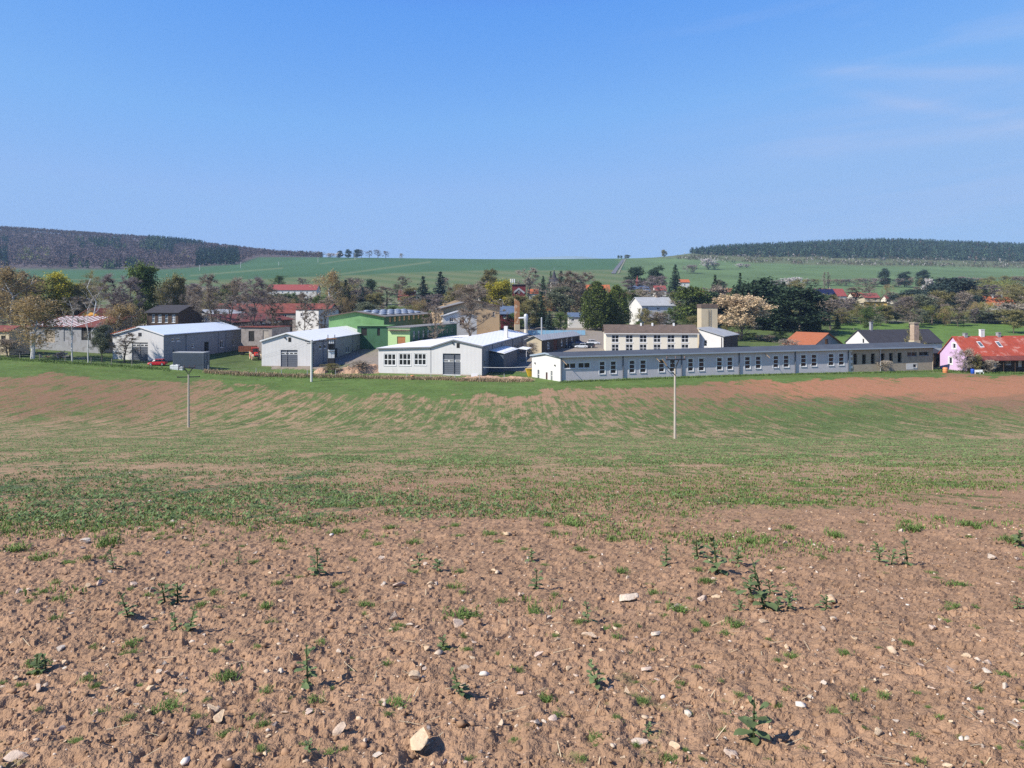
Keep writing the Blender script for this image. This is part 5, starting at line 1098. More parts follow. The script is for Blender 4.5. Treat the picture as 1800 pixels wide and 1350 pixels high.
def limbs(seed, R, base, n, up, kids, reach=None, curve=.25, trunk=.92, wob=.03, tr=.0095):
    """tapered trunk, limbs that curve upward, and the fine ends that carry twigs or leaves"""
    r = np.random.RandomState(seed); mb = MB(); ends, dirs = [], []; tp = [Vector((0, 0, -.02))]
    for i in range(1, 6): t_ = i / 5; tp.append(Vector((r.normal() * wob * t_, r.normal() * wob * t_, trunk * t_)))
    rad = lambda t_: tr * (1 - t_) + .0022
    for i in range(5): mb.tube(tp[i], tp[i + 1], rad(i / 5), rad((i + 1) / 5), 6, False)
    at = lambda z: tp[min(int(z / trunk * 5), 4)].lerp(tp[min(int(z / trunk * 5), 4) + 1], z / trunk * 5 - min(int(z / trunk * 5), 4))
    for i in range(n):
        z = base + (trunk - base) * ((i + .3 * r.rand()) / n); a = i * 2.39996 + r.uniform(-.4, .4); prof = reach((z - base) / (1 - base)) if reach else math.sin(math.pi * min(.95, .25 + .75 * (z - base) / (1 - base)))
        ln = R * prof * r.uniform(.75, 1.15); e = up * r.uniform(.7, 1.2); p = at(z); d = Vector((math.cos(a) * math.cos(e), math.sin(a) * math.cos(e), math.sin(e))); rr_ = rad(z) * .62; pts = [p]
        for k in range(3):
            d = (d + Vector((r.normal() * .15, r.normal() * .15, curve))).normalized(); q = p + d * (ln / 3); mb.tube(p, q, rr_ * (1 - k * .28), rr_ * (1 - (k + 1) * .28), 4, False); p = q; pts.append(p)
        for k in range(kids):
            t_ = r.uniform(.25, 1); j = min(int(t_ * 3), 2); b = pts[j].lerp(pts[j + 1], t_ * 3 - j); dd = (d * .6 + Vector(rvec(r, 1)[0]) * .8 + Vector((0, 0, curve * .6))).normalized(); l2 = ln * r.uniform(.25, .5); c = b + dd * l2
            mb.tube(b, c, rr_ * .35, rr_ * .12, 3, False)
            for m in range(4): ends.append(b.lerp(c, .3 + .7 * r.rand())[:]); dirs.append(dd[:])
    for m in range(10): ends.append(at(trunk * r.uniform(.7, 1))[:]); dirs.append((r.normal() * .3, r.normal() * .3, 1))
    return mb, np.array(ends), np.array(dirs), r
def mb_mesh(mb, name, mat):
    me = bpy.data.meshes.new(name); me.from_pydata([tuple(v) for v in mb.v], [], mb.f); me.materials.append(M[mat]); return me
def crown_mesh(V, shade, mat): return np_mesh("crown", V, np.arange(len(V)).reshape(-1, 3), False, [M[mat]], {"shade": ('POINT', 'FLOAT', np.repeat(np.clip(shade, 0, 1), 3))})
_tc = {}
def tree_mesh(kind, var, mat):
    key = (kind, var, mat)
    if key in _tc: return _tc[key]
    seed = 1000 + var * 37 + sum(map(ord, kind)); bark = "bark"
    if kind in ("bare", "poplar", "birch_white"):
        R, base, n, up, kids = {"bare": (.27, .18, 13, .75, 7), "poplar": (.16, .06, 20, 1.15, 5), "birch_white": (.20, .30, 7, .8, 4)}[kind]
        mb, E, D, r = limbs(seed, R, base, n, up, kids, tr=.0075 if kind == "birch_white" else .0095); k = {"bare": 15, "poplar": 9, "birch_white": 9}[kind]; i = np.repeat(np.arange(len(E)), k); d = D[i] + rvec(r, len(i)) * .75; d /= np.linalg.norm(d, axis=1, keepdims=True); d *= r.uniform(.03, .085, (len(i), 1))
        V = twig_quads(r, E[i], d, .0015 if kind != "birch_white" else .0012); sh = .5 + .3 * r.normal(size=len(i)); bark = "bark_birch" if kind == "birch_white" else "bark"
    elif kind in ("birch", "willow"):
        mb, E, D, r = limbs(seed, .24 if kind == "birch" else .42, .20 if kind == "birch" else .12, 13, .85 if kind == "birch" else .6, 6); i = np.repeat(np.arange(len(E)), 18); P_ = E[i] + r.normal(size=(len(i), 3)) * .024; P_[:, 2] -= r.rand(len(i)) * (.13 if kind == "birch" else .2)
        V1 = leaf_tris(r, P_, r.uniform(.007, .016, len(i))); j = np.repeat(np.arange(len(E)), 2); d = np.stack([r.normal(size=len(j)) * .02, r.normal(size=len(j)) * .02, -r.uniform(.05, .15, len(j))], 1); V2 = twig_quads(r, E[j], d, .0012); V = np.concatenate([V1, V2]); sh = np.concatenate([.55 + .3 * r.normal(size=len(i)), .3 + .2 * r.normal(size=len(j))]); bark = "bark_birch" if kind == "birch" else "bark"
    elif kind in ("broad", "shrub", "blossom", "greybush"):
        R, base, n, kids = {"broad": (.36, .2, 13, 7), "shrub": (.5, .03, 15, 6), "blossom": (.46, .08, 18, 7), "greybush": (.5, .03, 15, 6)}[kind]
        mb, E, D, r = limbs(seed, R, base, n, .75, kids); k = {"broad": 22, "shrub": 16, "blossom": 22, "greybush": 12}[kind]; i = np.repeat(np.arange(len(E)), k); g_ = {"blossom": .018}.get(kind, .032); P_ = E[i] + r.normal(size=(len(i), 3)) * g_
        if kind == "blossom": P_ += D[i] / (np.linalg.norm(D[i], axis=1, keepdims=True) + 1e-9) * r.uniform(0, .10, (len(i), 1)); P_[:, 2] += r.rand(len(i)) * .05
        V = leaf_tris(r, P_, r.uniform(.013, .032, len(i))); sh = .5 + .3 * r.normal(size=len(i)) + .2 * np.repeat(r.normal(size=len(E)), k)
    elif kind == "spruce":
        r = np.random.RandomState(seed); mb = MB().tube((0, 0, -.02), (0, 0, .97), .016, .002, 6, False); C, S = [], []; w = .19
        for z in np.linspace(.08, .985, 26):
            rad = w * (1 - z) ** .85 * r.uniform(.85, 1.12) + .006; nb = max(5, int(15 * (1 - z) + 4))
            for b in range(nb):
                a = 6.2832 * b / nb + r.uniform(-.3, .3); ln = rad * r.uniform(.75, 1.2); k = max(3, int(ln / .016)); t_ = np.linspace(.15, 1, k); dz = -.30 * ln * t_ + .18 * ln * t_ ** 2
                C.append(np.stack([np.cos(a) * ln * t_, np.sin(a) * ln * t_, z + dz], 1) + r.normal(size=(k, 3)) * .006); S += [.5 + .22 * r.normal() + .15 * (x_ - .5) for x_ in t_]
        C = np.concatenate(C); V = leaf_tris(r, C, r.uniform(.028, .052, len(C))); sh = np.array(S)
    elif kind == "pine":
        r = np.random.RandomState(seed); mb = MB().tube((0, 0, -.02), (0, 0, .6), .02, .012, 6, False).tube((0, 0, .6), (.02, .01, .95), .012, .003, 6, False); C, S = [], []
        for i in range(46):
            z = r.uniform(.16, .98); a = i * 2.4; prof = .30 * (1 - (max(0, z - .35) / .68) ** 2) ** .5 * (1 if z > .35 else .8); rad = prof * r.uniform(.35, 1.0); c = np.array([math.cos(a) * rad, math.sin(a) * rad, z - .04]); mb.tube((0, 0, z - .12), Vector(c), .006, .002, 4, False); m = 120
            C.append(c + r.normal(size=(m, 3)) * np.array([.06, .06, .036])); S.append(.5 + .2 * r.normal() + .2 * r.normal(size=m))
        C = np.concatenate(C); V = leaf_tris(r, C, r.uniform(.022, .046, len(C))); sh = np.concatenate(S)
    elif kind == "thuja":
        r = np.random.RandomState(seed); mb = MB().tube((0, 0, -.02), (0, 0, .9), .018, .003, 6, False); n = 8500; z = r.beta(1.25, 1.5, n) * .95 + .03; a = r.rand(n) * 6.2832
        lump = 1 + .16 * np.sin(a * 3 + z * 9 + var) + .10 * np.sin(a * 7 - z * 21 + var * 2); rad = .30 * np.clip(np.sin(np.pi * np.clip(z * .78 + .20, 0, 1)), 0, 1) ** .9 * lump * (r.rand(n) ** .35)
        C = np.stack([np.cos(a) * rad, np.sin(a) * rad, z + r.normal(size=n) * .012], 1); V = leaf_tris(r, C, r.uniform(.018, .040, n)); sh = .5 + .22 * r.normal(size=n) + .18 * np.sin(a * 5 + z * 25)
    out = (mb_mesh(mb, "trunk", bark), crown_mesh(V, sh, mat), np.percentile(np.abs(V[:, :2]), 97) * 2); _tc[key] = out; return out
tr_ = random.Random(5)
def tree(kind, px, ytop, d, wpx, label, mat, group="trees of the valley", name=None, ybase=None, var=None):
    g = G(px, d) if ybase is None else P(px, ybase, d); h = (-(ytop - HZ) / F * d) - g.z; var = tr_.randrange(3) if var is None else var
    tm, cm, wu = tree_mesh(kind, var, mat); sw = (wpx / F * d) / wu
    o = empty(name or {"bare": "bare_tree", "poplar": "poplar_tree", "birch": "birch_tree", "birch_white": "birch_tree", "broad": "leafy_tree", "willow": "willow_tree", "spruce": "spruce_tree", "pine": "pine_tree", "thuja": "thuja_tree", "shrub": "shrub", "greybush": "shrub", "blossom": "blossom_tree"}[kind], g, label, "shrub" if kind in ("shrub", "greybush") else "tree", group, tr_.uniform(0, 6.28), (sw, sw, h))
    link("trunk", tm, o); link("crown", cm, o); return o
T = tree
# left: birches along the meadow and the trees behind the sheds
FG = "trees along the meadow fence"
T("birch", 57, 513, 173, 78, "golden-brown birch with forked white trunk at the meadow's left end", "leaf_gold", FG)
T("birch_white", 127, 519, 172, 36, "bare white birch in front of the grey shed, nearer the rubble pile", "twig_pale", FG, var=0)
T("birch_white", 155, 512, 171, 34, "tall bare white birch just right of the other bare white birch", "twig_pale", FG, var=1)
T("birch", 206, 530, 194, 48, "golden birch behind the peeling corner of the first hall", "leaf_gold", FG)
T("birch", 232, 528, 197, 30, "slim golden birch leaning over the first hall's verge tiles", "leaf_gold", FG)
T("broad", 179, 575, 173, 34, "small pale-leaved tree between white birches and the first hall", "leaf_greygreen", FG)
T("bare", 219, 585, 174, 44, "small bare tree in front of the first hall's roller door", "twig_brown", FG)
T("greybush", 12, 598, 176, 50, "thick brown bush at the left edge beside the fence", "twig_brown", FG)
T("birch", 20, 458, 222, 76, "tall brown birch with drooping twigs at the left edge", "leaf_gold")
T("bare", -8, 470, 226, 60, "dark bare tree cut by the left edge of the picture", "twig_brown")
T("bare", 46, 474, 232, 46, "bare brown tree beside the tall brown birch", "twig_brown")
T("broad", 70, 490, 246, 52, "lime-green tree left of the bright yellow one", "leaf_lime")
T("broad", 107, 486, 252, 50, "round bright yellow tree above the striped shed roof", "leaf_yellow")
T("birch_white", 165, 471, 218, 42, "slender tall birch with pale bent trunk above the orange gable", "leaf_olive", var=2)
T("broad", 148, 505, 256, 36, "olive bush-like tree behind the orange gable", "leaf_olive")
T("bare", 203, 482, 229, 62, "wide purple-brown bare tree left of the tall green tree", "twig_purple")
T("bare", 226, 486, 226, 52, "purple-brown bare tree right beside the wide one", "twig_purple")
T("broad", 254, 470, 238, 54, "tall fresh green tree above the dark brown house", "leaf_green")
T("birch", 292, 486, 236, 44, "olive birch right of the tall green tree", "leaf_olive")
T("broad", 314, 489, 242, 30, "narrow olive tree before the pale apartment block", "leaf_olive")
T("bare", 368, 482, 216, 46, "tall slim bare tree with two trunks over the first hall roof", "twig_brown")
T("bare", 408, 487, 219, 50, "bare brown tree over the middle of the first hall roof", "twig_brown")
T("bare", 446, 488, 214, 54, "wide bare tree standing behind the tractor trailer", "twig_purple")
T("bare", 340, 500, 232, 40, "small bare tree left of the two-trunked one", "twig_brown")
T("bare", 478, 500, 236, 40, "bare tree before the long crimson roof", "twig_brown")
T("bare", 536, 512, 236, 36, "thin bare tree before the white store", "twig_brown")
T("bare", 573, 520, 240, 34, "thin bare tree at the green workshop's left corner", "twig_brown")
T("birch", 579, 470, 335, 52, "tall golden birch rising above the green workshop", "leaf_gold", var=1)
T("spruce", 608, 492, 345, 26, "dark spruce just right of the tall golden birch", "needle_dark")
T("spruce", 637, 505, 372, 26, "blue spruce over the dome roof, left of the little pine", "needle_blue")
T("pine", 652, 490, 440, 20, "small dark pine against the striped field", "needle_dark")
T("bare", 682, 502, 372, 52, "wide bare brown tree left of the plum-brown roof", "twig_brown")
T("bare", 622, 508, 352, 36, "bare tree between golden birch and blue spruce", "twig_purple")
T("spruce", 744, 486, 366, 38, "left of two big dark spruces above the peach workshop", "needle_blue", var=0)
T("spruce", 774, 478, 372, 36, "taller right one of two big dark spruces above the peach workshop", "needle_blue", var=1)
T("bare", 829, 503, 222, 74, "large spreading bare tree in front of the peach workshop", "twig_brown", var=0)
T("bare", 764, 535, 212, 34, "thin bare tree rising behind the widest white hall's roof", "twig_brown")
T("bare", 838, 494, 330, 62, "bare brown tree behind the peach workshop's ridge", "twig_brown")
T("broad", 879, 497, 318, 50, "bright yellow-green tree right of the peach workshop", "leaf_yellow")
T("broad", 911, 522, 305, 44, "olive tree hiding the foot of the dark red tower house", "leaf_olive")
T("broad", 862, 478, 420, 34, "pale olive tree above the bright yellow-green one", "leaf_olive")
T("bare", 929, 471, 440, 44, "pale bare tree above the dark red tower house", "twig_pale")
T("shrub", 905, 552, 268, 46, "green bush at the foot of the rusty chimney", "leaf_green")
T("broad", 930, 528, 290, 40, "olive tree right of the rusty chimney", "leaf_olive")
T("spruce", 951, 514, 305, 26, "dark spruce behind the silver flue pipe", "needle_dark")
T("spruce", 966, 546, 276, 20, "small blue spruce at the yard's edge", "needle_blue")
T("shrub", 986, 552, 276, 34, "dark green bush right of the small blue spruce", "leaf_green")
T("bare", 1000, 475, 335, 62, "tall russet bare tree with pale trunk left of the thujas", "twig_brown", var=2)
T("bare", 1022, 478, 350, 44, "russet bare tree just left of the two thujas", "twig_brown")
T("spruce", 955, 485, 460, 18, "dark conifer left of the church spire", "needle_dark")
T("spruce", 986, 476, 480, 24, "dark conifer right of the church spire", "needle_dark")
T("spruce", 968, 477, 490, 16, "slim conifer directly behind the church tower", "needle_dark")
T("thuja", 1049, 493, 290, 54, "big rounded green thuja, left one of the pair behind the yard", "needle_thuja", var=0)
T("thuja", 1083, 500, 294, 44, "big rounded green thuja, right one of the pair behind the yard", "needle_thuja", var=1)
T("willow", 1116, 527, 312, 46, "grey-green tree between the thujas and the white house", "leaf_greygreen")
T("bare", 1112, 492, 430, 56, "purple bare trees' nearest one above the white house", "twig_purple")
T("bare", 1156, 484, 470, 46, "purple bare tree left of the tall field-edge conifer", "twig_purple")
T("pine", 1120, 469, 540, 32, "dark pine at the field's edge above the red turret", "needle_dark")
T("pine", 1154, 467, 560, 28, "dark pine at the field's edge right of the red turret", "needle_dark")
T("spruce", 1187, 465, 540, 24, "tall dark conifer left of the tiny red-roofed house", "needle_dark")
T("shrub", 1182, 532, 308, 46, "pinkish bare bush beside the white house with grey roof", "twig_pale")
T("pine", 1214, 503, 305, 60, "dark pine behind the cream block's right end", "needle_thuja", var=0)
T("spruce", 1257, 483, 345, 26, "pointed dark spruce left of the chimney tower's line of conifers", "needle_dark")
T("pine", 1245, 512, 318, 50, "dense dark pine right behind the chimney tower", "needle_dark", var=1)
T("spruce", 1273, 496, 360, 18, "slim spruce right of the pointed one", "needle_blue")
T("spruce", 1301, 480, 350, 24, "slim tall spruce left of the biggest pine", "needle_dark")
T("pine", 1327, 488, 300, 86, "biggest dark pine behind the blossoming tree", "needle_dark", var=2)
T("pine", 1353, 500, 308, 66, "dark pine between the two big ones", "needle_dark", var=0)
T("pine", 1407, 503, 284, 92, "broad dark pine right of the blossoming tree", "needle_dark", var=1)
T("spruce", 1339, 489, 298, 34, "pointed dark spruce in the middle of the biggest pines", "needle_dark")
T("spruce", 1377, 496, 292, 36, "pointed dark spruce between the biggest and the broad pine", "needle_dark")
T("spruce", 1424, 505, 283, 36, "pointed dark spruce at the broad pine's right side", "needle_dark")
T("blossom", 1303, 527, 256, 92, "cream blossoming tree right of the chimney tower", "petal_cream", var=0)
T("willow", 1480, 545, 330, 62, "pale green willow on the lawn beside the dark pine", "leaf_lime")
T("broad", 1452, 520, 352, 44, "olive tree left of the pale green willow", "leaf_olive")
T("bare", 1508, 505, 400, 54, "bare brown orchard tree left of the yellow house", "twig_brown")
T("pine", 1600, 508, 385, 62, "dark wide pine right of the yellow house", "needle_blue", var=2)
T("pine", 1676, 488, 410, 80, "tallest of the blue-dark pines right of the village", "needle_blue", var=0)
T("pine", 1650, 502, 402, 60, "dark pine left of the tallest one", "needle_blue", var=1)
T("pine", 1703, 515, 395, 54, "lower dark pine right of the tallest one", "needle_blue", var=2)
T("willow", 1638, 536, 330, 74, "round yellow-green willow behind the brick chimney", "leaf_lime")
T("spruce", 1731, 503, 392, 24, "pointed dark spruce left of the broad orange roof", "needle_dark")
T("willow", 1738, 530, 340, 60, "yellowish tree before the broad orange roof", "leaf_lime")
T("greybush", 1783, 535, 330, 70, "grey-brown bushy tree near the right edge", "twig_pale")
T("broad", 1790, 515, 372, 44, "olive tree at the right edge beside the broad orange roof", "leaf_olive")
T("willow", 1755, 492, 500, 84, "pale yellow-green crown beyond the broad orange roof", "leaf_lime")
T("blossom", 1634, 494, 470, 20, "small whitish flowering tree behind the dark pines", "petal_white")
T("greybush", 1697, 616, 174.5, 30, "pale twiggy shrub at the pink house's corner", "twig_pale", "shrubs by the pink house")
T("shrub", 1718, 625, 174, 18, "small green bush beside the pink house's porch", "leaf_olive", "shrubs by the pink house")
T("greybush", 1740, 634, 173.5, 20, "low grey twiggy bush before the pink house's porch", "twig_pale", "shrubs by the pink house")
T("greybush", 1557, 634, 175.5, 22, "bare reddish bush against the concrete factory end", "twig_pale", "shrubs by the factory")
T("greybush", 630, 634, 172, 38, "bare bush beside the rubble heap by the widest hall", "twig_pale", "shrubs by the halls")
T("shrub", 583, 640, 172, 34, "green bush at the foot of the transformer mast", "leaf_olive", "shrubs by the halls")
T("greybush", 934, 604, 205, 26, "thin bare bush against the beige shed gable", "twig_pale", "shrubs by the halls")
T("shrub", 1607, 583, 196, 26, "green bush beside the brick chimney behind the factory roof", "leaf_olive", "shrubs by the factory")
T("greybush", 1385, 598, 212, 34, "bare straw-coloured bush left of the orange tiled house", "twig_pale", "shrubs by the factory")
T("shrub", 1133, 545, 288, 34, "olive bush before the left end of the white house with grey roof", "leaf_olive")
T("greybush", 1158, 549, 287, 36, "brown bush before the middle of the white house with grey roof", "twig_brown")
T("shrub", 1180, 543, 288, 34, "green bush before the right end of the white house with grey roof", "leaf_green")
for i, (px, w, k_) in enumerate(((1292, 30, "left end"), (1318, 34, "middle left"), (1345, 36, "middle"), (1372, 34, "middle right"), (1425, 36, "right end"), (1450, 30, "far right end"))): T("shrub" if i % 2 else "greybush", px, 583 + (i % 3) * 3, 252 + (i % 2) * 5, w, "low dark hedge shrub under the pines, %s of the row" % k_, "leaf_green" if i % 2 else "twig_brown", "hedge shrubs under the pines")
# field trees, ridge trees
RG = "trees on the far ridge"
for px, yt, w, kd, mt, lb in ((596, 445, 14, "blossom", "petal_white", "pale flowering tree at the left end of the ridge row"), (564, 444, 12, "blossom", "twig_brown", "small brown tree at the wood's end on the ridge"), (580, 446, 16, "blossom", "petal_white", "low white flowering tree near the wood's end on the ridge"),
    (597.5, 440.5, 9, "pine", "needle_dark", "leftmost dark pine of the ridge row"), (612, 438, 11, "pine", "needle_dark", "second dark pine of the ridge row from the wood"), (628, 438, 12, "pine", "needle_dark", "third dark pine of the ridge row from the wood"), (635, 439, 11, "bare", "twig_purple", "bare tree touching the third ridge pine"),
    (649, 440, 13, "bare", "twig_purple", "round bare tree in the middle of the ridge row"), (664, 439, 14, "bare", "twig_purple", "widest round bare tree of the ridge row"), (678, 441, 13, "bare", "twig_purple", "last bare tree of the ridge row"), (705, 446, 6, "greybush", "twig_pale", "lone small bush on the ridge right of the tree row"),
    (1167, 440, 9, "broad", "leaf_olive", "lone tree on the ridge right of the road"), (1087, 449, 4, "broad", "leaf_green", "small roadside tree where the road meets the sky, left"), (1092, 449.5, 4, "broad", "leaf_green", "small roadside tree where the road meets the sky, right"), (1102, 448, 10, "broad", "leaf_greygreen", "grey-green bush right of the road's top")):
    T(kd, px, yt, 1385, w, lb, mt, RG)
FH = "trees in the far right fields"
for px, yt, d, w, kd, mt, lb in ((1555, 471, 660, 18, "pine", "needle_blue", "field pine nearest the poplars"), (1590, 477, 660, 22, "pine", "needle_blue", "middle field pine on the hedge line"), (1622, 474, 655, 20, "pine", "needle_blue", "field pine farthest right on the hedge line"),
    (1449, 477, 610, 6, "poplar", "twig_brown", "left slim bare poplar over the solar-panelled house"), (1456, 477, 612, 6, "poplar", "twig_brown", "right slim bare poplar over the solar-panelled house"), (1391, 490, 600, 34, "blossom", "petal_white", "white blossoming bush in the green field beyond the dark pines"), (1371, 497, 600, 24, "greybush", "twig_purple", "dark bare bush left of the white blossoming one"),
    (1245, 457, 1000, 26, "blossom", "petal_white", "pale blossoming tree high in the right field"), (1257, 462, 1000, 16, "greybush", "twig_purple", "dark bush beside the pale blossoming tree high in the field"), (1215, 466, 900, 24, "greybush", "twig_purple", "dark bare thicket left of the pale blossoming tree"), (1300, 464, 1050, 14, "blossom", "petal_white", "small white bush on the hillside strip"), (1312, 465, 1050, 14, "blossom", "petal_white", "second small white bush on the hillside strip")):
    T(kd, px, yt, d, w, lb, mt, FH)
for i in range(26):
    t_ = i / 25; px = 1340 + 460 * t_; d = 690 - 60 * t_; T("greybush", px + tr_.uniform(-6, 6), 493 - 6 * t_ + tr_.uniform(-2, 2), d, tr_.uniform(14, 26), "%s hedge bush on the line across the right field, %s" % (tr_.choice(("low", "taller")), "left of the poplars" if px < 1445 else "between poplars and field pines" if px < 1545 else "among the field pines" if px < 1630 else "right of the field pines"), tr_.choice(("twig_purple", "twig_brown", "leaf_olive")), "hedge bushes across the right field")
# gardens of the village
used = 0
VG = "garden trees among the village houses"
NEAR = [(60, 200, "the striped shed"), (158, 225, "the orange gable"), (285, 221, "the dark brown house"), (349, 520, "the pale apartment block"), (380, 318, "the blue tarpaulin vaults"), (432, 430, "the little red-roofed house"), (470, 296, "the rust-roofed store"), (512, 500, "the long crimson roof"), (540, 264, "the white store"), (579, 335, "the tall golden birch"), (600, 440, "the brown-roofed house"), (651, 440, "the red-roofed house with white chimney"), (714, 430, "the plum-brown roof"), (768, 385, "the low dark brown roof"), (820, 265, "the peach workshop"), (880, 318, "the bright yellow-green tree"), (912, 345, "the dark red tower house"), (937, 450, "the small orange-roofed house"), (974, 470, "the church tower"), (1000, 335, "the tall russet bare tree"), (1050, 425, "the half-hidden orange roof"), (1066, 290, "the two thujas"), (1127, 480, "the onion turret"), (1157, 300, "the white house with grey roof"), (1204, 560, "the tiny field-edge house"), (1247, 224, "the chimney tower"), (1330, 300, "the biggest dark pine"), (1407, 284, "the broad dark pine"), (1458, 430, "the solar-panelled house"), (1480, 330, "the pale green willow"), (1545, 400, "the yellow house"), (1600, 385, "the wide dark pine"), (1638, 330, "the round yellow-green willow"), (1676, 410, "the tallest blue-dark pine"), (1716, 390, "the cream gable"), (1762, 385, "the broad orange roof"), (1810, 470, "the navy roof")]
KEEP = [(1120, 1190, 520, 562, 300), (470, 556, 499, 520, 500), (1425, 1490, 506, 526, 430), (1528, 1560, 528, 540, 400), (1738, 1786, 519, 548, 385), (898, 926, 496, 522, 345), (1000, 1028, 548, 565, 300), (962, 986, 470, 498, 470), (1120, 1134, 484, 512, 480), (1195, 1213, 490, 502, 560), (699, 730, 510, 524, 430), (1597, 1613, 513, 523, 400), (928, 947, 507, 522, 450)]
def garden(px, d, hm, kinds):
    hm = hm * (1.35 if d > 290 else 1.0)
    gy = HZ - float(macro(np.array([wx_(px, d)]), np.array([d]))[0]) / d * F; kd, mt, nm = tr_.choice(kinds); yt = gy - hm * F / d; w = hm * F / d * (.85 if kd != "spruce" else .42) * tr_.uniform(.75, 1.15)
    for x0, x1, y0, y1, dd in KEEP:
        if d < dd + 4 and px + w * .4 > x0 and px - w * .4 < x1 and yt < y1 - 2 and gy > y0: yt = y1 - 2 if gy - y1 > 5 else None
        if yt is None: return
    q = min(NEAR, key=lambda n_: abs(n_[0] - px) + abs(n_[1] - d) * .25); dx, dd = px - q[0], d - q[1]
    rel = ("right of" if dx > 0 else "left of") if abs(dx) * 4 > abs(dd) else ("behind" if dd > 0 else "in front of"); far = "just " if abs(dx) < 22 and abs(dd) < 60 else "farther "
    if rel in ("behind", "in front of"): far = "close " if abs(dd) < 50 else "well "
    T(kd, px, yt, d, w, "%s %s garden tree %s%s %s" % ("small" if hm < 8 else "mid-sized" if hm < 12 else "tall", nm, far, rel, q[2]), mt, VG)
GK = (("bare", "twig_brown", "brown bare"), ("bare", "twig_purple", "purplish bare"), ("greybush", "twig_brown", "brown bushy"), ("broad", "leaf_olive", "olive leafy"), ("shrub", "leaf_green", "green bushy"), ("bare", "twig_brown", "brown bare"), ("spruce", "needle_dark", "dark conifer"), ("shrub", "leaf_olive", "olive bushy"), ("bare", "twig_pale", "pale bare"), ("willow", "leaf_gold", "golden drooping"), ("broad", "leaf_greygreen", "grey-green"))
for i in range(95): garden(tr_.uniform(300, 1830), tr_.uniform(292, 420), tr_.uniform(4, 10.5), GK)
for i in range(60): garden(tr_.uniform(-20, 1830), tr_.uniform(420, 560), tr_.uniform(5, 12), GK)
for i in range(24): garden(tr_.uniform(-30, 320), tr_.uniform(232, 330), tr_.uniform(8, 14), GK[:4] + GK[7:])
for i in range(16): garden(tr_.uniform(1100, 1290), tr_.uniform(262, 292), tr_.uniform(3.5, 6), GK[2:5] + GK[7:8] + GK[10:])
for i in range(34): garden(tr_.uniform(1440, 1830), tr_.uniform(335, 430), tr_.uniform(5, 10), GK)
for i in range(64): garden(tr_.uniform(300, 1830), tr_.uniform(310, 430), tr_.uniform(8, 12), GK[:4] + GK[7:])
for i in range(24): garden(tr_.uniform(300, 740), tr_.uniform(300, 430), tr_.uniform(5, 9), GK)
for i in range(34): garden(tr_.uniform(1470, 1830), tr_.uniform(318, 345), tr_.uniform(3, 6.5), GK[:5] + GK[7:])
for i in range(14): garden(tr_.uniform(740, 905), tr_.uniform(285, 300), tr_.uniform(4, 8), GK)
# ------------------------------------------------------------------ far woods: read as one mass each
def wood(name, label, pts, kinds, colors, H_, mat_name):
    """pts (n,3) ground points, kinds 0 bare crown 1 conifer; colour per tree as an attribute"""
    r = np.random.RandomState(9); VV, CC = [], []
    for k in (0, 1):
        m = np.where(kinds == k)[0]
        if not len(m): continue
        q = 26 if k == 0 else 18; i = np.repeat(m, q); h = H_[i]; n = len(i)
        if k == 0:
            v = rvec(r, n) * (r.rand(n, 1) ** .4); C = np.stack([v[:, 0] * h * .30, v[:, 1] * h * .30, h * (.62 + .36 * v[:, 2])], 1); s = h * r.uniform(.10, .2, n)
        else:
            t_ = r.rand(n); a = r.rand(n) * 6.28; rad = h * .20 * (1 - t_) * r.uniform(.6, 1, n); C = np.stack([np.cos(a) * rad, np.sin(a) * rad, h * (.12 + .86 * t_)], 1); s = h * (.13 + .17 * (1 - t_))
        VV.append(leaf_tris(r, C + pts[i], s)); CC.append(np.repeat(colors[i] * (1 + .25 * r.normal(size=(n, 1))).clip(.4, 1.7), 3, 0))
    V = np.concatenate(VV); Cc = np.concatenate(CC); me = np_mesh(name, V, np.arange(len(V)).reshape(-1, 3), False, [M[mat_name]], {"tint": ('POINT', 'FLOAT_COLOR', np.hstack([Cc, np.ones((len(Cc), 1))]))})
    return tag(link(name, me), label, "wood", kind="stuff")
t = NT("wood_mass"); M["wood_mass"] = t.done(t.attr("tint", True), .95, .05)
r = np.random.RandomState(77); n = 9000; px = r.uniform(-160, 566, n); d = r.uniform(1090, 2080, n); edge = 1120 + np.interp(px, [0, 300, 420, 455, 560, 600], [0, 10, 110, 300, 330, 2000]) + 12 * np.sin(px / 17)
k = d > edge; px, d = px[k], d[k]; X = wx_(px, d); Zg = macro(X, d); y = HZ - Zg / d * F; n = len(px); nzv = fbm(px / 30, y / 14, 901, 3)
con = ((px > 205) & (px < 305) & (y > 413) & (y < 447) & (nzv > .42)) | ((px > 300) & (px < 360) & (y > 414) & (y < 434) & (nzv > .4)) | ((px > 345) & (px < 420) & (y > 443) & (y < 478)) | ((px > 122) & (px < 212) & (y > 458) & (nzv > .42)) | ((px > 222) & (px < 242) & (y > 462)) | ((px < 14) & (y > 420) & (nzv > .4)) | ((px > 130) & (px < 215) & (y > 424) & (y < 442) & (nzv > .42))
colr = np.array((.122, .090, .088)) * (1 + .35 * (fbm(px / 22, y / 9, 911, 3) - .5))[:, None]
brn = np.array((.125, .088, .070)); f = sst(425, 405, y)[:, None]; colr = colr * (1 - f) + brn * f
lime = (r.rand(n) < .012) | ((px > 30) & (px < 85) & (y > 440) & (y < 466) & (r.rand(n) < .30)); colr[lime] = (.20, .21, .07)
colr[con] = (.026, .050, .034); ly = con & (px > 130) & (px < 290) & (y > 422) & (r.rand(n) < .45); colr[ly] = (.085, .125, .055)
wood("left_wood", "bare purple-brown wood with conifer patches on the left hill", np.stack([X, d, Zg], 1), con.astype(int), colr, np.where(con, r.uniform(11, 17, n), r.uniform(9, 14, n)), "wood_mass")["label"]
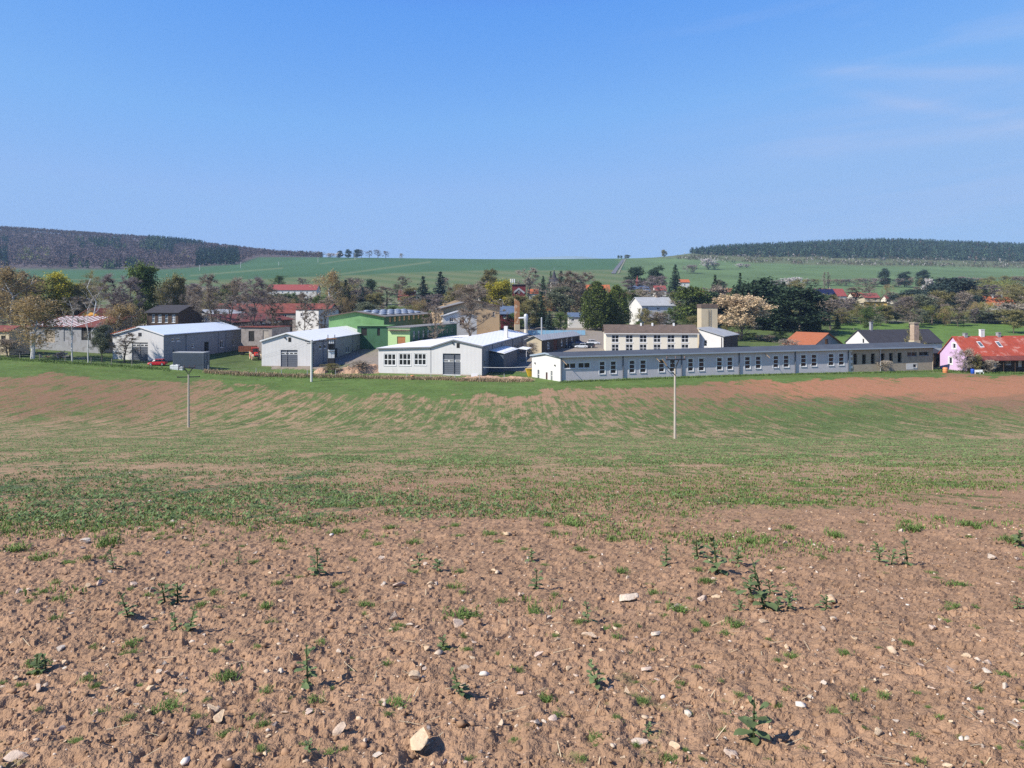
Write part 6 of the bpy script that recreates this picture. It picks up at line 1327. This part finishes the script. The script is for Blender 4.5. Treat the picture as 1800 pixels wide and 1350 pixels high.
n = 10500; px = r.uniform(1185, 1980, n); d = r.uniform(1380, 2080, n); X = wx_(px, d); Zg = macro(X, d); y = HZ - Zg / d * F; low = np.interp(px, [1190, 1215, 1260, 1350, 1450, 1550, 1700, 1800, 2000], [440, 446, 450, 452, 453, 457, 459, 461, 464]) + 3 * (fbm(px / 16, px / 16, 921, 3) - .5) * 2; k = (y < low) & (px > 1203 + 4 * r.rand(n)); px, d, X, Zg = px[k], d[k], X[k], Zg[k]; n = len(px)
colr = np.array((.046, .075, .050)) * (1 + 1.3 * (fbm(px / 9, d / 25, 931, 3) - .5))[:, None] * r.uniform(.6, 1.4, (n, 1)); sp = r.rand(n) < .02; colr[sp] = (.12, .09, .075)
wood("right_wood", "dark green pine wood over the right hill", np.stack([X, d, Zg], 1), np.ones(n, int), colr, r.uniform(6, 15, n), "wood_mass")
n = 5200; px = r.uniform(1190, 1900, n); d = r.uniform(1150, 1560, n); X = wx_(px, d); Zg = macro(X, d); y = HZ - Zg / d * F; den = fbm(px / 26, y / 3, 941, 3); k = (den > .45) & (y < np.interp(px, [1190, 1400, 1800], [458, 470, 473])) & (y > 446); px, d, X, Zg = px[k], d[k], X[k], Zg[k]; n = len(px); ch = r.rand(n)[:, None]
colr = np.where(ch < .12, (.48, .44, .42), np.where(ch < .5, (.10, .10, .06), np.where(ch < .8, (.06, .075, .045), (.13, .10, .08))))
wood("hillside_scrub", "olive scrub with white blossom on the slope below the right wood", np.stack([X, d, Zg], 1), np.zeros(n, int), colr, r.uniform(3.0, 7.0, n), "wood_mass")
# ------------------------------------------------------------------ utility poles, transformer, wires
def utility_pole(px, d, ytop, label, arms, rbase=.17, mat="concrete_pole", name="utility_pole", vee=None):
    g = G(px, d); o = empty(name, g, label, "utility pole", "utility poles in the field"); h = -(ytop - HZ) / F * d - g.z
    MB().tube(g - up * .3, g + up * h, rbase, rbase * .72, 10).build("shaft", mat, o); tips = []
    for (zoff, l0, l1, nins, upw) in arms:
        z = h + zoff; a = MB().box(Fr(g, (1, .25)), l0, l1, -.06, .06, z - .07, z + .07).build("crossarm", "steel_dark", o)
        for i in range(nins):
            u = l0 + .1 + (l1 - l0 - .2) * i / max(1, nins - 1); p_ = Fr(g, (1, .25)).p(u, 0, z + .07); MB().lathe(p_, [(.03, 0), (.03, .08), (.085, .10), (.06, .17), (.085, .20), (.05, .30)] if upw else [(.04, -.02), (.07, .04), (.04, .09)], 7).build("insulator", "insulator", a); tips.append(p_ + up * .3)
    if vee:
        z0, z1, w = vee; f = Fr(g, (1, .25)); mb = MB()
        for s in (-1, 1): mb.tube(f.p(0, .06 * s, h + z0), f.p(s * w, 0, h + z1), .05, .05, 5); mb.tube(f.p(0, .06 * s, h + z0 + .35), f.p(s * w, 0, h + z1), .035, .035, 5)
        mb.build("brace", "steel_dark", o)
    return o, tips
p1, t1 = utility_pole(331.5, 107, 658.5, "concrete pole with two crossarms standing in the left field", [(1.02, -1.45, .95, 4, True), (-.35, -1.6, 1.6, 3, False)], vee=(.0, 1.0, .62))
p2, t2 = utility_pole(1186.5, 80, 648, "weathered pole with one high crossarm in front of the long factory", [(1.02, -1.1, 1.3, 3, True)], rbase=.15, vee=(-.05, 1.0, .5))
g2_ = G(1186.5, 80); f = Fr(g2_, (1, .25)); hz = -(648 - HZ) / F * 80 - g2_.z
MB().tube(f.p(-.02, .1, hz - .75), f.p(-1.05, .1, hz + .35), .05, .05, 5).build("side_stay", "steel_dark", p2); MB().tube(f.p(-1.05, .1, hz + .35), f.p(-1.6, .1, hz + 1.1), .07, .06, 5).build("stay_end", "wood", p2)
p3, t3 = utility_pole(547.5, 160, 598, "white concrete pole with wide crossarm before the middle white hall", [(-.25, -1.4, 3.4, 4, True), (-.75, -1.0, 1.0, 2, False)], rbase=.26, mat="render_white")
g3 = G(547.5, 160); f = Fr(g3 + Vector((.38, .1, 0)), (1, .25)); hz = -(598 - HZ) / F * 160 - g3.z; mb = MB()
for i in range(14): mb.box(f, -.12, .12, -.04, .04, 1.2 + i * (hz - 2.2) / 14, 1.34 + i * (hz - 2.2) / 14)
mb.box(f, -.03, .03, -.03, .03, .8, hz - .6); mb.build("cable_ladder", "steel_dark", p3)
# transformer mast on two legs
g = G(582.5, 174); o = empty("transformer_mast", g, "two-legged transformer mast with white cabinet beside the middle hall", "transformer"); f = Fr(g, (1, .2)); zz = lambda y: -(y - HZ) / F * 174 - g.z
for s in (-.85, .85): MB().tube(f.p(s, 0, -.4), f.p(s * .95, 0, zz(588.5)), .13, .09, 8).build("leg", "steel_dark", o)
MB().box(f, -1.25, 1.25, -.3, .3, zz(596), zz(594.5)).build("crossarm", "rust", o)
MB().box(f, -.8, .8, -.5, .6, zz(617), zz(614.5)).build("platform", "frame_white", o)
tf = MB().box(f, -.65, .65, -.4, .5, zz(614.4), zz(604)).build("transformer_tank", "steel_dark", o)
mb = MB(); [mb.box(f, -.62 + i * .2, -.56 + i * .2, .5, .72, zz(613.8), zz(605)) for i in range(7)]; mb.build("cooling_fins", "steel_dark", tf)
for i in range(3): MB().lathe(f.p(-.45 + i * .45, 0, zz(604)), [(.12, 0), (.16, .15), (.08, .3), (.14, .45), (.05, .8)], 8).build("insulator", "plastic_white", tf)
cb = MB().box(f, -.75, .75, -.35, .35, zz(629.3), zz(618)).build("cabinet", "plastic_white", o); MB().box(f, -.015, .015, .351, .362, zz(629), zz(618.4)).build("door_seam", "shutter_grey", cb)
MB().box(f, -.7, .7, -.3, .3, zz(640), zz(629.4)).build("plinth_frame", "steel_dark", o)
def wire(p0, p1, sag, r=.010):
    mb = MB(); n = 14; pts = [p0.lerp(p1, i / n) - up * (sag * 4 * (i / n) * (1 - i / n)) for i in range(n + 1)]; mb.path(pts, r, 4); return mb
o = empty("power_line", t1[0], "thin power wires hanging between the left pole and the white pole", "wire")
for i in range(3): wire(t1[min(i, 3)], t3[i], 1.4).build("wire", "steel_dark", o)
o = empty("power_line", t3[3], "short power wires from the white pole to the transformer mast", "wire")
for i in range(2): wire(t3[2 + i], f.p(-1 + 2 * i, 0, zz(594)), .4).build("wire", "steel_dark", o)
q0, q1 = fr3.p(W3 + .3, .3, 2.2), gf.p(-.1, .2, 2.6); o = empty("hanging_cable", q0, "pale cable strung between widest hall and factory gable", "cable"); wire(q0, q1, .15, .05).build("cable", "plastic_white", o)
# poles on the far field
for px, d, yt, lb in ((351, 1040, 466, "thin pale pole before the dark conifers of the wood"), (423, 1080, 461, "thin pale pole at the wood's right corner"), (490, 1120, 460, "thin pale pole in the middle of the dark green field"), (559, 1200, 452, "thin pale pole below the ridge tree row's left end"), (624, 1290, 445, "thin pale pole touching the ridge pines")):
    g = G(px, d); o = empty("field_pole", g, lb, "utility pole", "poles across the far field"); h = -(yt - HZ) / F * d - g.z; MB().tube(g - up, g + up * h, .35, .25, 6).build("shaft", "render_white", o); MB().abox(g.x - 1.1, g.x + 1.1, g.y - .1, g.y + .1, g.z + h - .7, g.z + h - .45).build("crossarm", "steel", o)
# ------------------------------------------------------------------ rusty chimney, silver flue, thin stack
g = G(909.5, 258); zz = lambda y: -(y - HZ) / F * 258 - g.z; o = empty("rusty_chimney", g, "square rust-stained chimney cut aslant at the top beside the silver flue", "chimney"); w = 8.2 / F * 258; f = Fr(g + Vector((-w / 2, 0, 0)), (1, .12))
MB().hexa([f.p(0, 0, -.5), f.p(w, 0, -.5), f.p(w, -w, -.5), f.p(0, -w, -.5), f.p(0, 0, zz(525)), f.p(w, 0, zz(531)), f.p(w, -w, zz(531)), f.p(0, -w, zz(525))]).build("shaft", "rust", o)
MB().box(f, -.06, w + .06, -w - .06, .06, zz(581), zz(570)).build("base_sleeve", "beige", o)
g = G(924.5, 250); zz = lambda y: -(y - HZ) / F * 250 - g.z; o = empty("silver_flue", g, "fat silver flue pipe with domed head next to the rusty chimney", "flue"); MB().lathe(g, [(.55, -.5), (.55, zz(566)), (.75, zz(563)), (.78, zz(555)), (.5, zz(552)), (.05, zz(551.4))], 14).build("pipe", "steel", o, smooth=True); MB().lathe(g, [(.62, -.4), (.62, zz(579))], 12).build("base", "cream", o); MB().tube(g + up * zz(558.5), G(913, 256) * 0 + Vector((g.x - 2.4, g.y + 2, g.z + zz(559.5))), .35, .35, 10).build("side_duct", "steel", o)
g = G(952, 252); zz = lambda y: -(y - HZ) / F * 252 - g.z; o = empty("thin_stack", g, "thin pale exhaust stack behind the low beige shed", "flue"); MB().tube(g - up * .4, g + up * zz(560), .28, .26, 10).build("pipe", "steel", o); MB().lathe(g + up * zz(560), [(.2, 0), (.34, .1), (.05, .45)], 10).build("cap", "steel", o)
# blue fence panels at the back of the yard
fx = Fr(G(928, 268), (wx_(1029, 268) - wx_(928, 268), 0)); o = empty("blue_fence", fx.o, "pale blue panel fence at the back of the works yard", "fence"); Wf = wx_(1029, 268) - wx_(928, 268)
for i in range(13): MB().box(fx, i * Wf / 13 + .06, (i + 1) * Wf / 13 - .06, -.04, .04, .2 + gzf(fx.p(i * Wf / 13, 0, 0).x, 268) - fx.o.z, 2.0 + gzf(fx.p(i * Wf / 13, 0, 0).x, 268) - fx.o.z).build("panel", "blue_fence", o); MB().box(fx, i * Wf / 13 - .06, i * Wf / 13 + .06, -.06, .06, -.3 + gzf(fx.p(i * Wf / 13, 0, 0).x, 268) - fx.o.z, 2.1 + gzf(fx.p(i * Wf / 13, 0, 0).x, 268) - fx.o.z).build("post", "steel", o)
# ------------------------------------------------------------------ vehicles
def car(px, d, yaw, paint, label, van=False, group="cars parked in the works yard"):
    g = G(px, d); o = empty("parked_car", g, label, "car", group, math.radians(yaw)); L, hw = 4.2, .87
    def loft(secs):
        mb = MB(); vs = []
        for x, zb_, zt, w0, w1 in secs: vs += [(x, -w0, zb_), (x, w0, zb_), (x, w0, (zb_ + zt) / 2), (x, w1, zt), (x, -w1, zt), (x, -w0, (zb_ + zt) / 2)]
        fs = [tuple(range(6))[::-1], tuple(range(len(vs) - 6, len(vs)))]
        for i in range(len(secs) - 1):
            for j in range(6): a, b = i * 6 + j, i * 6 + (j + 1) % 6; fs.append((a, b, b + 6, a + 6))
        return mb.add(vs, fs)
    loft([(-2.1, .35, .72, .72, .66), (-1.9, .25, .92, .82, .78), (-1.0, .22, .96, hw, .82), (.8, .22, .94, hw, .82), (1.5, .24, .84, .85, .78), (2.0, .3, .68, .78, .68), (2.12, .36, .56, .68, .6)]).build("body", paint, o, local=True)
    cabin = [(-2.0 if van else -1.8, .9, 1.0, .76, .70), (-1.75 if van else -1.35, .92, 1.42, .76, .62), (-.5, .94, 1.5, .78, .64), (.35, .93, 1.42, .78, .62), (1.1, .88, .98, .76, .70)]
    c = loft(cabin).build("cabin_glass", "glass", o, local=True); mb = MB()
    mb.abox(-1.45 if not van else -1.8, .36, -.6, .6, 1.44, 1.53); mb.build("roof_panel", paint, o, local=True); mb = MB()
    for x in (-1.3, -.35, .45):
        for s in (-1, 1): mb.tube((x, s * .79, .93), (x * .9, s * .64, 1.47), .04, .04, 4)
    mb.build("pillars", paint, o, local=True)
    for x in (-1.3, 1.3):
        for s in (-1, 1):
            wl_ = MB().tube((x, s * .70, .31), (x, s * .90, .31), .31, .31, 14).build("wheel", "rubber", o, local=True); MB().tube((x, s * .895, .31), (x, s * .915, .31), .19, .17, 10).build("rim", "steel", wl_, local=True)
    for s in (-1, 1): MB().abox(2.0, 2.10, s * .62 - .14, s * .62 + .14, .56, .70).build("headlight", "plastic_white", o, local=True); MB().abox(-2.08, -1.99, s * .6 - .12, s * .6 + .12, .68, .84).build("tail_light", "car_red", o, local=True)
    return o
car(277, 172.5, 188, "car_red", "bright red car parked in the grass by the first hall", group="cars by the halls")
car(1016, 238, 20, "car_blue", "dark blue car nearest the low beige shed", van=True)
car(1009, 228, 165, "car_dark", "black car at the left of the parked row")
car(1022, 227, 172, "car_silver", "silver-blue car in the middle of the parked row")
car(1034, 228, 160, "car_dark", "dark car at the right of the parked row", van=True)
car(1043, 238, 5, "car_white", "white car parked at the yard's right side")
car(1001, 232, 168, "car_blue", "blue car half hidden behind the black one")
# tractor and trailer
g = G(449, 193); o = empty("tractor", g, "red tractor with dusty beige wheels beside the middle hall", "tractor", None, math.radians(-62)); S = 1.25; o.scale = (S, S, S)
MB().hexa([(.3, -.38, .95), (2.1, -.32, .95), (2.1, .32, .95), (.3, .38, .95), (.3, -.36, 1.6), (2.05, -.28, 1.45), (2.05, .28, 1.45), (.3, .36, 1.6)]).build("hood", "tractor_red", o, local=True); MB().abox(-1.1, 2.0, -.28, .28, .6, .95).build("chassis", "steel_dark", o, local=True)
cb = MB().hexa([(-1.1, -.7, 1.1), (.35, -.7, 1.1), (.35, .7, 1.1), (-1.1, .7, 1.1), (-.95, -.6, 2.35), (.2, -.6, 2.35), (.2, .6, 2.35), (-.95, .6, 2.35)]).build("cab_glass", "glass", o, local=True); MB().abox(-1.1, .35, -.72, .72, 2.36, 2.52).build("cab_roof", "tractor_red", o, local=True); mb = MB()
for x0, x1 in ((-1.1, -.95), (.35, .2)):
    for s in (-1, 1): mb.tube((x0, s * .71, 1.1), (x1, s * .62, 2.36), .05, .05, 4)
mb.build("cab_frame", "tractor_red", o, local=True)
for s in (-1, 1):
    w_ = MB().tube((-.7, s * .62, .88), (-.7, s * 1.08, .88), .88, .88, 18).build("rear_wheel", "rim_beige", o, local=True); MB().tube((-.7, s * 1.05, .88), (-.7, s * 1.11, .88), .42, .38, 12).build("rim", "tractor_red", w_, local=True)
    w_ = MB().tube((1.55, s * .62, .62), (1.55, s * .98, .62), .62, .62, 16).build("front_wheel", "rim_beige", o, local=True); MB().tube((1.55, s * .95, .62), (1.55, s * 1.0, .62), .28, .25, 12).build("rim", "tractor_red", w_, local=True); MB().abox(-1.3, .05, s * .85 - .25, s * .85 + .25, 1.72, 1.80).build("mudguard", "tractor_red", o, local=True); MB().tube((2.06, s * .18, 1.25), (2.12, s * .18, 1.25), .09, .09, 8).build("headlight", "plastic_white", o, local=True)
MB().tube((1.3, .34, 1.4), (1.3, .34, 2.4), .045, .045, 6).build("exhaust", "steel_dark", o, local=True)
g = G(436, 202); o = empty("farm_trailer", g, "rust-brown farm trailer parked behind the red tractor", "trailer", None, math.radians(12)); MB().abox(-2.4, 2.4, -1.1, 1.1, 1.0, 1.15).build("bed", "rust", o, local=True)
surf("trailer_rust", (.26, .085, .045), .9, .25, 1.0, wave=('X', 2, .4))
for x0, x1, y0, y1 in ((-2.4, 2.4, -1.1, -1.04), (-2.4, 2.4, 1.04, 1.1), (-2.4, -2.34, -1.03, 1.03), (2.34, 2.4, -1.03, 1.03)): MB().abox(x0, x1, y0, y1, 1.16, 2.5).build("side_board", "trailer_rust", o, local=True)
for x in (-1.5, 1.5):
    for s in (-1, 1): MB().tube((x, s * .8, .5), (x, s * 1.08, .5), .5, .5, 14).build("wheel", "rubber", o, local=True)
# container
a, b = G(304, 171), G(358, 170); z = min(a.z, b.z); a.z = b.z = z; fx = Fr(a, (b.x - a.x, b.y - a.y)); Wc = (b - a).length; o = empty("storage_container", a, "dark blue-grey storage container in front of the first hall", "container"); zt = fx.zat(0, 620); MB().box(fx, 0, Wc, -2.6, 0, .08, zt).build("body", "container_blue", o)
mb = MB()
for i in range(26): u = .15 + i * (Wc - .4) / 26; mb.box(fx, u, u + .13, .002, .05, .25, zt - .2)
mb.build("ribs", "container_blue", o); MB().box(fx, -.05, Wc + .05, -2.65, .06, zt + .003, zt + .14).build("roof", "roof_greylight", o)
for u in (.02, Wc - .16): MB().box(fx, u, u + .14, .003, .07, .05, zt).build("corner_post", "container_blue", o)
e = Fr(fx.p(Wc, 0, 0), -fx.n)
for u in (.05, 1.33): d_ = MB().box(e, u, u + 1.22, .003, .05, .15, zt - .1).build("door", "shutter_grey", o); MB().tube(e.p(u + .6, .09, .2), e.p(u + .6, .09, zt - .2), .03, .03, 5).build("lock_bar", "steel", d_)
for u in (.4, Wc - .4): MB().box(fx, u - .2, u + .2, -1.5, -.1, -.35, .078).build("foot_block", "concrete", o)
# ------------------------------------------------------------------ loose things near the halls
for k, (px, d, w, h, lb) in enumerate(((303.5, 168, .9, 1.0, "white plastic tank left of its pair before the container"), (311, 168, 1.0, 1.1, "white plastic tank in the middle before the container"), (319, 167.8, .75, .7, "small white plastic crate right of the tanks"))):
    g = G(px, d); o = empty("plastic_tank", g, lb, "tank", "white plastic tanks before the container"); MB().abox(g.x - w / 2, g.x + w / 2, g.y - w / 2, g.y + w / 2, g.z - .05, g.z + h).build("body", "plastic_white", o); MB().lathe(g + up * h, [(.2, 0), (.2, .1), (.1, .12)], 10).build("lid", "plastic_white", o)
    mb = MB(); [mb.abox(g.x - w / 2 - .03, g.x + w / 2 + .03, g.y - w / 2 - .03, g.y + w / 2 + .03, g.z + z_, g.z + z_ + .05) for z_ in (.05, h * .35, h * .68)]; mb.build("hoop", "steel", o)
def heap(px, d, w, h, dep, mat, label, name, seed):
    g = G(px, d); r = np.random.RandomState(seed); n, m = 26, 12; V, Fq = [], []
    for j in range(m):
        for i in range(n):
            u, v = i / (n - 1) * 2 - 1, j / (m - 1) * 2 - 1; k = max(0, 1 - u * u - v * v) ** .7; X_, Y_ = g.x + u * w / 2, g.y + v * dep / 2
            V.append((X_, Y_, gzf(X_, Y_) - .08 + h * k * (.65 + .7 * float(fbm(np.array([X_ * .9]), np.array([Y_ * .9]), seed, 3)[0])) + (.12 * r.normal() * (k > 0))))
    for j in range(m - 1):
        for i in range(n - 1): q = j * n + i; Fq.append((q, q + 1, q + n + 1, q + n))
    me = np_mesh(name, np.array(V), np.array(Fq), False, [M[mat]]); return tag(link(name, me), label, "heap", "heaps of spoil by the halls")
heap(645, 174, 9.5, 2.0, 6, "soil_heap", "reddish rubble and earth heap left of the widest hall", "earth_heap", 1); heap(612, 173, 6, 1.2, 5, "soil_heap", "low reddish earth heap by the transformer mast", "earth_heap", 2); heap(564, 172, 3.4, 1.1, 3, "soil_heap", "small pale mound of earth right of the white pole", "earth_heap", 3); heap(845, 163, 12, .7, 2.4, "soil_heap", "long low bank of earth before the widest hall", "earth_heap", 4); heap(905, 161, 9, .8, 2.6, "soil_heap", "low bank of earth left of the factory gable", "earth_heap", 5)
rr_ = random.Random(3)
g = G(108, 178); o = empty("rubble_pile", g, "pile of broken boards and stones between the birches before the grey shed", "pile")
for i in range(46):
    x, y = rr_.gauss(0, 2.2), rr_.gauss(0, .8); z = max(0, 1.6 - abs(x) * .45 - abs(y) * .5) * rr_.uniform(.3, 1); c = Vector((g.x + x, g.y + y, 0)); c.z = gzf(c.x, c.y) + z; L_ = rr_.uniform(.6, 1.6); dv = Vector((rr_.uniform(-1, 1), rr_.uniform(-.4, .4), rr_.uniform(-.25, .35))).normalized() * L_ / 2; q = Vector((0, 1, .3)).normalized() * rr_.uniform(.08, .3); tk = up * rr_.uniform(.05, .2)
    MB().hexa([c - dv - q, c + dv - q, c + dv + q, c - dv + q, c - dv - q + tk, c + dv - q + tk, c + dv + q + tk, c - dv + q + tk]).build("board" if i % 2 else "rubble_block", rr_.choice(("wood", "rubble", "wood_grey")), o)
for px, d, L_, lb, m_ in ((705, 166, 4.2, "stack of planks lying below the barred windows of the widest hall", "wood"), (745, 164, 4.6, "pale boards lying before the widest hall's corner strip", "wood_grey"), (777, 164.5, 3.2, "heap of brown timber left of the widest hall's door", "wood")):
    g = G(px, d); o = empty("plank_stack", g, lb, "timber", "timber before the widest hall")
    for i in range(6): f = Fr(Vector((g.x, g.y, g.z)), (1, rr_.uniform(-.12, .12))); MB().box(f, -L_ / 2 + rr_.uniform(-.4, .4), L_ / 2 + rr_.uniform(-.4, .4), -.5 + (i % 3) * .32, -.22 + (i % 3) * .32, .02 + (i // 3) * .14, .14 + (i // 3) * .14).build("plank", m_, o)
g = G(725, 164); o = empty("wood_reel", g, "small orange-brown machine part lying among the planks", "scrap"); MB().lathe(g, [(.5, .02), (.55, .12), (.2, .2), (.2, .55), (.5, .62), (.45, .75)], 12).build("drum", "plastic_orange", o); MB().abox(g.x + .5, g.x + 1.3, g.y - .25, g.y + .25, g.z, g.z + .35).build("block", "wood", o)
g = G(834, 163.5); o = empty("white_board", g, "white board leaning in the grass before the widest hall", "board"); f = Fr(g, (1, .15)); MB().add([], []).hexa([f.p(-.75, .1, -.05), f.p(.75, .1, -.05), f.p(.75, 0, -.05), f.p(-.75, 0, -.05), f.p(-.75, -.2, 1.25), f.p(.75, -.2, 1.25), f.p(.75, -.3, 1.25), f.p(-.75, -.3, 1.25)]).build("panel", "plastic_white", o)
g = G(931, 167); o = empty("yellow_skip", g, "yellow skip corner peeping past the factory's white gable", "skip"); f = Fr(g, (1, .2)); MB().hexa([f.p(-.3, .5, -.1), f.p(.8, .5, -.1), f.p(.8, -.5, -.1), f.p(-.3, -.5, -.1), f.p(-.9, .6, 1.7), f.p(1.0, .6, 1.7), f.p(1.0, -.6, 1.7), f.p(-.9, -.6, 1.7)]).build("body", "plastic_yellow", o); MB().box(f, -.95, 1.05, -.65, .65, 1.7, 1.78).build("rim", "plastic_yellow", o)
for px, d, m_, r_, h_, lb in ((1661.5, 174, "plastic_orange", .55, 1.3, "pale orange barrel at the pink house's left corner"), (1709.5, 172.5, "plastic_blue", .42, 1.1, "bright blue barrel before the pink house")):
    g = G(px, d); o = empty("barrel", g, lb, "barrel", "barrels by the pink house"); MB().lathe(g, [(r_ * .9, -.05), (r_, .1), (r_, h_ * .33), (r_ * 1.05, h_ * .36), (r_, h_ * .4), (r_, h_ * .66), (r_ * 1.05, h_ * .69), (r_, h_ * .72), (r_, h_ * .95), (r_ * .9, h_)], 14).build("body", m_, o, smooth=True); MB().lathe(g + up * h_, [(r_ * .85, .003), (r_ * .85, .05)], 14).build("lid", m_, o)
for px, d, lb in ((1718, 172, "white garden bench before the pink house's porch"), (1724, 172.3, "second white garden seat right of the bench by the porch")):
    g = G(px, d); o = empty("garden_bench", g, lb, "bench", "white garden seats"); MB().abox(g.x - .6, g.x + .6, g.y - .22, g.y + .22, g.z + .4, g.z + .46).build("seat", "plastic_white", o); MB().abox(g.x - .6, g.x + .6, g.y + .2, g.y + .25, g.z + .5, g.z + .95).build("backrest", "plastic_white", o)
    for sx in (-.55, .55):
        for sy in (-.18, .18): MB().abox(g.x + sx - .04, g.x + sx + .04, g.y + sy - .04, g.y + sy + .04, g.z - .05, g.z + .4).build("leg", "plastic_white", o)
# dark timber shed between the factory's end and the pink house
building("timber_shed", "dark timber shed between the concrete factory end and the pink house", "building", (1641, 186), (1657, 187), 6, 621, 613, 'u', "brown_wall", "roof_dark", over=.3, front=[(1645, 1652, 630, 650, 'v')])
# ------------------------------------------------------------------ wire fence along the meadow
def fence(pts, label, hgt=1.5, mat="wood_grey", step=3.2, wires=3):
    P_ = [G(*p) for p in pts]; o = empty("wire_fence", P_[0], label, "fence", "fences along the meadow"); posts = []
    for a, b in zip(P_[:-1], P_[1:]):
        n = max(1, int((b - a).length / step))
        for i in range(n): q = a.lerp(b, i / n); q.z = gzf(q.x, q.y); posts.append(q)
    for q in posts: MB().tube(q - up * .3, q + up * (hgt + rr_.uniform(-.1, .15)) + Vector((rr_.gauss(0, .04), 0, 0)), .075, .06, 6).build("post", mat, o)
    for k in range(wires): mb = MB(); mb.path([q + up * (hgt * (k + .9) / wires) for q in posts], .009, 3); mb.build("wire", "steel", o)
fence([(0, 173), (70, 171), (160, 169), (232, 168.5), (300, 167)], "post and wire fence running below the birches to the container", wires=3, step=5.0)
fence([(366, 168), (450, 167.5), (540, 167), (640, 166.5)], "thin wire fence between the container and the middle hall", mat="steel", step=6.0)
fence([(715, 163.5), (800, 161.5), (930, 159.5)], "thin wire fence before the widest hall", mat="steel", step=5.0)
fence([(1500, 300), (1570, 296), (1640, 292)], "low garden fence across the lawn behind the dark-roofed house", mat="wood_grey", step=3.0, hgt=1.3)
# dry reeds and rough grass
def rough(name, label, segs, n, hh, mat):
    r = np.random.RandomState(len(name) + n); X, Y = [], []
    for (x0, d0, x1, d1, wd) in segs:
        t_ = r.rand(n); px = x0 + (x1 - x0) * t_; d = d0 + (d1 - d0) * t_ + r.normal(size=n) * wd; X.append(wx_(px, d)); Y.append(d)
    X, Y = np.concatenate(X), np.concatenate(Y); V, Fc, sh = blades(X, Y, gz(X, Y), 4, hh * r.uniform(.5, 1.3, len(X)), np.full(len(X), .035), .6, 5); return tag(soup(name, V, Fc, sh, mat), label, "grass")
rough("dry_grass", "strip of dry straw-coloured grass along the meadow's upper edge", [(360, 167, 480, 167, .9), (480, 167, 640, 166, .8), (640, 165, 800, 162, .7), (800, 161, 935, 159, .9)], 900, .75, "dry_grass")
rough("rough_grass", "rough green grass at the foot of fences and walls", [(0, 171, 300, 167, 1.2), (360, 168, 640, 166, 1.6), (985, 156.5, 1300, 165, .5), (1300, 165, 1640, 177, .5), (1640, 178, 1800, 172, 1.0)], 1100, .45, "grass_blade")
# ------------------------------------------------------------------ street lamps of the village
for px, d, yt, lb in ((671, 372, 508, "street lamp with white head left of the plum-brown roof"), (688, 378, 512, "street lamp in front of the bare tree left of the plum-brown roof"), (733, 360, 512, "street lamp beside the left big spruce"), (740, 352, 521, "lower street lamp before the left big spruce"), (884, 300, 527, "street lamp before the bright yellow-green tree"), (1335, 440, 509, "street lamp left of the solar-panelled house")):
    g = G(px, d); h = -(yt - HZ) / F * d - g.z; o = empty("street_lamp", g, lb, "street lamp", "street lamps of the village"); MB().tube(g - up * .2, g + up * h, .08, .05, 6).build("post", "steel", o); MB().tube(g + up * h, g + up * (h + .15) + Vector((-.9, 0, 0)), .05, .05, 5).build("arm", "steel", o); MB().abox(g.x - 1.5, g.x - .8, g.y - .2, g.y + .2, g.z + h + .1, g.z + h + .28).build("lamp_head", "plastic_white", o)
# ------------------------------------------------------------------ the air: thin even haze over the whole valley
x0, x1, y0, y1, z0, z1 = -6000, 6000, -60, 5200, -260, 310
me = bpy.data.meshes.new("haze"); me.from_pydata([(x0, y0, z0), (x1, y0, z0), (x1, y1, z0), (x0, y1, z0), (x0, y0, z1), (x1, y0, z1), (x1, y1, z1), (x0, y1, z1)], [], [(0, 3, 2, 1), (4, 5, 6, 7), (0, 1, 5, 4), (1, 2, 6, 5), (2, 3, 7, 6), (3, 0, 4, 7)])
hm = bpy.data.materials.new("haze_air"); hm.use_nodes = True; hn = hm.node_tree.nodes; hl = hm.node_tree.links; hn.clear()
pv_ = hn.new("ShaderNodeVolumePrincipled"); pv_.inputs["Color"].default_value = (.46, .69, 1.0, 1); pv_.inputs["Density"].default_value = .00010; pv_.inputs["Anisotropy"].default_value = .0
ho = hn.new("ShaderNodeOutputMaterial"); hl.new(pv_.outputs[0], ho.inputs["Volume"]); me.materials.append(hm)
tag(link("haze", me), "thin blue haze filling the valley air", "haze", kind="stuff")
